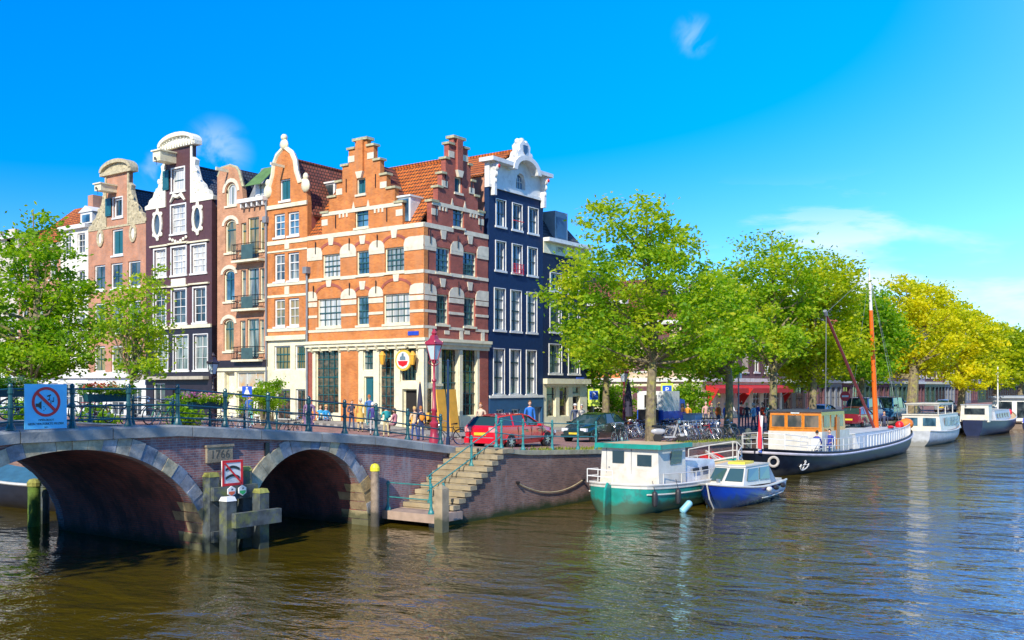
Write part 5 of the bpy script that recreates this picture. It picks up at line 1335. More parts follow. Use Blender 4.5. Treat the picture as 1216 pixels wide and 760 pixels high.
# ================================================================= trees
npr = np.random.RandomState(11)
LG = leafmat('yellow_green_leaf', [(.07,.18,.010),(.16,.33,.014),(.32,.47,.020),(.50,.56,.03),(.62,.55,.05)])
LG2 = leafmat('fresh_green_leaf', [(.06,.16,.008),(.15,.32,.012),(.30,.46,.015),(.48,.54,.02)])
LY = leafmat('golden_leaf', [(.24,.32,.01),(.48,.52,.012),(.72,.66,.015),(.80,.66,.02)])
LD = leafmat('deep_green_leaf', [(.02,.06,.008),(.04,.11,.012),(.09,.19,.015),(.20,.27,.02)])
BARK = P('grey_brown_bark', (.20,.16,.10), .95, var=.4, scale=6, bump=.8, dirt=(.34,.32,.07), dsc=2)
def leaf_mesh(name, lobes, n, size, mat, dens=None, clump=.42):
    """lobes: (x,y,z,rx,ry,rz) ellipsoids; leaves gathered in clumps near their shells, with gaps"""
    vol = np.array([l[3]*l[4]*l[5] for l in lobes])**.75; pr = vol/vol.sum()
    nc = max(20, n//58)
    li = npr.choice(len(lobes), nc, p=pr); L = np.array(lobes)[li]
    d = npr.normal(size=(nc,3)); d /= np.linalg.norm(d, axis=1)[:,None]
    rad = npr.uniform(.25,1,nc)**.45
    cc = L[:,:3]+d*L[:,3:]*rad[:,None]
    ci = npr.randint(0, nc, n); cs = npr.uniform(.6,1.35,nc)*clump
    p = cc[ci]+npr.normal(size=(n,3))*np.array([1,1,.5])*cs[ci][:,None]
    # droop tips outward
    p += d[ci]*npr.uniform(0,.35,(n,1))*np.array([1,1,-.2])
    a = npr.normal(size=(n,3)); a[:,2] *= .5; a /= np.linalg.norm(a, axis=1)[:,None]
    b = npr.normal(size=(n,3)); b -= a*(a*b).sum(1)[:,None]; b /= np.linalg.norm(b, axis=1)[:,None]
    s = (size*npr.uniform(.6,1.35,n))[:,None]
    v = np.empty((n,4,3)); v[:,0] = p-a*s; v[:,1] = p-b*s*.55; v[:,2] = p+a*s; v[:,3] = p+b*s*.55
    me = bpy.data.meshes.new(name); me.vertices.add(n*4); me.vertices.foreach_set('co', v.ravel())
    me.loops.add(n*4); me.loops.foreach_set('vertex_index', np.arange(n*4)); me.polygons.add(n)
    me.polygons.foreach_set('loop_start', np.arange(n)*4); me.polygons.foreach_set('loop_total', np.full(n,4)); me.update(); me.validate()
    me.materials.append(mat); return me, cc
def tree(label, loc, lobes, n, mat, th=5.0, r=.22, size=.13, group=None, clump=.42, name='canal_tree', lean=(0,0), nb=26, cat='tree'):
    t = thing(name, label, cat, loc, 0, group)
    me, cc = leaf_mesh('crown', lobes, n, size, mat, clump=clump)
    top_ = max(l[2]+l[5]*.6 for l in lobes)
    g = MB(); k = 7
    mx = sum(l[0] for l in lobes)/len(lobes)*.5; my = sum(l[1] for l in lobes)/len(lobes)*.5
    pts = [(lean[0]*t_*th*0+mx*(t_**1.5)+.12*math.sin(t_*9+loc[0]), my*(t_**1.5)+.1*math.cos(t_*7), -.3+(top_+.3)*t_) for t_ in np.linspace(0,1,9)]
    rs = [r*1.35, r*1.05, r*.95, r*.85, r*.65, r*.5, r*.35, r*.2, r*.08]
    g.path(pts, rs, 9)
    idx = npr.choice(len(cc), min(nb, len(cc)), replace=False)
    for i in idx:
        c = cc[i]; zb_ = max(th*.62, min(c[2]-abs(npr.normal())*1.6-.8, top_*.8)); f = (zb_+.3)/(top_+.3)
        b0 = np.array([np.interp(f, np.linspace(0,1,9), [q[j] for q in pts]) for j in range(3)])
        m1 = b0*.55+c*.45+np.array([0,0,-.25*abs(npr.normal())])
        rr = r*(.42 if zb_ < top_*.5 else .25)
        g.path([b0, m1, c], [rr, rr*.55, rr*.12], 6, cap=False)
        for q in range(2):
            e = cc[npr.randint(len(cc))]
            if np.linalg.norm(e-c) < 2.2: g.path([m1, (m1+e)/2+npr.normal(size=3)*.15, e], [rr*.45, rr*.25, .01], 5, cap=False)
    g.build('trunk', BARK, t, smooth=True)
    o = bpy.data.objects.new('crown', me); COL.objects.link(o); o.parent = t
    return t
def Lc(rt, dp, z, a, b=None, c=None):
    """lobe from right / depth offsets in the viewing frame"""
    b = b or a; c = c or a*.8
    return (RT[0]*rt+FW[0]*dp, RT[1]*rt+FW[1]*dp, z, a, b, c)
# big tree on the quay (trunk base measured)
tx, ty = atZ(775, 524, prof(28)); k = .043
def LL(pts, Y, px0, zg, dpr=1.6):
    """lobes written as (pixel x, pixel y, radius px x, radius px y)"""
    out = []
    m_ = Y/1194
    for q in pts:
        rx = q[2]*m_; out.append(Lc((q[0]-px0)*m_, rnd.uniform(-dpr,dpr), 4.6+(460-q[1])*m_-zg, rx, rx*1.0, q[3]*m_))
    return out
zg = prof(28)
lob = LL([(715,268,28,22),(748,262,30,24),(790,292,32,28),(820,325,32,32),(840,372,26,34),(702,330,34,34),(676,352,24,20),(760,330,45,40),(720,390,45,34),(790,385,48,38),(745,420,30,20),(835,415,22,26),(684,392,16,14),(770,290,30,30),(700,420,22,22),(846,350,24,28),(800,432,28,16),(848,420,22,22)], 51.3, 775, zg, 2.2)
tree('largest yellow green tree on the quay edge between the parked cars and the bicycles', (tx,ty,zg), lob, 23000, LG, th=6.4, r=.25, size=.115, nb=60, clump=.36)
def quaytree(px, w, label, pts, n, mat, r=.25, size=.15, dpr=2, clump=.5, nb=26, grp=None):
    a = (px-608)/1194
    # solve for x on the line y=w
    # CAM+FW*D+RT*a*D ; y = CAM[1]+(FW[1]+RT[1]*a)*D
    D = (w-CAM[1])/(FW[1]+RT[1]*a); x = CAM[0]+(FW[0]+RT[0]*a)*D; zg = prof(x)
    return tree(label, (x,w,zg), LL(pts, D, px, zg, dpr), n, mat, th=6.0, r=r, size=size, clump=clump, nb=nb, group=grp)
quaytree(866, .6, 'green tree with a pale trunk behind the heap of parked bicycles', [(850,360,28,36),(872,395,30,24),(838,408,30,22),(868,345,14,18),(825,430,26,16),(855,440,24,12)], 11000, LG, nb=24)
quaytree(918, .7, 'tall airy green tree with forked trunk left of the wooden wheelhouse', [(913,292,22,20),(935,318,28,26),(895,330,30,30),(880,372,26,28),(925,365,36,34),(900,405,30,22),(950,345,24,30),(935,405,26,22)], 12000, LG, nb=36, size=.14)
quaytree(966, .7, 'golden green tree right behind the wooden wheelhouse', [(975,335,30,26),(950,370,28,30),(990,372,34,34),(965,410,36,30),(1000,415,24,26),(955,440,30,22),(1000,340,20,22),(938,425,20,24),(975,440,34,18)], 19000, leafmat('olive_gold_leaf', [(.13,.24,.008),(.30,.40,.01),(.50,.54,.015),(.66,.60,.02)]), nb=24, size=.15)
quaytree(1022, .8, 'green tree behind the orange mast', [(1015,380,28,24),(1035,395,28,30),(1010,420,28,22),(1045,430,22,22),(1030,360,20,20),(1025,440,30,18),(1050,400,24,30)], 13000, LG2, size=.17, nb=18)
quaytree(1084, .8, 'great bright yellow tree with a thick forked trunk behind the white cruiser', [(1075,350,28,24),(1100,360,34,28),(1060,380,28,26),(1110,395,36,30),(1075,405,36,30),(1050,420,22,26),(1130,375,22,24),(1095,428,34,22),(1065,432,26,18)], 20000, LY, size=.17, r=.5, nb=30)
quaytree(1142, .8, 'golden yellow tree behind the dark barge', [(1135,392,30,26),(1155,400,30,26),(1125,420,28,20),(1165,425,26,24),(1145,440,26,14),(1120,385,20,20),(1150,448,34,14)], 15000, LY, size=.19, r=.4, nb=20)
quaytree(1183, .8, 'olive yellow tree behind the houseboat at the right', [(1180,402,24,20),(1195,415,24,24),(1170,430,22,20),(1190,443,26,18)], 11000, MATS['olive_gold_leaf'], size=.22, r=.4, nb=14)
quaytree(1212, .8, 'darker green tree at the right edge of the picture', [(1208,408,18,16),(1222,415,20,20),(1205,435,18,18),(1225,440,20,18)], 7000, LD, size=.26, r=.4, nb=10)
quaytree(1236, .8, 'tree just beyond the right edge of the picture', [(1236,410,20,18),(1245,430,20,20)], 5000, LG, size=.3, r=.4, nb=8)
me, cc = leaf_mesh('far_trees', [(210+i*22, -1+i*1.2+rnd.uniform(-2,2), 8+rnd.uniform(-1,1.5), 10, 6, 6.5) for i in range(16)], 16000, .5, LD, clump=1.6)
o = bpy.data.objects.new('far_trees', me); COL.objects.link(o); tag(o, 'far off mass of green trees closing the end of the canal', 'trees', kind='stuff')
# smaller street trees across the road
quaytree(719, 9.6, 'slim street tree with a bare trunk right of the dark house', [(718,420,22,22),(735,400,20,20),(705,400,20,20),(725,375,18,16)], 6000, LG2, size=.15, r=.24, nb=14)
quaytree(702, 14.5, 'thin tree beside the parking sign at the side street', [(700,440,12,20),(706,420,12,18)], 2600, LG2, size=.15, r=.14, nb=8)
# low planting in the side street
def shrub(name, label, loc, lobes, n, mat, size=.07, cat='shrub', group=None, stem=True, clump=.16):
    t = thing(name, label, cat, loc, 0, group); me, cc = leaf_mesh('foliage', lobes, n, size, mat, clump=clump)
    o = bpy.data.objects.new('foliage', me); COL.objects.link(o); o.parent = t
    if stem:
        g = MB()
        for i in range(min(10, len(cc))): c = cc[i]; g.path([(c[0]*.2,c[1]*.2,0),(c[0]*.7,c[1]*.7,c[2]*.6),tuple(c)], [.03,.02,.006], 5, cap=False)
        g.build('stem', BARK, t)
    return t
x, y = atZ(732, 500, 1.85)
for i, (px, py, nm) in enumerate(((729,496,'left'),(748,496,'middle'),(765,496,'right'))):
    pass
for px, lab, s_ in ((734,'leafy green shrub against the sand coloured house left of the red lamp post',1.3),(715,'bushy shrub beside the parking sign',1.0),(826,'climbing green shrub on the orange wall left of the cafe',1.1),(806,'leafy shrub right of the parked truck',1.0)):
    x, y, z = atD(px, 490, 78); shrub('green_shrub', lab, (x,y,1.8), [(0,0,1.6*s_,.9*s_,.9*s_,1.5*s_)], 2200, LG2, size=.12, clump=.3)
fb = []
FY = leafmat('yellow_flower', [(.25,.30,.02),(.70,.55,.04),(.80,.66,.12)], .3)
for i, px in enumerate((719,731,743,755)):
    x, y, z = atD(px, 495, 71)
    shrub('yellow_flower_bed', ['yellow flowering plants left of the red lamp post','yellow flowering plants just behind the red lamp post','yellow flowering plants right of the red lamp post','yellow flowering plants left of the big quay tree trunk'][i], (x,y,1.8), [(0,0,.55,.5,.5,.5)], 1500, FY, size=.08, cat='plant', clump=.18)
# left trees on the side canal
def lefttree(px, s, label, pts, n, mat, r=.2, size=.13, nb=30, clump=.4, dpr=1.8):
    a = (px-608)/1194; D = (s-CAM[0])/(FW[0]+RT[0]*a); y = CAM[1]+(FW[1]+RT[1]*a)*D; zg = gz(s, y)
    return tree(label, (s,y,zg), LL(pts, D, px, zg, dpr), n, mat, th=3.6, r=r, size=size, nb=nb, clump=clump)
lefttree(40, 8.2, 'large bushy green tree at the left edge behind the prohibition sign', [(48,262,16,22),(30,300,30,26),(70,300,24,20),(50,340,40,30),(10,345,30,34),(84,345,18,16),(20,395,40,34),(70,385,42,30),(92,400,14,16),(40,430,46,22),(0,430,30,28),(75,425,30,18),(-25,370,30,40),(15,290,18,18)], 14000, LG2, r=.24, nb=44, size=.12)
lefttree(157, 8.6, 'slender young tree with sparse yellow green leaves in front of the aubergine house', [(172,318,8,14),(168,345,16,16),(150,375,26,20),(178,380,22,20),(160,405,38,22),(142,425,18,16),(178,425,16,16),(160,440,24,12)], 4000, LG, r=.10, nb=40, size=.10, clump=.34)
lefttree(-60, 8.0, 'tree on the side canal just outside the left edge', [(-60,330,40,40),(-70,390,45,40),(-40,280,25,30)], 7000, LG2, r=.22, size=.17)
# trees on the camera's bank that shade the bridge face from the left
tree('tall elm left of the picture whose shade falls on the bridge', (-19.5,-.8,2.2), [(0,-1.5,12,4,3.5,3.5),(1,-1.2,16,4,3.5,3.5),(2.5,-2.4,19,3,2.6,2.6),(1.5,1,14,4,3,4),(-2,0,10,4,3.5,3)], 5200, LG2, th=8, r=.35, size=.26, nb=24, clump=.6)
# ================================================================= flower boxes
FP = leafmat('pink_blossom', [(.60,.08,.25),(.75,.25,.45),(.85,.55,.65)], .3); FR = leafmat('red_blossom', [(.55,.02,.01),(.70,.10,.02),(.80,.25,.10)], .3)
FO = leafmat('yellow_white_blossom', [(.75,.60,.10),(.85,.75,.35),(.80,.40,.10)], .3)
def flowerbox(px, label, fm, fm2, w=1.5):
    a = (px-608)/1194; y = 7.15; D = (y-CAM[1])/(FW[1]+RT[1]*a); x = CAM[0]+(FW[0]+RT[0]*a)*D; z = prof(x)+.72
    t = thing('flower_box', label, 'flower box', (x,y,z), 0, 'flower boxes on the far bridge railing')
    g = MB(); v = [(-w/2,-.14,0),(w/2,-.14,0),(w/2,.1,0),(-w/2,.1,0),(-w/2-.08,-.2,.26),(w/2+.08,-.2,.26),(w/2+.08,.14,.26),(-w/2-.08,.14,.26)]
    g.add(v, [(0,3,2,1),(4,5,6,7),(0,1,5,4),(1,2,6,5),(2,3,7,6),(3,0,4,7)]); g.build('planter', DTEAL if 0 else TEAL, t)
    for nm, mt, n, lobz in (('foliage', LG2, 1700, [(i*w/5,-.05,.38,.24,.22,.2) for i in (-2,-1,0,1,2)]), ('blossom', fm, 260, [(i*w/5,-.08,.50,.22,.22,.16) for i in (-2,-1,0)]), ('blossom', fm2, 260, [(i*w/5,-.08,.48,.22,.22,.16) for i in (0,1,2)])):
        me, _ = leaf_mesh(nm, lobz, n, .045, mt, clump=.09); o = bpy.data.objects.new(nm, me); COL.objects.link(o); o.parent = t
    return t
flowerbox(127, 'flower box with red and yellow geraniums right of the prohibition sign', FR, FO)
flowerbox(247, 'flower box with pink flowers spilling yellow ones in front of the dark shop', FP, FO)
flowerbox(8, 'dark flower box with green leaves at the left edge of the bridge', LG2, FO, 1.2)
def hangbush(px, py, label, D=44):
    x, y, z = atD(px, py, D); zg = gz(x, y)
    return shrub('potted_plant', label, (x,y,zg), [(0,0,z-zg,.5,.5,.4),(.1,.1,(z-zg)*.6,.45,.4,.5)], 1500, LG2, size=.08, cat='plant', clump=.18)
hangbush(312, 468, 'leafy green potted shrub with orange flowers beside the blue walking sign', 56)
hangbush(322, 458, 'taller green climbing plant left of the bell gabled house', 60)
hangbush(297+0, 470, 'low green plant behind the blue walking sign', 60)
hangbush(218, 480, 'yellow flowering bush hanging behind the bridge railing', 41)
hangbush(118, 492, 'yellow flowering bush behind the bridge railing under the red geraniums', 39)
hangbush(26, 488, 'green bush behind the railing at the left edge', 38)
# ================================================================= lamps and posts
LR = P('crimson_lamp_paint', (.34,.025,.05), .35, var=.15); LB = P('dark_lamp_paint', (.03,.02,.03), .4)
LGL = glass('lamp_glass', (.50,.60,.62), rough=.15)
def lamp(label, x, y, zg, H_, mat):
    t = thing('street_lamp', label, 'street lamp', (x,y,zg))
    s = H_/5.6
    g = MB(); g.lathe([(r_*s, z*s) for r_, z in [(.34,0),(.34,.12),(.26,.2),(.24,.5),(.19,.62),(.17,1.0),(.22,1.08),(.22,1.16),(.13,1.24),(.11,1.7),(.14,1.74),(.14,1.8),(.09,1.86),(.075,3.1),(.11,3.14),(.11,3.2),(.065,3.26),(.05,3.95),(.10,4.0),(.12,4.1),(.05,4.14)]], n=10); g.build('column', mat, t, smooth=True)
    g = MB(); 
    for a in (0, math.pi): g.tube((0,0,3.82*s),(math.cos(a)*.3*s,math.sin(a)*.3*s,3.95*s),.018*s,n=5)
    for k in range(4):
        a = math.pi/4+k*math.pi/2; g.path([(0,0,3.85*s),(.28*s*math.cos(a),.28*s*math.sin(a),4.02*s),(.17*s*math.cos(a),.17*s*math.sin(a),4.18*s)], .016*s, n=5)
        g.tube((.17*s*math.cos(a),.17*s*math.sin(a),4.15*s),(.36*s*math.cos(a),.36*s*math.sin(a),4.86*s),.02*s,n=5)
        b = a+math.pi/2; g.tube((.36*s*math.cos(a),.36*s*math.sin(a),4.86*s),(.36*s*math.cos(b),.36*s*math.sin(b),4.86*s),.03*s,n=5); g.tube((.17*s*math.cos(a),.17*s*math.sin(a),4.15*s),(.17*s*math.cos(b),.17*s*math.sin(b),4.15*s),.025*s,n=5)
        g.ball((.40*s*math.cos(a),.40*s*math.sin(a),5.0*s), .05*s, nu=6, nv=4)
    g.build('lantern_frame', mat, t)
    g = MB(); g.lathe([(.16*s,4.17*s),(.345*s,4.84*s)], n=4); g.build('lantern_glass', LGL, t)
    g = MB(); g.lathe([(.44*s,4.88*s),(.42*s,4.98*s),(.22*s,5.14*s),(.18*s,5.28*s),(.10*s,5.34*s)], n=4); g.lathe([(.10*s,5.34*s),(.14*s,5.42*s),(.10*s,5.5*s),(.03*s,5.62*s)], n=8); g.build('lantern_roof', mat, t)
    return t
x, y = atZ(518, 521, prof(11)-.02); x, y = 10.6, 1.4
a = (515.5-608)/1194; D = (1.4-CAM[1])/(FW[1]+RT[1]*a); x = CAM[0]+(FW[0]+RT[0]*a)*D; zg = prof(x)-.05
ztop = 4.6+(460-391)*D/1194
lamp('crimson red street lamp at the right end of the bridge before the cafe', x, 1.4, zg, ztop-zg, LR)
x, y, z = atD(253, 419, 47); lamp('dark street lamp behind the pink flower box at the left of the cafe', x, y, gz(x,y), z-gz(x,y), LB)
x, y, z = atD(741, 432, 60); lamp('dark red street lamp left of the large quay tree', x, y, prof(x), z-prof(x), P('dark_crimson_paint', (.22,.02,.03), .4))
def signpost(label, px, py, D, board, w, h, ztop=None, name='traffic_sign', round_=False, sym=None, yaw=R(-54)):
    x, y, z = atD(px, py, D); zg = gz(x, y)
    t = thing(name, label, 'sign', (x,y,zg), yaw)
    g = MB(); g.tube((0,.03,0),(0,.03,z-zg+h/2+.1),.035,n=8); g.build('post', LEAD, t)
    g = MB()
    if round_: g.lathe([(w/2,-.03),(w/2,0)], (0,0,z-zg), 20, ax='Y')
    else: g.box(-w/2,w/2,-.03,0,z-zg-h/2,z-zg+h/2)
    g.build('sign_plate', board, t)
    if sym: sym(t, z-zg)
    return t
SBL = P('sign_deep_blue', (.01,.08,.50), .4, var=.04)
def symwalk(t, z):
    g = MB(); g.ball((0,-.05,z+.17), (.05,.01,.05)); g.prism([(-.16,z-.18),(-.05,z-.1),(.0,z-.18),(.1,z-.1),(.16,z-.18),(.05,z+.1),(-.05,z+.1)], -.04, -.032); g.build('walking_figure', WHITE, t)
signpost('blue square walking figure sign on the bridge railing in front of the salmon house', 293.5, 465, 47, SBL, .46, .5, sym=symwalk)
def symP(t, z): txt('P', .42, WHITE, t, (0,-.034,z))
YEL = P('yellow_green_plate', (.55,.70,.08), .5)
for px, py, D, lab in ((705,472,70,'blue parking sign on a yellow plate at the corner of the dark house'),(792,466,66,'blue parking sign on a yellow plate above the parked truck')):
    t = signpost(lab, px, py, D, YEL, .8, 1.2, sym=None)
    z = [o for o in t.children if o.name.startswith('sign_plate')][0].data.vertices[4].co.z-.45
    g = MB(); g.box(-.3,.3,-.045,-.031,z-.3,z+.3); g.build('blue_panel', SBL, t); o = txt('P', .5, WHITE, t, (0,-.05,z)); 
def symno(t, z): g = MB(); g.box(-.26,.26,-.04,-.031,z-.07,z+.07); g.build('white_bar', WHITE, t)
signpost('round red no entry sign behind the wooden wheelhouse', 1003.5, 470.5, 78, SR, .78, .78, round_=True, sym=symno)
x, y, z = atD(877, 455, 62)
t = thing('light_pole', 'slim grey pole with a small camera head in front of the red awning', 'pole', (x,y,prof(x))); g = MB(); g.tube((0,0,0),(0,0,z-prof(x)+.3),.06,.045); g.build('post', LEAD, t)
g = MB(); g.box(-.15,.15,-.15,.15,z-prof(x)+.3,z-prof(x)+.6); g.ball((0,-.1,z-prof(x)+.75), .13); g.build('head', WHITE, t)
t = thing('pole', 'plain dark pole standing in front of the yellow cafe boards', 'pole', (lambda q: (q[0], q[1], prof(q[0])))(atZ(532,523,2.3))); g = MB(); g.lathe([(.10,0),(.09,.3),(.06,.35),(.055,3.6),(.07,3.62),(.02,3.72)], n=8); g.build('post', P('navy_pole_paint', (.01,.03,.08), .4), t)
for i, (px, lab) in enumerate(((749,'crimson bollard right of the dark red lamp'),(757.5,'crimson bollard beside the trunk of the big quay tree'),(686,'dark red bollard behind the dark hatchback'))):
    x, y, z = atD(px, 511, 56); t = thing('bollard', lab, 'bollard', (x,y,prof(x)), 0, 'crimson bollards along the kerb'); g = MB(); g.lathe([(.10,0),(.09,.75),(.12,.78),(.12,.86),(.07,.9),(.09,.96),(.03,1.02)], n=8); g.build('post', LR, t)
# pub sign
x, z = hl.m(487, 428); y = WY+hl.W-x
t = thing('pub_sign', 'round yellow and red hanging sign above the cafe door', 'sign', (SX-.5, y, z), -math.pi/2)
g = MB(); g.lathe([(.6,-.06),(.6,.06)], n=24, ax='Y'); g.build('sign_disc', P('sign_gold', (.70,.45,.05), .5), t)
g = MB(); g.lathe([(.48,-.075),(.48,-.062)], n=24, ax='Y'); g.build('white_field', WHITE, t)
g = MB(); g.prism([(-.38,-.04),(-.3,-.25),(0,-.37),(.3,-.25),(.38,-.04)], -.09, -.078); g.build('red_field', SR, t)
g = MB(); g.prism([(-.22,.02),(.22,.02),(.2,.22),(.09,.22),(.07,.4),(-.07,.4),(-.09,.22),(-.2,.22)], -.10, -.078); g.build('silver_emblem', CHROME, t)
g = MB(); g.beam((0,.06,.58),(0,.5,.8),.06,.06); g.build('bracket', BLACK, t)
for sg in (-1,):
    for px, lab in ((461.5,'gold lantern left of the round pub sign'),(497.5,'gold lantern right of the round pub sign')):
        x, z = hl.m(px, 426); y = WY+hl.W-x; t = thing('wall_lantern', lab, 'lamp', (SX-.5, y, z), -math.pi/2)
        g = MB(); g.lathe([(.10,-.35),(.2,.15),(.22,.18),(.06,.42)], n=6); g.build('lantern', P('amber_gold', (.75,.38,.04), .3), t); g = MB(); g.beam((0,0,.42),(0,.48,.5),.05,.05); g.build('bracket', BLACK, t)
# ================================================================= cars
def carbody(name, label, L, Wd, prof_side, belt, roof, paint, loc, rz, glassm, hatch=True, wb=(.8,3.55), wr=.31, extra=None, cat='car'):
    """prof_side: list of (x, zlow, zbelt, halfw) stations, roof: (x, z, halfw) stations of the greenhouse top; front at x=L"""
    t = thing(name, label, cat, loc, rz)
    g = MB(); rows = []
    for x, zl_, zb_, hw in prof_side:
        rows.append([(x,-hw*.86,zl_),(x,-hw*.985,zl_+.12),(x,-hw,zl_+(zb_-zl_)*.55),(x,-hw*.97,zb_-.05),(x,-hw*.90,zb_),(x,-hw*.4,zb_+.025),(x,hw*.4,zb_+.025),(x,hw*.90,zb_),(x,hw*.97,zb_-.05),(x,hw,zl_+(zb_-zl_)*.55),(x,hw*.985,zl_+.12),(x,hw*.86,zl_)])
    g.grid(rows, closed=True); n_ = len(rows[0]); g.f.append(tuple(range(n_))); g.m.append(0); g.f.append(tuple(range((len(rows)-1)*n_, len(rows)*n_))[::-1]); g.m.append(0)
    g.build('body', paint, t, smooth=True)
    # greenhouse glass
    g = MB(); rows = []
    for (xb, xt, z, hwb, hwt, zb_) in roof:
        rows.append([(xb,-hwb,zb_-.01),(xt,-hwt,z-.05),(xt,-hwt*.9,z),(xt,hwt*.9,z),(xt,hwt,z-.05),(xb,hwb,zb_-.01)])
    g.grid(rows); n_ = 6
    g.f.append(tuple(range(6))); g.m.append(0); g.f.append(tuple(range((len(rows)-1)*6, len(rows)*6))[::-1]); g.m.append(0)
    g.build('windows', glassm, t, smooth=False)
    g = MB(); rr = []
    for (xb, xt, z, hwb, hwt, zb_) in roof: rr.append([(xt,-hwt-.004,z-.06),(xt,-hwt*.9,z+.012),(xt,0,z+.035),(xt,hwt*.9,z+.012),(xt,hwt+.004,z-.06)])
    g.grid(rr); g.build('roof', paint, t, smooth=True)
    g = MB()
    R_ = roof
    for i in range(len(R_)):
        (xb, xt, z, hwb, hwt, zb_) = R_[i]; w_ = .10 if i in (0, len(R_)-1) else .07
        for sg in (-1, 1): g.beam((xb,sg*(hwb+.004),zb_-.01),(xt,sg*(hwt+.006),z-.03),w_,.03)
    g.build('pillars', paint, t)
    for x in wb:
        for sg in (-1, 1):
            yy_ = sg*(Wd/2-.10)
            g = MB(); g.lathe([(wr*.66,-.11),(wr*.93,-.115),(wr,-.08),(wr,.08),(wr*.93,.115),(wr*.66,.11)], (x,yy_,wr), 20, ax='Y'); w = g.build('wheel', TYRE, t, smooth=True)
            g = MB(); g.lathe([(wr*.64,-.07),(wr*.64,.07)], (x,yy_,wr), 16, ax='Y')
            for k in range(7): a = 2*math.pi*k/7; g.beam((x,yy_+sg*.09,wr),(x+wr*.62*math.cos(a),yy_+sg*.085,wr+wr*.62*math.sin(a)),.05,.05)
            g.build('rim', CHROME, w)
            g = MB(); n = 12; ou = [(x+(wr+.09)*math.cos(math.pi*i/n),wr+.02+(wr+.07)*math.sin(math.pi*i/n)) for i in range(n+1)]; ii = [(x+(wr+.03)*math.cos(math.pi*i/n),wr+.02+(wr+.02)*math.sin(math.pi*i/n)) for i in range(n,-1,-1)]
            hwm = Wd/2
            g.prism(ou+ii, sg*(hwm-.05), sg*(hwm+.012)); g.build('wheel_arch', paint, t)
            g = MB(); g.prism([(x+(wr+.035)*math.cos(math.pi*i/n),wr-.05+(wr+.06)*math.sin(math.pi*i/n)) for i in range(n+1)], sg*(hwm-.09), sg*(hwm-.0)+.0); g.build('wheel_well', BLACK, t)
    return t
CRED = P('red_car_paint', (.62,.005,.02), .22, var=.03, coat=.8); CDK = P('dark_green_blue_car_paint', (.008,.03,.03), .18, var=.03, coat=.8)
CG = glass('car_glass', (.02,.05,.05), rough=.03, wob=.0)
TAIL = P('tail_lamp_red', (.75,.30,.28), .2); HEAD = P('head_lamp_glass', (.7,.72,.74), .1)
PLY = P('plate_yellow', (.75,.55,.03), .4)
zc_ = prof(17)
rc = carbody('parked_car', 'shiny red estate car parked at the quay railing beside the stairs', 4.8, 1.78,
    [(0,.42,.88,.70),(.06,.32,.98,.82),(.4,.24,1.0,.88),(1.6,.2,.98,.89),(2.8,.2,.96,.89),(3.6,.22,.93,.87),(4.3,.26,.82,.82),(4.7,.34,.66,.70),(4.78,.42,.56,.60)], None,
    [(.06,.42,1.36,.74,.60,.97),(1.25,1.3,1.44,.80,.64,.98),(2.2,2.15,1.46,.80,.65,.97),(3.45,2.62,1.40,.76,.60,.95)], CRED, (15.1,1.9,zc_-.05), R(.5), CG, wb=(1.0,3.75))
g = MB(); [g.box(-.025,.12,s*.62-.16,s*.62+.16,.74,.95) for s in (-1,1)]; g.build('tail_lamp', TAIL, rc)
g = MB(); g.box(.02,.16,-.74,.74,.40,.52); g.box(-.04,.06,-.8,.8,.28,.5); g.build('rear_bumper', CRED, rc)
g = MB(); g.box(-.02,.04,-.3,.3,.60,.72); g.build('number_plate', PLY, rc)
g = MB(); g.box(.3,4.4,-.905,-.885,.42,.47); g.box(-.046,.0,-.7,.7,.50,.53); g.build('trim_strip', LEAD, rc)
g = MB(); [g.box(2.0+i*1.0,2.2+i*1.0,-.915,-.89,.78,.81) for i in (0,.95)]; g.build('door_handle', BLACK, rc)
g = MB(); g.box(3.0,3.2,-1.05,-.86,.95,1.07); g.box(3.0,3.2,.86,1.05,.95,1.07); g.build('wing_mirror', CRED, rc)
g = MB(); g.box(4.55,4.74,-.7,-.4,.55,.68); g.box(4.55,4.74,.4,.7,.55,.68); g.build('headlight', HEAD, rc)
g = MB(); [g.box(a,a+.012,-.897,-.88,.35,.95) for a in (1.5,2.5,3.35)]; g.build('door_gap', BLACK, rc)
dk = carbody('parked_car', 'small black green hatchback with a yellow plate parked behind the red car', 3.75, 1.64,
    [(0,.38,.92,.70),(.08,.28,.98,.79),(.6,.22,.97,.81),(1.8,.2,.95,.82),(2.6,.22,.92,.81),(3.2,.25,.84,.78),(3.6,.32,.70,.70),(3.74,.38,.58,.60)], None,
    [(.05,.45,1.34,.70,.54,.97),(1.0,1.05,1.42,.75,.58,.96),(1.9,1.7,1.41,.75,.58,.95),(3.0,2.15,1.34,.70,.54,.92)], CDK, (27.3,2.65,prof(25)-.02), math.pi, CG, wb=(.62,3.05), wr=.29)
g = MB(); g.box(3.735,3.76,-.26,.26,.40,.51); g.build('number_plate', PLY, dk)
g = MB(); g.box(3.55,3.72,-.70,-.36,.56,.72); g.box(3.55,3.72,.36,.70,.56,.72); g.build('headlight', HEAD, dk)
g = MB(); g.box(2.7,2.88,-.95,-.8,.9,1.02); g.box(2.7,2.88,.8,.95,.9,1.02); g.build('wing_mirror', CDK, dk)
g = MB(); g.box(3.6,3.77,-.72,.72,.26,.42); g.build('front_bumper', CDK, dk)
g = MB(); g.box(1.9,2.08,.815,.835,.80,.83); g.build('door_handle', CHROME, dk)
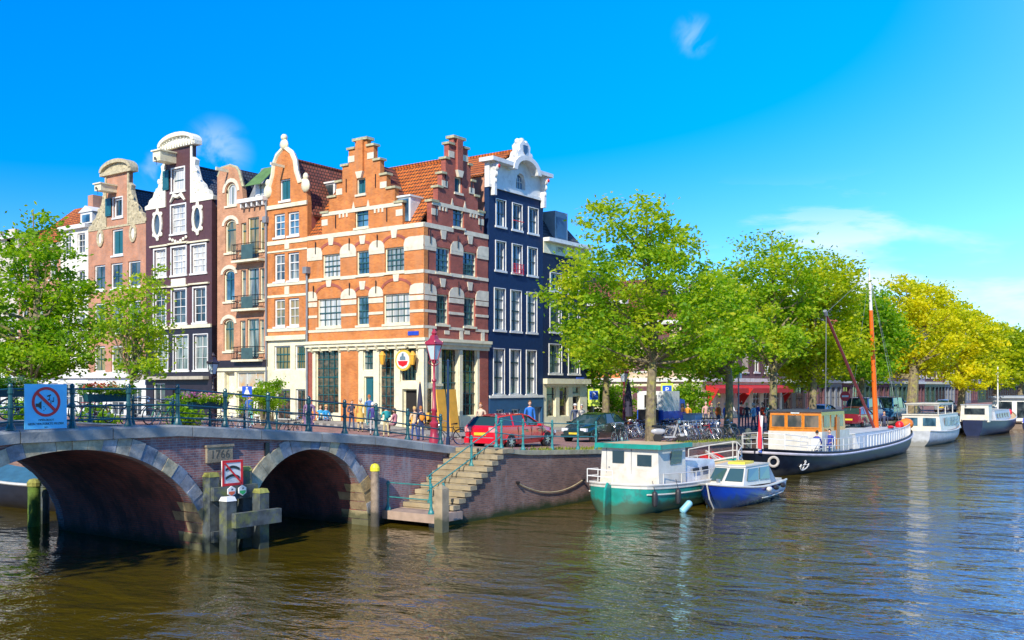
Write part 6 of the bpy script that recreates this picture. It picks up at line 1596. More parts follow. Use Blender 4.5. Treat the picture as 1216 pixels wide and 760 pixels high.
# cars further along the quay
def simplecar(label, px, py, D, paint, rz=0, van=False, pl=True):
    x, y, z = atD(px, py, D); zg = prof(x)
    if not van:
        c = carbody('parked_car', label, 4.2, 1.72, [(0,.38,.85,.68),(.08,.28,.92,.82),(1,.2,.93,.86),(2.4,.2,.91,.86),(3.4,.24,.85,.83),(4.1,.34,.66,.7),(4.2,.4,.58,.6)], None,
            [(.1,.6,1.34,.74,.58,.92),(1.2,1.2,1.42,.78,.62,.93),(2.1,1.9,1.42,.78,.62,.92),(3.2,2.4,1.34,.74,.58,.90)], paint, (x,y,zg), rz, CG, wb=(.75,3.3), wr=.3)
    else:
        c = carbody('parked_van', label, 4.9, 1.85, [(0,.38,1.0,.85),(.05,.28,1.1,.9),(2,.22,1.12,.92),(3.6,.24,1.1,.91),(4.6,.3,.95,.85),(4.9,.4,.7,.7)], None,
            [(.0,.08,1.95,.86,.78,1.08),(1.6,1.6,2.0,.88,.80,1.1),(3.2,3.0,1.98,.88,.80,1.08),(4.3,3.6,1.85,.82,.74,1.05)], paint, (x,y,zg), rz, CG, wb=(.95,3.95), wr=.33, cat='van')
    if pl: g = MB(); g.box(-.03,.0,-.25,.25,.5,.62); g.build('number_plate', PLY, c)
    return c
simplecar('dark maroon car parked right behind the wooden wheelhouse', 1008, 500, 70, P('maroon_paint', (.16,.008,.02), .25, coat=.6))
simplecar('dark blue van parked left of the orange mast', 1018, 500, 78, P('royal_blue_paint', (.015,.06,.28), .3, coat=.5), van=True)
simplecar('light blue car roof showing behind the maroon car', 968, 492, 80, P('sky_blue_paint', (.16,.36,.55), .3, coat=.5))
simplecar('blue van parked right of the orange mast', 1048, 498, 84, P('steel_blue_paint', (.03,.13,.26), .3, coat=.5), van=True)
simplecar('dark car parked behind the white cruiser', 1072, 496, 100, CDK)
simplecar('grey car parked behind the dark barge', 1118, 492, 112, P('grey_car_paint', (.2,.22,.24), .3, coat=.5))
# truck with tail lift
x, y, z = atD(772, 500, 64)
tk = thing('parked_truck', 'white and blue box truck with an open dark tail lift behind the bicycles', 'truck', (x,y,prof(x)), R(0)); tk.scale = (.55,.8,.8)
g = MB(); g.box(0,4.2,-1.15,1.15,.9,3.2); g.build('cargo_box', WHITE, tk)
g = MB(); g.box(-.03,-.001,-1.15,1.15,.85,1.7); g.box(0,4.2,-1.17,-1.151,.88,1.6); g.build('blue_panel', SBL, tk)
g = MB(); g.box(-.05,-.031,-.6,.5,1.9,2.9); g.build('rear_opening', DARK, tk)
g = MB(); g.box(-.5,-.42,-.9,.9,.4,1.75); g.build('tail_lift', BLACK, tk)
g = MB(); g.prism([(4.25,.5),(6.1,.5),(6.1,1.5),(5.7,2.5),(4.25,2.6)], -1.1, 1.1); cb = g.build('cab', SBL, tk)
g = MB(); g.box(4.6,5.6,-1.13,-1.101,1.5,2.2); g.build('window', GD, cb)
for wx in (.9,5.2):
    for sg in (-1,1): g = MB(); g.lathe([(.45,-.14),(.45,.14)], (wx,sg*.95,.45), 16, ax='Y'); w = g.build('wheel', TYRE, tk); g = MB(); g.lathe([(.22,-.15),(.22,.15)], (wx,sg*.95,.45), 12, ax='Y'); g.build('rim', CHROME, w)
# ================================================================= bicycles, scooter, motorbike
def bike(label, loc, rz, fm, lean=.08, src=[None]):
    t = thing('bicycle', label, 'bicycle', loc, 0, 'parked bicycles'); t.rotation_euler = (lean, 0, rz)
    if src[0] is None:
        ms = {}
        for nm, xx_ in (('wheel', .0), ('wheel', 1.08)):
            g = MB(); g.path([(xx_+.34*math.cos(2*math.pi*i/18),0,.34+.34*math.sin(2*math.pi*i/18)) for i in range(18)], .018, n=5, closed=True); w = g
            s_ = MB(); s_.path([(xx_+.315*math.cos(2*math.pi*i/18),0,.34+.315*math.sin(2*math.pi*i/18)) for i in range(18)], .012, n=4, closed=True)
            for k in range(12): a = math.pi*2*k/12; s_.tube((xx_,.01*(-1)**k,.34),(xx_+.31*math.cos(a),0,.34+.31*math.sin(a)),.004,n=3,cap=False)
            s_.lathe([(.03,-.05),(.03,.05)], (xx_,0,.34), 6, ax='Y')
            ms.setdefault('w', []).append((w, s_))
        f = MB()
        for a, b_ in (((0,0,.34),(.42,0,.30)),((.42,0,.30),(.30,0,.82)),((0,0,.34),(.33,0,.75)),((.42,0,.30),(.90,0,.72)),((.33,0,.76),(.88,0,.80)),((.86,0,.92),(.93,0,.62)),((.93,.04,.62),(1.08,.05,.34)),((.93,-.04,.62),(1.08,-.05,.34))): f.tube(a, b_, .018, n=6)
        f.path([(-.36,0,.42),(-.26,0,.62),(0,0,.72),(.2,0,.62)], .02, n=4); f.box(-.3,.22,-.06,.06,.745,.765)
        c = MB(); c.lathe([(.10,-.01),(.10,.01)], (.42,.05,.30), 12, ax='Y'); c.beam((.42,.08,.30),(.50,.08,.16),.02,.02); c.beam((.42,-.08,.30),(.34,-.08,.44),.02,.02); c.box(.45,.57,.08,.17,.14,.16); c.box(.28,.40,-.17,-.08,.43,.45)
        sd_ = MB(); sd_.prism([(.12,.90),(.36,.90),(.40,.93),(.14,.97)], -.07, .07)
        h_ = MB(); h_.path([(.62,.28,.98),(.78,.27,1.04),(.86,.12,1.06),(.86,-.12,1.06),(.78,-.27,1.04),(.62,-.28,.98)], .014, n=5); h_.tube((.86,0,.92),(.86,0,1.06),.016,n=5); h_.ball((.97,0,.88),(.06,.05,.06))
        src[0] = (ms, f, c, sd_, h_)
        for i, (w, s_) in enumerate(ms['w']):
            o = w.build('wheel', TYRE, t); s_.build('spokes', CHROME, o)
        f.build('frame', fm, t); c.build('crank_and_pedals', CHROME, t); sd_.build('saddle', BLACK, t); h_.build('handlebar', CHROME, t)
        return t
    return t
BK0 = bike('bicycle with black frame and wire wheels standing before the dark hatchback', (22.3,-.9,prof(22.5)), R(185), BLACK)
BM = [BLACK, P('silver_frame', (.5,.52,.55), .3, metal=.6), P('dark_blue_frame', (.02,.06,.2), .4), P('dark_red_frame', (.3,.02,.03), .4), P('green_frame', (.03,.2,.1), .4), P('white_frame', (.7,.7,.7), .4)]
bcount = 0
def addbike(x, y, rz, label, mat=None, lean=.1, z=None, group='parked bicycles'):
    c = dup(BK0, (x, y, gz(x,y) if z is None else z), label=label, rot=(lean, 0, rz), group=group)
    if mat is not None:
        for ch in c.children:
            if ch.name.startswith('frame'):
                me = ch.data.copy(); me.materials.clear(); me.materials.append(mat); ch.data = me
    return c
cn = ['black','silver','dark blue','dark red','green','white']
poss = ['at the left end of the heap beside the white scooter','second in the heap next to the white scooter','third in the heap from the white scooter','fourth in the heap from the white scooter','fifth in the heap from the white scooter','sixth in the heap from the white scooter','in the middle of the heap','just right of the middle of the heap','two right of the middle of the heap','three right of the middle of the heap','fourth from the motorcycle','third from the motorcycle','second from the motorcycle','right beside the motorcycle']
for i in range(14):
    x = 28.0+i*.40; ci = [1,0,5,1,2,0,1,3,0,5,1,4,0,1][i]
    addbike(x, -.1+rnd.uniform(-.25,.25), R(-90+rnd.uniform(-14,14)), '%s bicycle in front row, %s' % (cn[ci], poss[i]), BM[ci], lean=rnd.uniform(-.18,.18), z=prof(x))
row2 = ['behind the white scooter','behind the tree trunk side of the heap','in the back row below the left awning edge','in the back row centre','in the back row right of centre','in the back row near the blue bin','in the back row furthest from the canal','in the back row next to the trunk of the green tree']
for i in range(8):
    x = 28.5+i*.95; ci = [0,1,2,5,0,1,3,0][i]
    addbike(x, 3.1+rnd.uniform(-.3,.3), R(-80+rnd.uniform(-20,20)), '%s bicycle %s' % (cn[ci], row2[i]), BM[ci], lean=rnd.uniform(-.15,.15), z=prof(x), group='parked bicycles in the back row')
x, y = atZ(546, 525, 2.2); addbike(x+.3, y+.2, R(150), 'dark bicycle parked left of the red estate car', BM[0])
for px, D, rz, lab, ci in ((8,33,10,'black bicycle behind the bridge railing at the far left',0),(62,34,20,'silver bicycle behind the prohibition sign',1),(103,36,15,'dark red bicycle with orange basket under the red geraniums',3),(150,37,10,'dark bicycle behind the railing in front of the slender tree',0),(185,38,25,'green bicycle behind the railing below the yellow bush',4),(285,48,80,'silver bicycle left of the couple on the bridge',1),(297,50,70,'white bicycle beside the man in the blue jacket',5),(336,48,10,'dark bicycle right of the couple on the bridge',0),(243,42,10,'black bicycle under the pink flower box',0)):
    x, y, z = atD(px, 500, D); addbike(x, y, R(rz), lab, BM[ci], z=gz(x,y)-.02, group='bicycles behind the bridge railing')
# white scooter
x, y = atZ(775, 527, prof(26)); x, y = 26.3, -.5
sc = thing('scooter', 'white motor scooter parked right of the big tree trunk', 'scooter', (x, y, prof(x)), R(-50))
WS = P('scooter_white', (.42,.43,.45), .25, coat=.5)
for wx in (0,1.2):
    g = MB(); g.lathe([(.13,-.05),(.21,-.05),(.23,0),(.21,.05),(.13,.05)], (wx,0,.23), 16, ax='Y'); w = g.build('wheel', TYRE, sc); g = MB(); g.lathe([(.12,-.04),(.12,.04)], (wx,0,.23), 12, ax='Y'); g.build('rim', CHROME, w)
g = MB(); g.ball((.02,0,.55), (.36,.13,.17), nu=14, nv=8); g.box(.3,.86,-.17,.17,.25,.31); g.ball((1.2,0,.36), (.20,.07,.10), nu=12, nv=6)
g.grid([[(.84+t*.22-abs(q)*.25, q, .28+t*.68) for q in (-.2,-.1,0,.1,.2)] for t in (0,.25,.5,.75,1)]); g.grid([[(.88+t*.22-abs(q)*.25, q, .28+t*.68) for q in (-.2,-.1,0,.1,.2)] for t in (0,.25,.5,.75,1)], flip=True)
g.build('body', WS, sc, smooth=True)
g = MB(); g.prism([(-.3,.74),(.4,.74),(.38,.82),(-.25,.86)], -.13, .13); g.build('seat', BLACK, sc)
g = MB(); g.tube((1.2,0,.23),(1.0,0,1.05),.03); g.path([(.9,.32,1.02),(1.0,.1,1.08),(1.0,-.1,1.08),(.9,-.32,1.02)], .02); g.box(.98,1.1,-.1,.1,.95,1.1); g.build('handlebar', CHROME, sc)
# motorcycle
mx_, my_ = 32.0, -.9
mc = thing('motorcycle', 'dark blue motorcycle parked at the right end of the bicycle heap', 'motorcycle', (31.0, -.6, prof(31)), R(-18))
for wx in (0,1.45):
    g = MB(); g.lathe([(.2,-.05),(.3,-.06),(.33,0),(.3,.06),(.2,.05)], (wx,0,.33), 20, ax='Y'); w = g.build('wheel', TYRE, mc); g = MB(); g.path([(wx+.21*math.cos(2*math.pi*i/14),0,.33+.21*math.sin(2*math.pi*i/14)) for i in range(14)], .03, n=5, closed=True)
    for k in range(6): a = math.pi*k/3; g.beam((wx,0,.33),(wx+.2*math.cos(a),0,.33+.2*math.sin(a)),.03,.02)
    g.build('rim', CHROME, w)
g = MB(); rows = []
for xx_, z0, z1, hw in ((.5,.7,.78,.08),(.65,.66,.9,.15),(.95,.66,.95,.16),(1.08,.75,.88,.08)): rows.append([(xx_,-hw,z0),(xx_,-hw,z1-.08),(xx_,-hw*.5,z1),(xx_,hw*.5,z1),(xx_,hw,z1-.08),(xx_,hw,z0)])
g.grid(rows, closed=True); g.build('tank', P('motorcycle_blue', (.01,.03,.12), .2, coat=.6), mc, smooth=True)
g = MB(); g.prism([(-.2,.8),(.1,.72),(.55,.72),(.5,.82),(.1,.80),(-.18,.88)], -.12, .12); g.build('seat', BLACK, mc)
g = MB(); g.box(.45,.95,-.16,.16,.3,.64); g.tube((0,-.1,.33),(.5,-.1,.4),.03); g.tube((0,.1,.33),(.5,.1,.4),.03); g.path([(.9,-.15,.5),(.8,-.16,.25),(.0,-.17,.3)], .04); g.build('engine', LEAD, mc)
g = MB(); [g.tube((1.45,s*.09,.33),(1.12,s*.09,.95),.025) for s in (-1,1)]; g.path([(.9,.36,1.0),(1.05,.2,1.06),(1.1,0,1.04),(1.05,-.2,1.06),(.9,-.36,1.0)], .018); g.build('fork_and_handlebar', CHROME, mc)
g = MB(); g.lathe([(.10,-.08),(.10,.06)], (1.22,0,.9), 12, ax='X'); g.build('headlight', HEAD, mc)
# grey utility box and railing at the quay end
t = thing('utility_box', 'blue grey utility cabinet beside the motorcycle', 'cabinet', (33.2,.9,1.8), R(0)); g = MB(); g.box(-.5,.5,-.35,.35,0,1.3); g.build('cabinet', P('grey_blue_cabinet', (.20,.32,.42), .5), t); g = MB(); g.box(-.55,.55,-.4,.4,1.3,1.36); g.build('lid', LEAD, t)
tr = thing('iron_fence', 'dark iron fence at the end of the bicycle quay behind the flag', 'fence', (0,0,0))
for k in range(8): g = MB(); g.box(33.6+k*.0,33.66+k*.0,-.4+k*.28,-.36+k*.28,1.8,2.9); g.build('bar', BLACK, tr)
g = MB(); g.beam((33.63,-.45,2.88),(33.63,1.6,2.88),.05,.05); g.beam((33.63,-.45,2.0),(33.63,1.6,2.0),.04,.04); g.build('rail', BLACK, tr)
for i, (x, lab) in enumerate(((32.9,'thick dark mooring post at the end of the bicycle quay'),(34.2,'dark mooring post beside the flag of the barge'))):
    pole('mooring_post', lab, x, -1.1 if i else -2.45, 2.5 if i else 2.3, .14, None, TIM, mat=TIM)
# cafe furniture
YB = P('yellow_plywood', (.70,.36,.04), .6, var=.15)
for i, (px, lab) in enumerate(((524,'left tall yellow wooden board leaning at the cafe side wall'),(537,'right tall yellow wooden board leaning at the cafe side wall'))):
    x0, z = atY(px-5, 502, 13.2); x1, _ = atY(px+5, 502, 13.2)
    t = thing('wooden_board', lab, 'board', ((x0+x1)/2, 13.3, gz(28,12)+.12)); g = MB(); hh = 2.5; ww = (x1-x0)/2
    g.add([(-ww,-.35,0),(ww,-.35,0),(ww,-.05,hh),(-ww,-.05,hh),(-ww,-.27,0),(ww,-.27,0),(ww,.03,hh),(-ww,.03,hh)], [(0,1,2,3),(7,6,5,4),(0,4,5,1),(1,5,6,2),(2,6,7,3),(3,7,4,0)]); g.build('board', YB, t); 
def bench(label, px, D, rz, mat=YB, back=True):
    x, y, z = atD(px, 500, D); t = thing('cafe_bench', label, 'bench', (x,y,gz(x,y)+.1), rz)
    g = MB(); g.box(-.8,.8,-.2,.2,.42,.47); g.build('seat', mat, t)
    if back: g = MB(); g.box(-.8,.8,.18,.22,.6,1.0); g.build('backrest', mat, t)
    for sx in (-.7,.7):
        for sy in (-.15,.15): g = MB(); g.box(sx-.03,sx+.03,sy-.03,sy+.03,0,.42 if sy < 0 else .98); g.build('leg', mat, t)
bench('orange brown bench at the brick panel of the cafe', 397, 62, R(-90), P('orange_wood', (.55,.2,.03), .5)); bench('yellow wooden bench left of the crimson lamp foot', 503, 57, R(-60)); bench('yellow wooden bench right of the cafe door', 482, 59, R(-90)); bench('dark bench below the cafe shop window', 412, 61.5, R(-90), WOOD)
t = thing('parasol', 'closed dark parasol standing at the cafe corner', 'parasol', (24.4,13.2,gz(24.4,13))); g = MB(); g.tube((0,0,0),(0,0,2.9),.03); g.build('pole', WOOD, t); g = MB(); g.lathe([(.28,.9),(.2,1.0),(.15,1.8),(.05,2.8)], n=9); g.build('cloth', P('dark_parasol_cloth', (.03,.03,.06), .8), t)
x, y, z = atD(746, 500, 66); t = thing('parasol', 'closed dark purple parasol right behind the dark red lamp post', 'parasol', (x,y,1.8)); g = MB(); g.tube((0,0,0),(0,0,3.4),.03); g.build('pole', WOOD, t); g = MB(); g.lathe([(.32,.9),(.3,1.1),(.25,2.2),(.05,3.3)], n=9); g.build('cloth', P('dark_parasol_cloth', (1,1,1)), t)
# ================================================================= boats
def hull(L, B, fb, bowf, sternw, n=24, rs=0, fl_=.4, sheer_b=.5, sheer_s=.15, draft=.45, flare=.9, tw=.35, full=2.2, deckz=-.05, bulw=0, keelrise=.8, rake=.6):
    """returns builder of outer hull, deck; stern at x=0, bow at x=L"""
    rows = []; deck = []; sh = []
    ts = ([rs*q for q in (0,.03,.1,.22,.4,.65)] if rs else [])+[rs+(1-rs)*i/n for i in range(n+1)]
    for t in ts:
        x = L*t
        b = B/2*(1-max(0, (t-.45)/.55)**full)**.75 if t > .45 else B/2*(sternw+(1-sternw)*math.sin(min(1, t/fl_)*math.pi/2))
        if rs and t < rs: b *= math.sqrt(max(.0, 1-(1-t/rs)**2))
        b = max(b, .015); z1 = fb+sheer_b*max(0, (t-.4)/.6)**2+sheer_s*max(0, (.35-t)/.35)**2
        k = -draft+ (draft+fb*.2)*max(0, (t-.82)/.18)**2*keelrise
        # overhang of the bow at deck level
        ring = []
        for j in range(9):
            u = j/8; z = k+(z1-k)*u; w = b*(math.sin(min(1, u*1.35+.06)*math.pi/2)**.6)*(flare+(1-flare)*u)
            xo = rake*max(0, (t-.7)/.3)**2*(u-1)
            ring.append((x+xo, w, z))
        rows.append([(p[0], -p[1], p[2]) for p in ring[::-1]]+ring[0:])
        deck.append((x, b, z1)); sh.append((x, b, z1))
    return rows, sh
def boatmesh(t, rows, mats_, name='hull'):
    g = MB(); g.grid(rows, closed=False); k = len(rows[0])
    g.f.append(tuple(range(k))); g.m.append(0)
    o = g.build(name, mats_, t, smooth=True); return o
def deckmesh(t, sh, dz, mat, name='deck', inset=.0):
    g = MB(); g.grid([[(x, -b+inset, z+dz), (x, b-inset, z+dz)] for x, b, z in sh if b > .02]); return g.build(name, mat, t)
def gunwale(t, sh, r, mat, name='rub_rail', dz=0, off=0, i0=0, i1=None):
    g = MB()
    for sg in (-1, 1): g.path([(x, sg*(b+off), z+dz) for x, b, z in sh[i0:i1]], r, n=6)
    return g.build(name, mat, t, smooth=True)
def shx(sh, x):
    X = [s[0] for s in sh]; return float(np.interp(x, X, [s[1] for s in sh])), float(np.interp(x, X, [s[2] for s in sh]))
def rail(t, pts, h, mat, nmid=1, r=.02, name='guard_rail'):
    g = MB()
    for p in pts: g.tube(p, (p[0],p[1],p[2]+h), r, n=5)
    for k in range(nmid+1): hh = h*(k+1)/(nmid+1); g.path([(p[0],p[1],p[2]+hh) for p in pts], r, n=5)
    return g.build(name, mat, t)
def cabin(t, pts_low, pts_top, z0, z1, mat, name='cabin', roofmat=None, over=.08, rt=.06):
    g = MB(); k = len(pts_low); g.add([(p[0],p[1],z0 if not isinstance(z0, list) else z0[i]) for i, p in enumerate(pts_low)]+[(p[0],p[1],z1 if not isinstance(z1, list) else z1[i]) for i, p in enumerate(pts_top)], [(i,(i+1)%k,k+(i+1)%k,k+i) for i in range(k)]+[tuple(range(k,2*k))])
    o = g.build(name, mat, t)
    if roofmat:
        g = MB(); cx = sum(p[0] for p in pts_top)/k; cy = sum(p[1] for p in pts_top)/k; q = []
        for p in pts_top: d = Vector((p[0]-cx, p[1]-cy)); l = d.length; d = d*(l+over)/l; q.append((cx+d.x, cy+d.y))
        zz = z1 if not isinstance(z1, list) else None
        g.add([(p[0],p[1],(zz if zz is not None else z1[i])+.002) for i, p in enumerate(q)]+[(p[0],p[1],(zz if zz is not None else z1[i])+rt) for i, p in enumerate(q)], [(i,(i+1)%k,k+(i+1)%k,k+i) for i in range(k)]+[tuple(range(k,2*k)), tuple(range(k))[::-1]]); g.build('cabin_roof', roofmat, o)
    return o
def sidewin(parent, x0, x1, y, z0, z1, mat, fr=WHITE, nm='window', sl=0, t_=.03):
    """window on a side wall y=const; sl: shear of the top edge"""
    sg = -1 if y < 0 else 1
    g = MB(); g.prism([(x0,z0),(x1,z0),(x1+sl,z1),(x0+sl,z1)][::1], y+sg*.001, y+sg*(t_)); o = g.build(nm, mat, parent); return o
def endwin(parent, y0, y1, x, z0, z1, mat, sgn=-1, nm='window'):
    g = MB(); a, c = sorted((x+sgn*.001, x+sgn*.03)); g.box(a, c, y0, y1, z0, z1); return g.build(nm, mat, parent)
TEALB = P('teal_boat_paint', (.012,.26,.21), .35, var=.2, scale=2, dirt=(.04,.15,.13), dsc=2.5, tide=((.06,.09,.05),.42))
BWHITE = P('boat_white_paint', (.60,.58,.53), .4, var=.1, scale=2, dirt=(.52,.48,.40), dsc=2.5)
TAN = P('tan_deck_paint', (.62,.44,.24), .6, var=.15)
def lift(c): pass
# green cabin boat ------------------------------------------------
gb = thing('cabin_boat', 'teal green cabin boat with a white wheelhouse and tan roof moored stern towards the stairs', 'boat', (13.9,-5.0,0), R(-1.5))
rows, sh = hull(10.9, 3.2, .95, .5, .78, rs=.07, sheer_b=.5, sheer_s=.12, draft=.5)
h_ = boatmesh(gb, rows, TEALB); deckmesh(gb, sh, -.06, TAN)
gunwale(gb, sh, .05, BWHITE, dz=.02); gunwale(gb, sh, .03, BWHITE, 'lower_rub_rail', dz=-.32, off=.0, i0=5, i1=22)
g = MB(); g.grid([[(x,sg*(b+.012),z-.1),(x,sg*(b+.012),z+.02)] for x,b,z in sh] if 0 else [[(x,-(b+.012),z-.12),(x,-(b+.012),z+.0)] for x,b,z in sh]); g.grid([[(x,(b+.012),z-.12),(x,(b+.012),z)] for x,b,z in sh]); g.build('white_sheer_strake', BWHITE, gb)
g = MB(); g.prism([(-.5,-.5),(-.05,-.5),(-.05,1.0),(-.22,1.15),(-.42,.9)], -.04, .04); g.build('rudder', TEALB, gb)
z0, z1 = .90, 2.42
wh = cabin(gb, [(1.3,-1.28),(3.4,-1.28),(3.4,1.28),(1.3,1.28)], [(1.35,-1.2),(3.5,-1.2),(3.5,1.2),(1.35,1.2)], z0, z1, BWHITE, 'wheelhouse', TAN, .14, .05)
g = MB(); 
for p in ((1.18,-1.42,3.68,-1.36),(1.18,1.36,3.68,1.42)): g.box(p[0],p[2],p[1],p[3],z1-.10,z1+.07)
g.box(1.15,1.22,-1.42,1.42,z1-.10,z1+.07); g.build('teal_roof_edge', TEALB, wh)
BG = glass('boat_glass', (.03,.06,.08), rough=.04, wob=0)
endwin(wh, .22, .72, 1.33, 1.75, 2.2, BG); endwin(wh, -.95, -.35, 1.33, 1.68, 2.1, BG)
g = MB(); g.box(1.315,1.335,-.1,-.08,1.0,2.3); g.box(1.315,1.335,.98,1.0,1.0,2.3); g.box(1.3,1.33,.84,.9,1.55,1.6); g.build('door_edge', LEAD, wh)
sidewin(wh, 2.2, 3.05, -1.24, 1.72, 2.2, BG, sl=.1); sidewin(wh, 2.2, 3.05, 1.24, 1.72, 2.2, BG, sl=.1)
fw = cabin(gb, [(3.45,-1.18),(6.8,-1.0),(7.2,0),(6.8,1.0),(3.45,1.18)], [(3.45,-1.12),(6.6,-.9),(6.95,0),(6.6,.9),(3.45,1.12)], .9, [1.75,1.66,1.64,1.66,1.75], P('pale_blue_white_paint', (.66,.70,.74), .4), 'fore_cabin', None)
for a in (4.2,5.1): g = MB(); g.add([(a,-1.19+.06*(a-4),1.28),(a+.65,-1.15+.06*(a-4),1.28),(a+.65,-1.13+.06*(a-4),1.44),(a,-1.17+.06*(a-4),1.44)], [(0,1,2,3)]); g.build('window', BLACK, fw)
pts = []
for x in (1.5,2.7,3.8,4.9,6,7,8,8.9): b, z = shx(sh, x); pts.append((x, -(b-.08), z))
rail(gb, pts, .42, BWHITE, 0, .016); rail(gb, [(p[0],-p[1],p[2]) for p in pts], .42, BWHITE, 0, .016)
pts = [(8.4,-shx(sh,8.4)[0]+.05,shx(sh,8.4)[1]),(9.6,-shx(sh,9.6)[0]+.05,shx(sh,9.6)[1]),(10.6,-.1,shx(sh,10.6)[1]),(10.6,.1,shx(sh,10.6)[1]),(9.6,shx(sh,9.6)[0]-.05,shx(sh,9.6)[1]),(8.4,shx(sh,8.4)[0]-.05,shx(sh,8.4)[1])]
rail(gb, pts, .75, BWHITE, 1, .025, 'bow_rail')
pts = [(1.2,1.3,1.02),(.3,1.2,1.06),(.12,0,1.06),(.3,-1.2,1.06)]
rail(gb, pts[:3], .5, WHITE, 1, .02, 'stern_rail')
FEN = P('black_fender_rubber', (.02,.02,.025), .5)
def fender(parent, x, y, zt, mat, l=.55, r=.11):
    g = MB(); g.lathe([(.03,0),(r*.8,-.05),(r,-.12),(r,-l+.1),(r*.7,-l),(.03,-l-.03)], (x,y,zt), 10); g.tube((x,y,zt),(x,y+(.1 if y < 0 else -.1),zt+.35),.012,n=4); g.build('fender', mat, parent, smooth=True)
b, z = shx(sh, 1.1); fender(gb, .75, -b-.02, .85, FEN); b, z = shx(sh, 2.3); fender(gb, 2.1, -b-.13, .85, FEN)
g = MB(); g.lathe([(.06,0),(.13,.06),(.13,.5),(.08,.55)], (0,0,0), 10); o = g.build('fender', P('pale_blue_fender', (.25,.55,.65), .4), gb, smooth=True); o.location = (1.9,-1.86,.0); o.rotation_euler = (R(25),R(40),0)
# blue cabin cruiser ------------------------------------------------
BB = P('royal_blue_boat_paint', (.004,.040,.34), .22, var=.15, coat=.5, tide=((.02,.05,.10),.40)); 
bb = thing('motor_cruiser', 'small royal blue motor cruiser with white cabin moored outside the teal boat', 'boat', (23.4,-7.05,.05), R(183.5))
rows, sh = hull(6.6, 2.3, .62, .4, .86, sheer_b=.30, sheer_s=.02, draft=.3, full=2.0, rake=.9)
boatmesh(bb, rows, BB); deckmesh(bb, sh, -.0, BWHITE, inset=.0); gunwale(bb, sh, .045, BWHITE, dz=.02)
g = MB(); g.path([(6.58-.9+.03,0,-.25),(6.35,0,.35),(6.62,0,.93)], .03, n=6); g.build('stem_strip', BWHITE, bb)
cb = cabin(bb, [(1.9,-.92),(4.7,-.74),(5.1,0),(4.7,.74),(1.9,.92)], [(1.75,-.78),(4.05,-.6),(4.2,0),(4.05,.6),(1.75,.78)], [.66,.74,.78,.74,.66], 1.42, BWHITE, 'cabin', BWHITE, .06, .05)
CGb = glass('cabin_glass', (.04,.09,.10), rough=.05, wob=0)
def quadwin(parent, P0, P1, P2, P3, f=(.08,.92,.2,.88), mat=CGb, off=.05):
    P0, P1, P2, P3 = map(Vector, (P0, P1, P2, P3)); g = MB(); nrm = (P1-P0).cross(P3-P0).normalized()*off
    def q(u, v): return P0.lerp(P1, u).lerp(P3.lerp(P2, u), v)+nrm
    a = [q(f[0],f[2]), q(f[1],f[2]), q(f[1],f[3]), q(f[0],f[3])]; g.add(a+[p-nrm*.9 for p in a], [(0,1,2,3),(0,4,5,1),(1,5,6,2),(2,6,7,3),(3,7,4,0)]); g.build('window', mat, parent)
lo = [(1.9,-.92,.66),(4.7,-.74,.74),(5.1,0,.78),(4.7,.74,.74),(1.9,.92,.66)]; tp = [(1.75,-.78,1.42),(4.05,-.6,1.42),(4.2,0,1.42),(4.05,.6,1.42),(1.75,.78,1.42)]
quadwin(cb, lo[1], lo[2], tp[2], tp[1]); quadwin(cb, lo[2], lo[3], tp[3], tp[2])
quadwin(cb, lo[3], lo[4], tp[4], tp[3], (.10,.50,.25,.88)); quadwin(cb, lo[3], lo[4], tp[4], tp[3], (.56,.95,.25,.88)); quadwin(cb, lo[0], lo[1], tp[1], tp[0], (.5,.9,.25,.88)); quadwin(cb, lo[0], lo[1], tp[1], tp[0], (.05,.44,.25,.88))
g = MB(); g.box(2.3,3.4,-.35,.35,1.472,1.56); g.build('yellow_hatch', P('yellow_hatch_paint', (.75,.58,.06), .5), cb)
g = MB(); g.add([(1.88,-.9,.66),(1.88,.9,.66),(1.72,.76,1.4),(1.72,-.76,1.4),(.9,-.85,.64),(.9,.85,.64)], [(3,2,1,0),(4,5,2,3),(0,3,4),(1,5,2)]); g.build('canvas_cover', P('grey_blue_canvas', (.22,.30,.38), .8), bb)
g = MB(); g.box(.05,1.0,-.8,.8,.63,.72); g.build('stern_seat', BWHITE, bb)
b, z = shx(sh, 2.4)
for x, m_ in ((1.1,FEN),(2.2,FEN),(3.1,BWHITE)): b, z = shx(sh, x); g = MB(); g.ball((0,0,0), (.22,.11,.11)); o = g.build('fender', m_, bb, smooth=True); o.location = (x, b+.10, .52)
gunwale(bb, sh, .018, BWHITE, 'white_waterline_stripe', dz=-.42, off=-.01, i0=2, i1=14)
g = MB(); g.lathe([(.08,0),(.08,.14)], (5.4,0,.9), 8); g.build('bollard', CHROME, bb)
# slim red edged boat ------------------------------------------------
rb = thing('open_boat', 'slim white open boat with red gunwale lying between the blue cruiser and the barge', 'boat', (24.0,-5.6,.10), 0, rot=(0,R(-4.5),R(40)))
rows, sh = hull(7.0, 1.9, .55, .4, .3, sheer_b=.35, sheer_s=.25, draft=.2)
boatmesh(rb, rows, P('silver_white_hull_paint', (.62,.68,.74), .35)); gunwale(rb, sh, .05, SR, 'red_gunwale', dz=.02); deckmesh(rb, sh, -.10, P('grey_boat_cover', (.40,.46,.52), .7), 'cover')
g = MB(); g.box(4.2,6.0,-.4,.4,.58,.75); g.build('red_cushion', SR, rb); g = MB(); g.beam((1.0,.1,.75),(6.6,-.1,.95),.10,.10); g.build('spar', BWHITE, rb)
pole('fender_pole', 'pale blue vertical fender pole at the bow of the teal boat', 18.1, -6.95, .75, .11, None, P('pale_blue_fender', (1,1,1)), mat=P('pale_blue_fender', (1,1,1)))
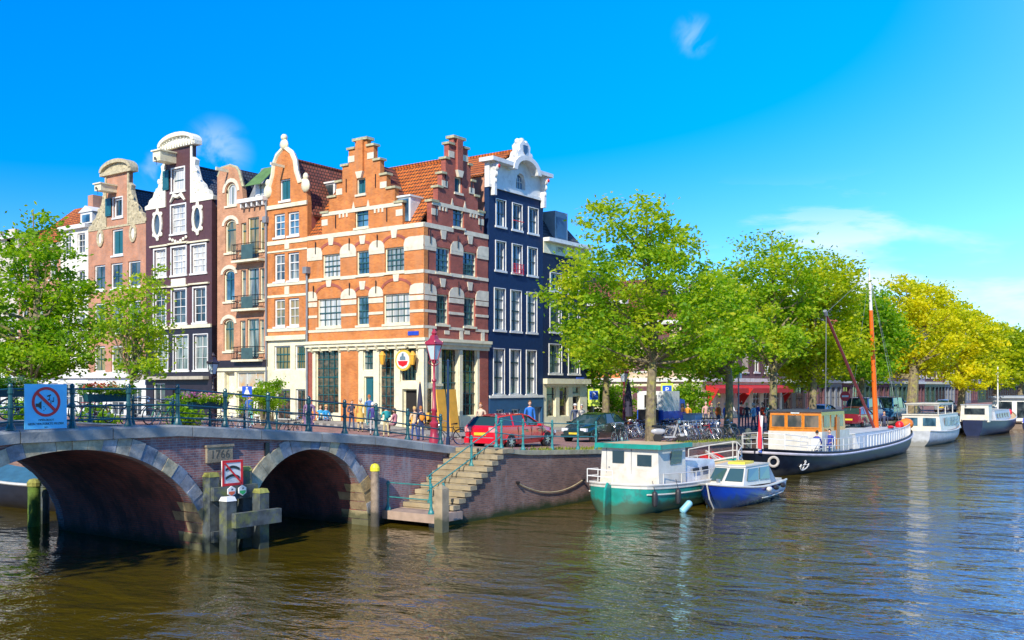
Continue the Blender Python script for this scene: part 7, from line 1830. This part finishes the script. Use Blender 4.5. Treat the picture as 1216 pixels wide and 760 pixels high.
# barge ------------------------------------------------
BH = P('black_barge_hull', (.006,.008,.016), .35, var=.2, scale=1.5, dirt=(.008,.014,.026), dsc=1.5, spec=.12, tide=((.03,.03,.03),.30))
LGR = P('light_grey_steel', (.36,.40,.46), .45, var=.1)
bg_ = thing('barge', 'long black canal barge with a varnished wooden wheelhouse, white rails and orange mast', 'boat', (31.6,-3.35,0), R(.3))
rows, sh = hull(30.0, 4.3, .95, .5, .62, rs=.06, fl_=.22, sheer_b=.55, sheer_s=.45, draft=.6, full=3.2, n=36, rake=.2)
boatmesh(bg_, rows, BH); deckmesh(bg_, sh, -.12, P('grey_deck_paint', (.16,.18,.20), .6)); gunwale(bg_, sh, .07, P('pale_mauve_rail', (.50,.46,.50), .4), dz=-.16, off=.03); gunwale(bg_, sh, .05, BH, 'top_rail', dz=0.0)
g = MB(); g.grid([[(x,sg_*(b+.016),-.3),(x,sg_*(b+.016),.22)] for sg_ in (1,) for x,b,z in sh[3:30]]); g.build('lower_hull_band', P('dark_blue_green_band', (.01,.04,.05), .4), bg_) if False else None
dz = .95
WHs = (6.1,10.6)
hb_ = 1.55
low = cabin(bg_, [(5.9,-hb_),(10.9,-hb_),(10.9,hb_),(5.9,hb_)], [(5.9,-hb_),(10.9,-hb_),(10.9,hb_),(5.9,hb_)], dz-.1, 2.12, BWHITE, 'deckhouse')
g = MB(); g.box(5.89,10.91,-hb_-.02,-hb_-.001,1.0,2.1); 
VAR = P('orange_varnished_wood', (.62,.20,.015), .3, var=.2, scale=7, coat=.4)
wl = cabin(bg_, [(5.95,-hb_+.03),(10.2,-hb_+.03),(10.2,hb_-.03),(5.95,hb_-.03)], [(6.0,-hb_+.08),(10.15,-hb_+.08),(10.15,hb_-.08),(6.0,hb_-.08)], 2.121, 3.22, VAR, 'wheelhouse', P('dark_roof_canvas', (.05,.06,.08), .6), .15, .08)
WGs = glass('wheelhouse_glass', (.05,.06,.06), rough=.04, wob=0, stripes=((2,2,1), (.20,.16,.12)))
for y0, y1 in ((-1.35,-.55),(-.38,.42),(.6,1.35)):
    endwin(wl, y0, y1, 5.97, 2.36, 3.02, WGs)
    g = MB(); [g.box(5.92,5.969,a,c,d,e) for a,c,d,e in ((y0-.06,y0,2.30,3.08),(y1,y1+.06,2.30,3.08),(y0,y1,2.30,2.36),(y0,y1,3.02,3.08))]; g.build('window_frame', VAR, wl)
for x0, x1 in ((6.3,7.3),(7.6,8.3),(8.7,9.8)):
    for sg in (-1,1): sidewin(wl, x0, x1, sg*(hb_-.045), 2.36, 3.02, WGs, t_=.02)
g = MB(); g.box(8.35,8.9,-hb_-.05,-hb_-.021,1.05,2.9); g.build('wooden_door', WOOD, low)
g = MB(); g.cbox((5.94,0,3.16),(.02,.5,.08)); g.build('name_board', WHITE, wl)
hold = cabin(bg_, [(12.2,-1.75),(25.0,-1.6),(25.0,1.6),(12.2,1.75)], [(12.2,-1.5),(25.0,-1.35),(25.0,1.35),(12.2,1.5)], dz-.1, 1.75, LGR, 'hold_cover', P('pale_grey_hatch', (.50,.54,.58), .5), .05, .05)
g = MB(); g.box(11.05,12.0,-1.4,-.5,.9,1.75); g.build('white_locker', BWHITE, bg_)
for a, c, st in ((2.2,12.5,1.0),(13.0,27.5,.62)):
    pts = []; x = a
    while x <= c: b, z = shx(sh, x); pts.append((x, -(b-.12), z-.05)); x += st
    rail(bg_, pts, .78, WHITE, 1 if a < 5 else 0, .03 if a > 5 else .016)
    rail(bg_, [(p[0],-p[1],p[2]) for p in pts], .78, WHITE, 1, .016)
pts = [(3.4,-1.6,1.1),(1.2,-1.15,1.3),(.35,0,1.4),(1.2,1.15,1.3),(3.4,1.6,1.1)]
rail(bg_, pts, .85, WHITE, 2, .022, 'stern_rail')
OR = P('orange_mast_paint', (.72,.13,.01), .35, var=.08); DR = P('dark_red_spar_paint', (.30,.03,.025), .4)
mb = 22.3
g = MB(); g.tube((mb,0,1.1),(mb-1.4,0,9.9),.19,.13,n=12); ms = g.build('mast', OR, bg_, smooth=True)
g = MB(); g.tube((mb-1.4,0,9.9),(mb-1.8,0,12.7),.11,.07,n=12); g.build('white_mast_top', WHITE, ms, smooth=True)
g = MB(); g.tube((mb-.5,0,1.7),(mb-10.9,0,9.0),.10,.09,n=8); bm_ = g.build('boom', DR, bg_, smooth=True)
g = MB(); g.tube((mb-10.9,0,9.0),(mb-11.15,0,9.25),.12,.12,n=8); g.tube((mb-10.9,0,9.0),(mb-11.0,0,2.2),.02,n=4); g.build('boom_tackle', LEAD, bm_)
g = MB(); [g.tube((mb-1.75,0,12.4),q,.012,n=4) for q in ((29.6,0,1.5),(mb-.6,-1.9,1.0),(mb-.6,1.9,1.0),(mb-11.0,0,9.1))]; g.build('rigging', LEAD, bg_)
g = MB(); g.path([(mb-1.7,0,12.2),(mb-1.3,0,12.1),(mb-1.2,0,10.4)],.02,n=4); g.box(mb-1.24,mb-1.16,-.02,.02,10.8,11.6); g.build('pennant', WHITE, ms)
g = MB(); g.box(24.9,26.0,-1.2,1.2,1.1,1.7); g.build('orange_cargo_cover', P('orange_tarpaulin', (.75,.20,.02), .6), bg_)
g = MB(); g.ball((26.3,-1.0,1.95), (.55,.5,.42)); g.build('orange_buoy', P('orange_tarpaulin', (1,1,1)), bg_, smooth=True)
g = MB(); g.ball((23.6,-1.2,1.95), .3); g.ball((21.0,-1.3,1.9), (.45,.2,.12)); g.build('red_buoy', SR, bg_, smooth=True)
g = MB(); g.lathe([(.25,0),(.2,.3),(.2,.7),(.3,.75)], (28.2,0,1.3), 10); g.box(27.0,27.6,-.6,.6,1.2,1.9); g.build('anchor_winch', BLACK, bg_)
g = MB(); g.path([(.3+.14*math.cos(a), -shx(sh,.3)[0]-.12-.2*math.cos(a), .78+.24*math.sin(a)) for a in np.linspace(0,2*math.pi,15)[:-1]], .07, n=6, closed=True); g.build('tyre_fender', P('pale_old_tyre', (.42,.38,.34), .8), bg_)
# anchor emblem on the stern quarter
g = MB()
def hp(x, z):
    b, zz = shx(sh, x); return (x, -(b*math.sin(min(1, ((z+.6)/(zz+.6))*1.35+.06)*math.pi/2)**.6*(.9+.1*(z+.6)/(zz+.6))+.05), z)
x0 = 2.5; q = .66; zc0 = .24
def ha(dx, dz): return hp(x0+dx*q, zc0+dz*q)
g.path([ha(0,0),ha(0,.58)], .03, n=5); g.path([ha(-.22,.44),ha(.22,.44)], .025, n=5)
g.path([ha(-.6,.42),ha(-.5,.18),ha(-.22,.03),ha(0,0),ha(.22,.03),ha(.5,.18),ha(.6,.42)], .035, n=5)
g.path([ha(.10*math.cos(a), .68+.10*math.sin(a)) for a in np.linspace(0,2*math.pi,9)[:-1]], .02, n=5, closed=True)
g.path([ha(-.72,.28),ha(-.6,.48),ha(-.42,.36)], .025, n=5); g.path([ha(.72,.28),ha(.6,.48),ha(.42,.36)], .025, n=5)
g.build('anchor_emblem', WHITE, bg_)
# flag
fl = thing('flag', 'red white and blue flag hanging from a pole at the stern of the barge', 'flag', (31.75,-3.75,1.2), 0)
g = MB(); g.tube((0,0,0),(-.55,0,2.15),.025); g.build('flag_pole', WHITE, fl)
nU, nV = 12, 9
def fp_(u, v): return (-.52+.45*(1-v)*.2-.02+u*.45*(.35+.65*(1-v)) , .10*math.sin(u*9+v*2)+.05*u, 2.05-v*1.75-u*.25)
g = MB()
for i, nm in enumerate(('red','white','blue')):
    g.grid([[fp_((i+u/4)/3, v/nV) for v in range(nV+1)] for u in range(5)], m=i)
g.build('cloth', [SR, WHITE, SBL], fl, smooth=True)
# white cruiser ------------------------------------------------
def smallboat(name, label, loc, rz, L, B, fb, hm, parts, stern=.7, sheer=.5):
    t = thing(name, label, 'boat', loc, rz); rows, sh = hull(L, B, fb, .4, stern, sheer_b=sheer, draft=.4); boatmesh(t, rows, hm); deckmesh(t, sh, -.05, TAN); gunwale(t, sh, .06, parts.get('rail', BWHITE), dz=.02); return t, sh
x, y = atZ(1084, 526, 0)
wc, sh = smallboat('motor_cruiser', 'white motor cruiser with long window cabin moored beyond the barge', (64.6,-3.0,0), R(1), 14.0, 3.7, 1.05, P('pale_grey_hull', (.42,.45,.50), .4, tide=((.2,.2,.18),.4)), {}, sheer=.7)
g = MB(); c = cabin(wc, [(2.5,-1.6),(11,-1.5),(12,0),(11,1.5),(2.5,1.6)], [(2.6,-1.4),(10.4,-1.3),(11,0),(10.4,1.3),(2.6,1.4)], 1.1, 2.35, BWHITE, 'cabin', BWHITE, .1, .08)
for i in range(5): sidewin(c, 4.2+i*1.2, 5.2+i*1.2, -1.52, 1.5, 2.15, GB)
for y0 in (-1.2,.2): endwin(c, y0, y0+1.0, 2.52, 1.5, 2.15, GB)
up = cabin(wc, [(3.2,-1.3),(9,-1.2),(9,1.2),(3.2,1.3)], [(3.2,-1.3),(9,-1.2),(9,1.2),(3.2,1.3)], 3.15, 3.25, BWHITE, 'canopy', BWHITE, .1, .06)
g = MB(); [g.tube((x,sg*1.2,2.35),(x,sg*1.2,3.2),.04,n=6) for x in (3.3,6,8.9) for sg in (-1,1)]; g.build('canopy_post', BWHITE, wc)
rail(wc, [(x,-shx(sh,x)[0]+.1,shx(sh,x)[1]) for x in (8,9.5,11,12.5,14)], .7, CHROME, 1, .02)
# dark barge further on
db, sh = smallboat('barge', 'dark navy barge with grey superstructure beyond the white cruiser', (85,-3.4,0), R(1), 19, 4.4, 1.35, P('navy_hull', (.012,.02,.06), .35), {'rail': BWHITE}, stern=.4, sheer=.8)
c = cabin(db, [(3,-1.6),(12,-1.6),(12,1.6),(3,1.6)], [(3.1,-1.4),(12,-1.4),(12,1.4),(3.1,1.4)], 1.3, 2.3, LGR, 'hold_cover', LGR, .05, .05)
for i in range(5): sidewin(c, 3.8+i*1.5, 4.6+i*1.5, -1.53, 1.6, 2.05, GD)
c = cabin(db, [(.9,-1.3),(2.9,-1.3),(2.9,1.3),(.9,1.3)], [(1,-1.2),(2.9,-1.2),(2.9,1.2),(1,1.2)], 1.3, 2.9, BWHITE, 'wheelhouse', LGR, .1, .06); endwin(c, -.9, .9, .95, 2.0, 2.6, GD)
g = MB(); g.tube((14,0,1.4),(14,0,6.8),.09,.05); g.tube((13,-0,6.0),(15,0,6.0),.04,n=5); g.build('mast', WHITE, db)
g = MB(); g.ball((13,-1.2,2.0), .35); g.build('red_buoy', SR, db)
tb, sh = smallboat('small_boat', 'small dark boat with a blue tarpaulin moored beside the dark barge', (97,-6.6,0), R(0), 6.5, 2.2, .8, P('navy_hull', (1,1,1)), {})
g = MB(); g.prism([(.8,.8),(4.6,.8),(4.2,1.25),(1.1,1.4)], -.9, .9); g.build('tarpaulin', P('blue_tarpaulin', (.02,.06,.45), .5), tb)
tb2, sh = smallboat('small_boat', 'little cream dinghy at the corner of the houseboat', (106.5,-6.6,0), R(0), 5, 1.9, .5, CREAM, {})
for i, (x0, L_, wl_, lab) in enumerate(((105,14,WHITE,'white and dark houseboat with glass doors at the right edge'),(121,16,P('grey_houseboat', (.42,.44,.50), .5),'grey houseboat with a flat roof at the right edge'),(139,16,BRD,'dark houseboat farthest along the canal'))):
    t = thing('houseboat', lab, 'houseboat', (x0,-3.6-i*.3,0), R(0))
    g = MB(); g.box(0,L_,-2.6,2.6,-.5,.75); g.box(-.3,L_+.3,-2.9,2.9,.75,.85); g.build('pontoon', P('pontoon_concrete', (.2,.15,.12), .8), t)
    g = MB(); g.box(1,L_-1,-2.2,2.2,.851,3.4); w = g.build('wall', wl_, t)
    g = MB(); g.box(.6,L_-.6,-2.6,2.6,3.401,3.6); g.build('roof', LGR, t)
    for k in range(5): sidewin(w, 1.6+k*(L_-3.2)/5, 1.6+(k+.7)*(L_-3.2)/5, -2.201, 1.2, 3.0, GD)
    for y0 in (-1.7,.2): endwin(w, y0, y0+1.4, 1.0, 1.2, 3.0, GD)
    g = MB(); [g.box(1.6+k*(L_-3.2)/5-.18,1.6+k*(L_-3.2)/5-.04,-2.25,-2.202,.9,3.35) for k in range(6)]; g.build('white_post', WHITE, t)
# covered boat behind the bridge at the left
cbt, sh = smallboat('covered_boat', 'dark boat under a blue cover seen beyond the left edge of the bridge', (3.6,10.2,0), R(95), 9, 2.8, .95, P('black_boat_hull', (.02,.02,.025), .4), {})
g = MB(); g.grid([[(x,-b*.96,z-.0) if k == 0 else ((x,0,z+.45) if k == 1 else (x,b*.96,z)) for k in range(3)] for x, b, z in sh if .5 < x < 8.6]); g.build('blue_cover', P('blue_cover_cloth', (.03,.12,.20), .7), cbt)
cbt2, sh = smallboat('covered_boat', 'second dark boat with blue cover under the left arch', (-1.8,11.5,0), R(92), 8, 2.5, .9, P('black_boat_hull', (1,1,1)), {})
g = MB(); g.grid([[(x,-b*.96,z) if k == 0 else ((x,0,z+.4) if k == 1 else (x,b*.96,z)) for k in range(3)] for x, b, z in sh if .5 < x < 7.6]); g.build('blue_cover', P('blue_cover_cloth', (1,1,1)), cbt2)
# ================================================================= people
SKIN = [P('skin_light', (.62,.36,.24), .5), P('skin_tan', (.45,.25,.15), .5)]
def skinmesh(joints, edges, radii, sub=1):
    me = bpy.data.meshes.new('body'); me.from_pydata(joints, edges, []); o = bpy.data.objects.new('tmp', me); COL.objects.link(o)
    m = o.modifiers.new('s', 'SKIN'); m.use_smooth_shade = True
    for i, r in enumerate(radii): me.skin_vertices[0].data[i].radius = r if isinstance(r, tuple) else (r, r); me.skin_vertices[0].data[i].use_root = (i == 0)
    ss = o.modifiers.new('u', 'SUBSURF'); ss.levels = sub
    bpy.context.view_layer.update(); dg = bpy.context.evaluated_depsgraph_get()
    out = bpy.data.meshes.new_from_object(o.evaluated_get(dg)); COL.objects.unlink(o); bpy.data.objects.remove(o)
    v = [tuple(p.co) for p in out.vertices]; f = [tuple(p.vertices) for p in out.polygons]; bpy.data.meshes.remove(out); return v, f
def posemesh(kind):
    """facing +x. returns verts, faces, joint info for colouring"""
    if kind == 'sit':
        hip = .50; J = [(0,0,hip),(0,0,.66),(.0,0,.85),(.0,0,1.02),(.02,0,1.12),(.03,0,1.17)]; Rr = [(.15,.12),(.14,.11),(.16,.12),(.14,.10),(.055,.055),(.05,.05)]
        legs = [[(.06,s*.09,.49),(.42,s*.11,.52),(.43,s*.11,.28),(.40,s*.11,.09),(.50,s*.12,.04)] for s in (-1,1)]
        arms = [[(.0,s*.19,.99),(.08,s*.23,.76),(.26,s*.17,.66),(.33,s*.13,.64)] for s in (-1,1)]
        hd = (.05,0,1.29)
    else:
        st = {'stand':.0,'walk':.24,'stance':.10}[kind]
        hip = .93; J = [(0,0,hip),(0,0,1.08),(.0,0,1.26),(.0,0,1.42),(.015,0,1.52),(.02,0,1.56)]; Rr = [(.15,.115),(.135,.10),(.165,.115),(.15,.10),(.055,.055),(.05,.05)]
        legs = [[(0,s*.09,.88),(.02+s*st*.5,s*.10,.50),(s*st*1.0-.02,s*.11,.12),(s*st*1.0-.03,s*.11,.05),(.12+s*st,s*.125,.035)] for s in (-1,1)]
        if kind == 'stance': arms = [[(.0,s*.20,1.40),(.05,s*.27,1.14),(.22,s*.18,1.10),(.30,s*.12,1.14)] for s in (-1,1)]
        else: arms = [[(.0,s*.20,1.40),(-.02-s*st*.35,s*.25,1.12),(.04-s*st*.7,s*.25,.87),(.06-s*st*.8,s*.25,.80)] for s in (-1,1)]
        hd = (.035,0,1.68)
    v = list(J); e = [(i,i+1) for i in range(5)]; r = list(Rr)
    for L_ in legs:
        o = len(v); v += L_; r += [(.085,.085),(.062,.062),(.045,.045),(.045,.04),(.038,.03)]; e += [(0,o)]+[(o+i,o+i+1) for i in range(4)]
    for L_ in arms:
        o = len(v); v += L_; r += [(.06,.06),(.045,.045),(.034,.034),(.03,.022)]; e += [(3,o)]+[(o+i,o+i+1) for i in range(3)]
    V_, F_ = skinmesh(v, e, r, 1)
    g = MB(); g.add(V_, F_)
    # head with nose, ears; fingers
    hv = MB(); hv.ball(hd, (.095,.078,.118), nu=14, nv=10); hv.ball((hd[0]+.01,0,hd[2]-.055), (.075,.06,.065), nu=10, nv=6); hv.cbox((hd[0]+.098,0,hd[2]-.01), (.03,.02,.035)); [hv.ball((hd[0]-.005,s*.08,hd[2]-.005), (.015,.012,.028), nu=6, nv=4) for s in (-1,1)]
    eyes = MB(); [eyes.ball((hd[0]+.083,s*.03,hd[2]+.012), .011, nu=6, nv=4) for s in (-1,1)]
    mth = MB(); mth.cbox((hd[0]+.082,0,hd[2]-.058), (.012,.04,.01))
    fg = MB()
    for L_ in arms:
        w = Vector(L_[3]); d = (w-Vector(L_[2])).normalized(); sd_ = d.cross(Vector((1,0,0)) if abs(d.x) < .7 else Vector((0,0,1))).normalized()
        for k, ln in enumerate((.07,.08,.075,.06)):
            b = w+sd_*((k-1.5)*.017)+d*.02; fg.path([b, b+d*ln*.55, b+d*ln*.9+Vector((.012,0,-.01))], [.009,.008,.006], 5)
        b = w+sd_*.03; fg.path([b-d*.01, b+sd_*.025+d*.02, b+sd_*.03+d*.045], [.010,.009,.007], 5)
    return g, hv, eyes, mth, fg, hd, arms, kind
PO = {k: posemesh(k) for k in ('stand','walk','stance','sit')}
cloth = {}
def cm(c):
    k = 'cloth_%02d%02d%02d' % tuple(int(x*99) for x in c)
    return P(k, c, .8, var=.12, scale=9)
HAIRC = {'brown': (.10,.05,.02), 'blond': (.50,.33,.12), 'grey': (.45,.43,.40), 'black': (.02,.015,.012), 'red': (.35,.12,.03), 'white': (.7,.68,.62)}
def person(label, x, y, rz, top_, bot, pose='stand', hair='brown', long=False, h=1.74, sk=0, z=None, hat=None, bag=None, skirt=None, coat=None, shoe=(.03,.03,.03)):
    g, hv, eyes, mth, fg, hd, arms, kind = PO[pose]
    t = thing('person', label, 'person', (x,y,gz(x,y) if z is None else z), rz); s = h/1.78
    t.scale = (s,s,s)
    b = MB(); 
    def reg(c):
        xx_, yy_, zz = c
        if kind == 'sit':
            if zz > 1.09: return 2
            if zz < .14: return 3
            if zz > .56 and xx_ < .20: return 0
            if zz > .60: return 0 if xx_ < .27 else 2
            return 1
        if zz > 1.485: return 2
        if zz < .085: return 3
        if abs(yy_) > .19 and zz < .86: return 2
        if kind == 'stance' and xx_ > .25 and zz > 1.0: return 2
        if abs(yy_) > .19: return 0
        return 0 if zz > .93 else 1
    b.v = list(g.v); b.f = list(g.f)
    b.m = [reg(tuple(sum(g.v[i][k] for i in f)/len(f) for k in range(3))) for f in g.f]
    for q, mi_ in ((hv, 2), (fg, 2), (eyes, 4), (mth, 5)):
        b.add(q.v, q.f, mi_)
    b.build('body', [cm(top_), cm(bot), SKIN[sk], cm(shoe), BLACK, cm((.45,.12,.10))], t, smooth=True)
    hg = MB(); nu, nv = 14, 8
    rows = []
    for j in range(nv+1):
        p = math.pi/2-j/nv*math.pi*.58
        rows.append([(hd[0]-.012+.104*math.cos(p)*math.cos(2*math.pi*k/nu)*(1 if math.cos(2*math.pi*k/nu) < 0 else max(.2, 1-.0*j)), .09*math.cos(p)*math.sin(2*math.pi*k/nu), hd[2]+.012+.125*math.sin(p)+(.06*max(0, math.cos(2*math.pi*k/nu))*(j/nv)**1.0*1.6)) for k in range(nu)])
    hg.grid(rows, closed=True)
    if long: hg.ball((hd[0]-.06,0,hd[2]-.12), (.06,.085,.17), nu=10, nv=6)
    hg.build('hair', cm(HAIRC[hair]), t, smooth=True)
    if hat: g2 = MB(); g2.lathe([(.15,.05),(.15,.06),(.10,.065),(.095,.14),(.05,.16)], (hd[0]-.005,0,hd[2]), 14); g2.build('hat', cm(hat), t, smooth=True)
    if kind != 'sit' and (skirt or coat):
        c = skirt or coat; z0, z1 = (.55, 1.0) if coat else (.45, .98); g2 = MB(); g2.lathe([(.19,0),(.23 if coat else .28, z0-z1)][::-1], (0,0,z1), 12); g2.build('skirt' if skirt else 'coat_tail', cm(c), t, smooth=True)
    if bag:
        g2 = MB(); zb_ = 1.22 if kind != 'sit' else .85
        g2.ball((-.19,0,zb_), (.10,.15,.20), nu=10, nv=8); g2.build('backpack', cm(bag), t, smooth=True)
    return t
def pz(px, D): x, y, z = atD(px, 500, D); return x, y
def pp_(label, px, D, rz, *a, **k): x, y = pz(px, D); return person(label, x, y, R(rz), *a, **k)
pp_('man in a blue jacket and turquoise trousers walking away beside the woman in white', 296.5, 57, 60, (.02,.10,.42), (.12,.45,.42), 'walk', 'brown', h=1.74)
pp_('blond woman in a white top and pale trousers walking beside the man in blue', 306.5, 57, 60, (.75,.72,.70), (.72,.70,.68), 'walk', 'blond', True, h=1.68, coat=(.75,.72,.70))
pp_('person in a long purple grey coat standing in front of the tall cafe window', 367, 41.5, 200, (.20,.12,.22), (.16,.11,.18), 'stand', 'grey', h=1.76, coat=(.20,.12,.22))
pp_('person in bright blue jacket and straw hat sitting right of the two blue jackets', 387, 61, 250, (.02,.28,.62), (.10,.10,.15), 'sit', 'blond', hat=(.55,.35,.15), z=2.15)
pp_('person in a sky blue jacket sitting low on the left of the two blue jackets', 380.5, 62, 240, (.04,.32,.60), (.10,.12,.2), 'sit', 'brown', z=2.15)
pp_('person in orange sitting on the ground left of the blue jackets', 373, 61, 230, (.65,.22,.03), (.2,.1,.05), 'sit', 'red', z=2.1)
pp_('dark haired woman in dark clothes left of the man in yellow', 417.5, 55, 250, (.06,.06,.10), (.04,.06,.14), 'stance', 'red', True, h=1.66)
pp_('tall man in a mustard yellow jacket standing with his back to the bridge', 428, 54.5, 40, (.62,.40,.09), (.50,.38,.22), 'stand', 'grey', h=1.82, coat=(.62,.40,.09))
pp_('young person with orange hair in a blue shirt half hidden behind the yellow jacket', 438.5, 58, 60, (.05,.15,.40), (.05,.20,.25), 'stand', 'red', h=1.85)
pp_('grey haired person in a dark blue sweater and grey trousers', 442.5, 53, 50, (.05,.04,.20), (.42,.40,.40), 'stand', 'white', h=1.70)
pp_('boy in a teal jacket and khaki trousers standing with legs apart', 458.5, 52, 60, (.01,.28,.28), (.50,.42,.22), 'stance', 'black', h=1.62, bag=(.01,.22,.24))
pp_('woman in pink sitting to the right of the boy in teal', 469, 55, 100, (.45,.18,.22), (.25,.12,.14), 'sit', 'brown', True)
pp_('person in a cream sweater and jeans left of the orange bag', 492.5, 49, 70, (.66,.48,.30), (.03,.07,.22), 'stance', 'blond', h=1.64)
pp_('person in a navy jacket carrying an orange shoulder bag', 500, 49, 60, (.02,.03,.09), (.03,.05,.14), 'stand', 'red', h=1.66, bag=(.75,.26,.02))
pp_('woman with reddish blond hair in a light scarf behind the red car', 571, 50, 200, (.62,.45,.32), (.2,.15,.12), 'stand', 'red', True, h=1.85)
pp_('man in a bright blue shirt standing behind the roof of the red car', 629, 54, 230, (.02,.16,.60), (.05,.05,.10), 'stand', 'brown', h=1.98)
pp_('person in a dark jacket with a pale cap beside the dark house shop front', 683, 59, 210, (.06,.08,.14), (.05,.05,.08), 'stand', 'grey', h=1.80, hat=(.6,.6,.6))
pp_('person with white hair in a cream coat right of the person in the dark jacket', 690.5, 59, 230, (.66,.60,.50), (.3,.3,.3), 'stand', 'white', h=1.78)
tx = [(817,'person in an orange jacket standing by the orange wall left of the cafe',(.70,.28,.03)),(845,'person in dark clothes beside the back row of bicycles',(.05,.05,.08)),(853,'person in an orange top standing left of the blue shirt on the terrace',(.72,.16,.02)),(861,'person in a bright blue shirt on the red awning terrace',(.02,.14,.60)),
      (869,'person in a white shirt and cap on the red awning terrace',(.70,.70,.72)),(880,'person in red seated under the awning',(.5,.05,.04)),(887,'person in black under the awning right of the grey pole',(.03,.03,.04)),(895,'person in pale blue under the awning edge',(.20,.42,.60)),(900,'person in navy standing at the right end of the awning',(.02,.04,.25)),(906,'person in a scarlet top right of the awning terrace',(.65,.06,.02)),(913,'person in teal at the far right of the terrace',(.03,.20,.22)),(838,'person in pale pink left of the dark clothed person',(.6,.35,.33))]
for i, (px, lab, c) in enumerate(tx):
    pp_(lab, px, 66+(i*5) % 7, 180+i*37, c, (.06,.07,.12), ['stand','stance','stand'][i % 3], ['brown','black','blond','grey'][i % 4], h=1.74)
# people on board the barge, seated on deck in navy
for i, (x, y, lab) in enumerate(((36.4,-4.95,'person in navy blue sitting with face down on the barge deck left'),(38.6,-4.95,'person in navy blue leaning back on the barge deck right'))):
    person(lab, x, y, R(0 if i == 0 else 180), (.02,.04,.28), (.03,.05,.22), 'sit', 'black', z=.86); dc = thing('deck_chair', 'white deck chair under the ' + ('left' if i == 0 else 'right') + ' person in navy on the barge', 'chair', (x,y,.86), R(0 if i == 0 else 180)); g = MB(); g.box(-.2,.3,-.22,.22,.36,.41); g.build('seat', WHITE, dc); g = MB(); g.box(-.24,-.2,-.22,.22,.45,.95); g.build('backrest', WHITE, dc); [MB().box(a-.02,a+.02,b-.02,b+.02,0,.36).build('leg', CHROME, dc) for a in (-.18,.26) for b in (-.2,.2)]
for i, (px, lab) in enumerate(((1062,'person in dark clothes at the bow of the barge'),)):
    person(lab, 55.5, -3.3, R(200), (.04,.05,.10), (.03,.03,.05), 'stand', 'brown', z=1.15)
bpy.context.view_layer.update()
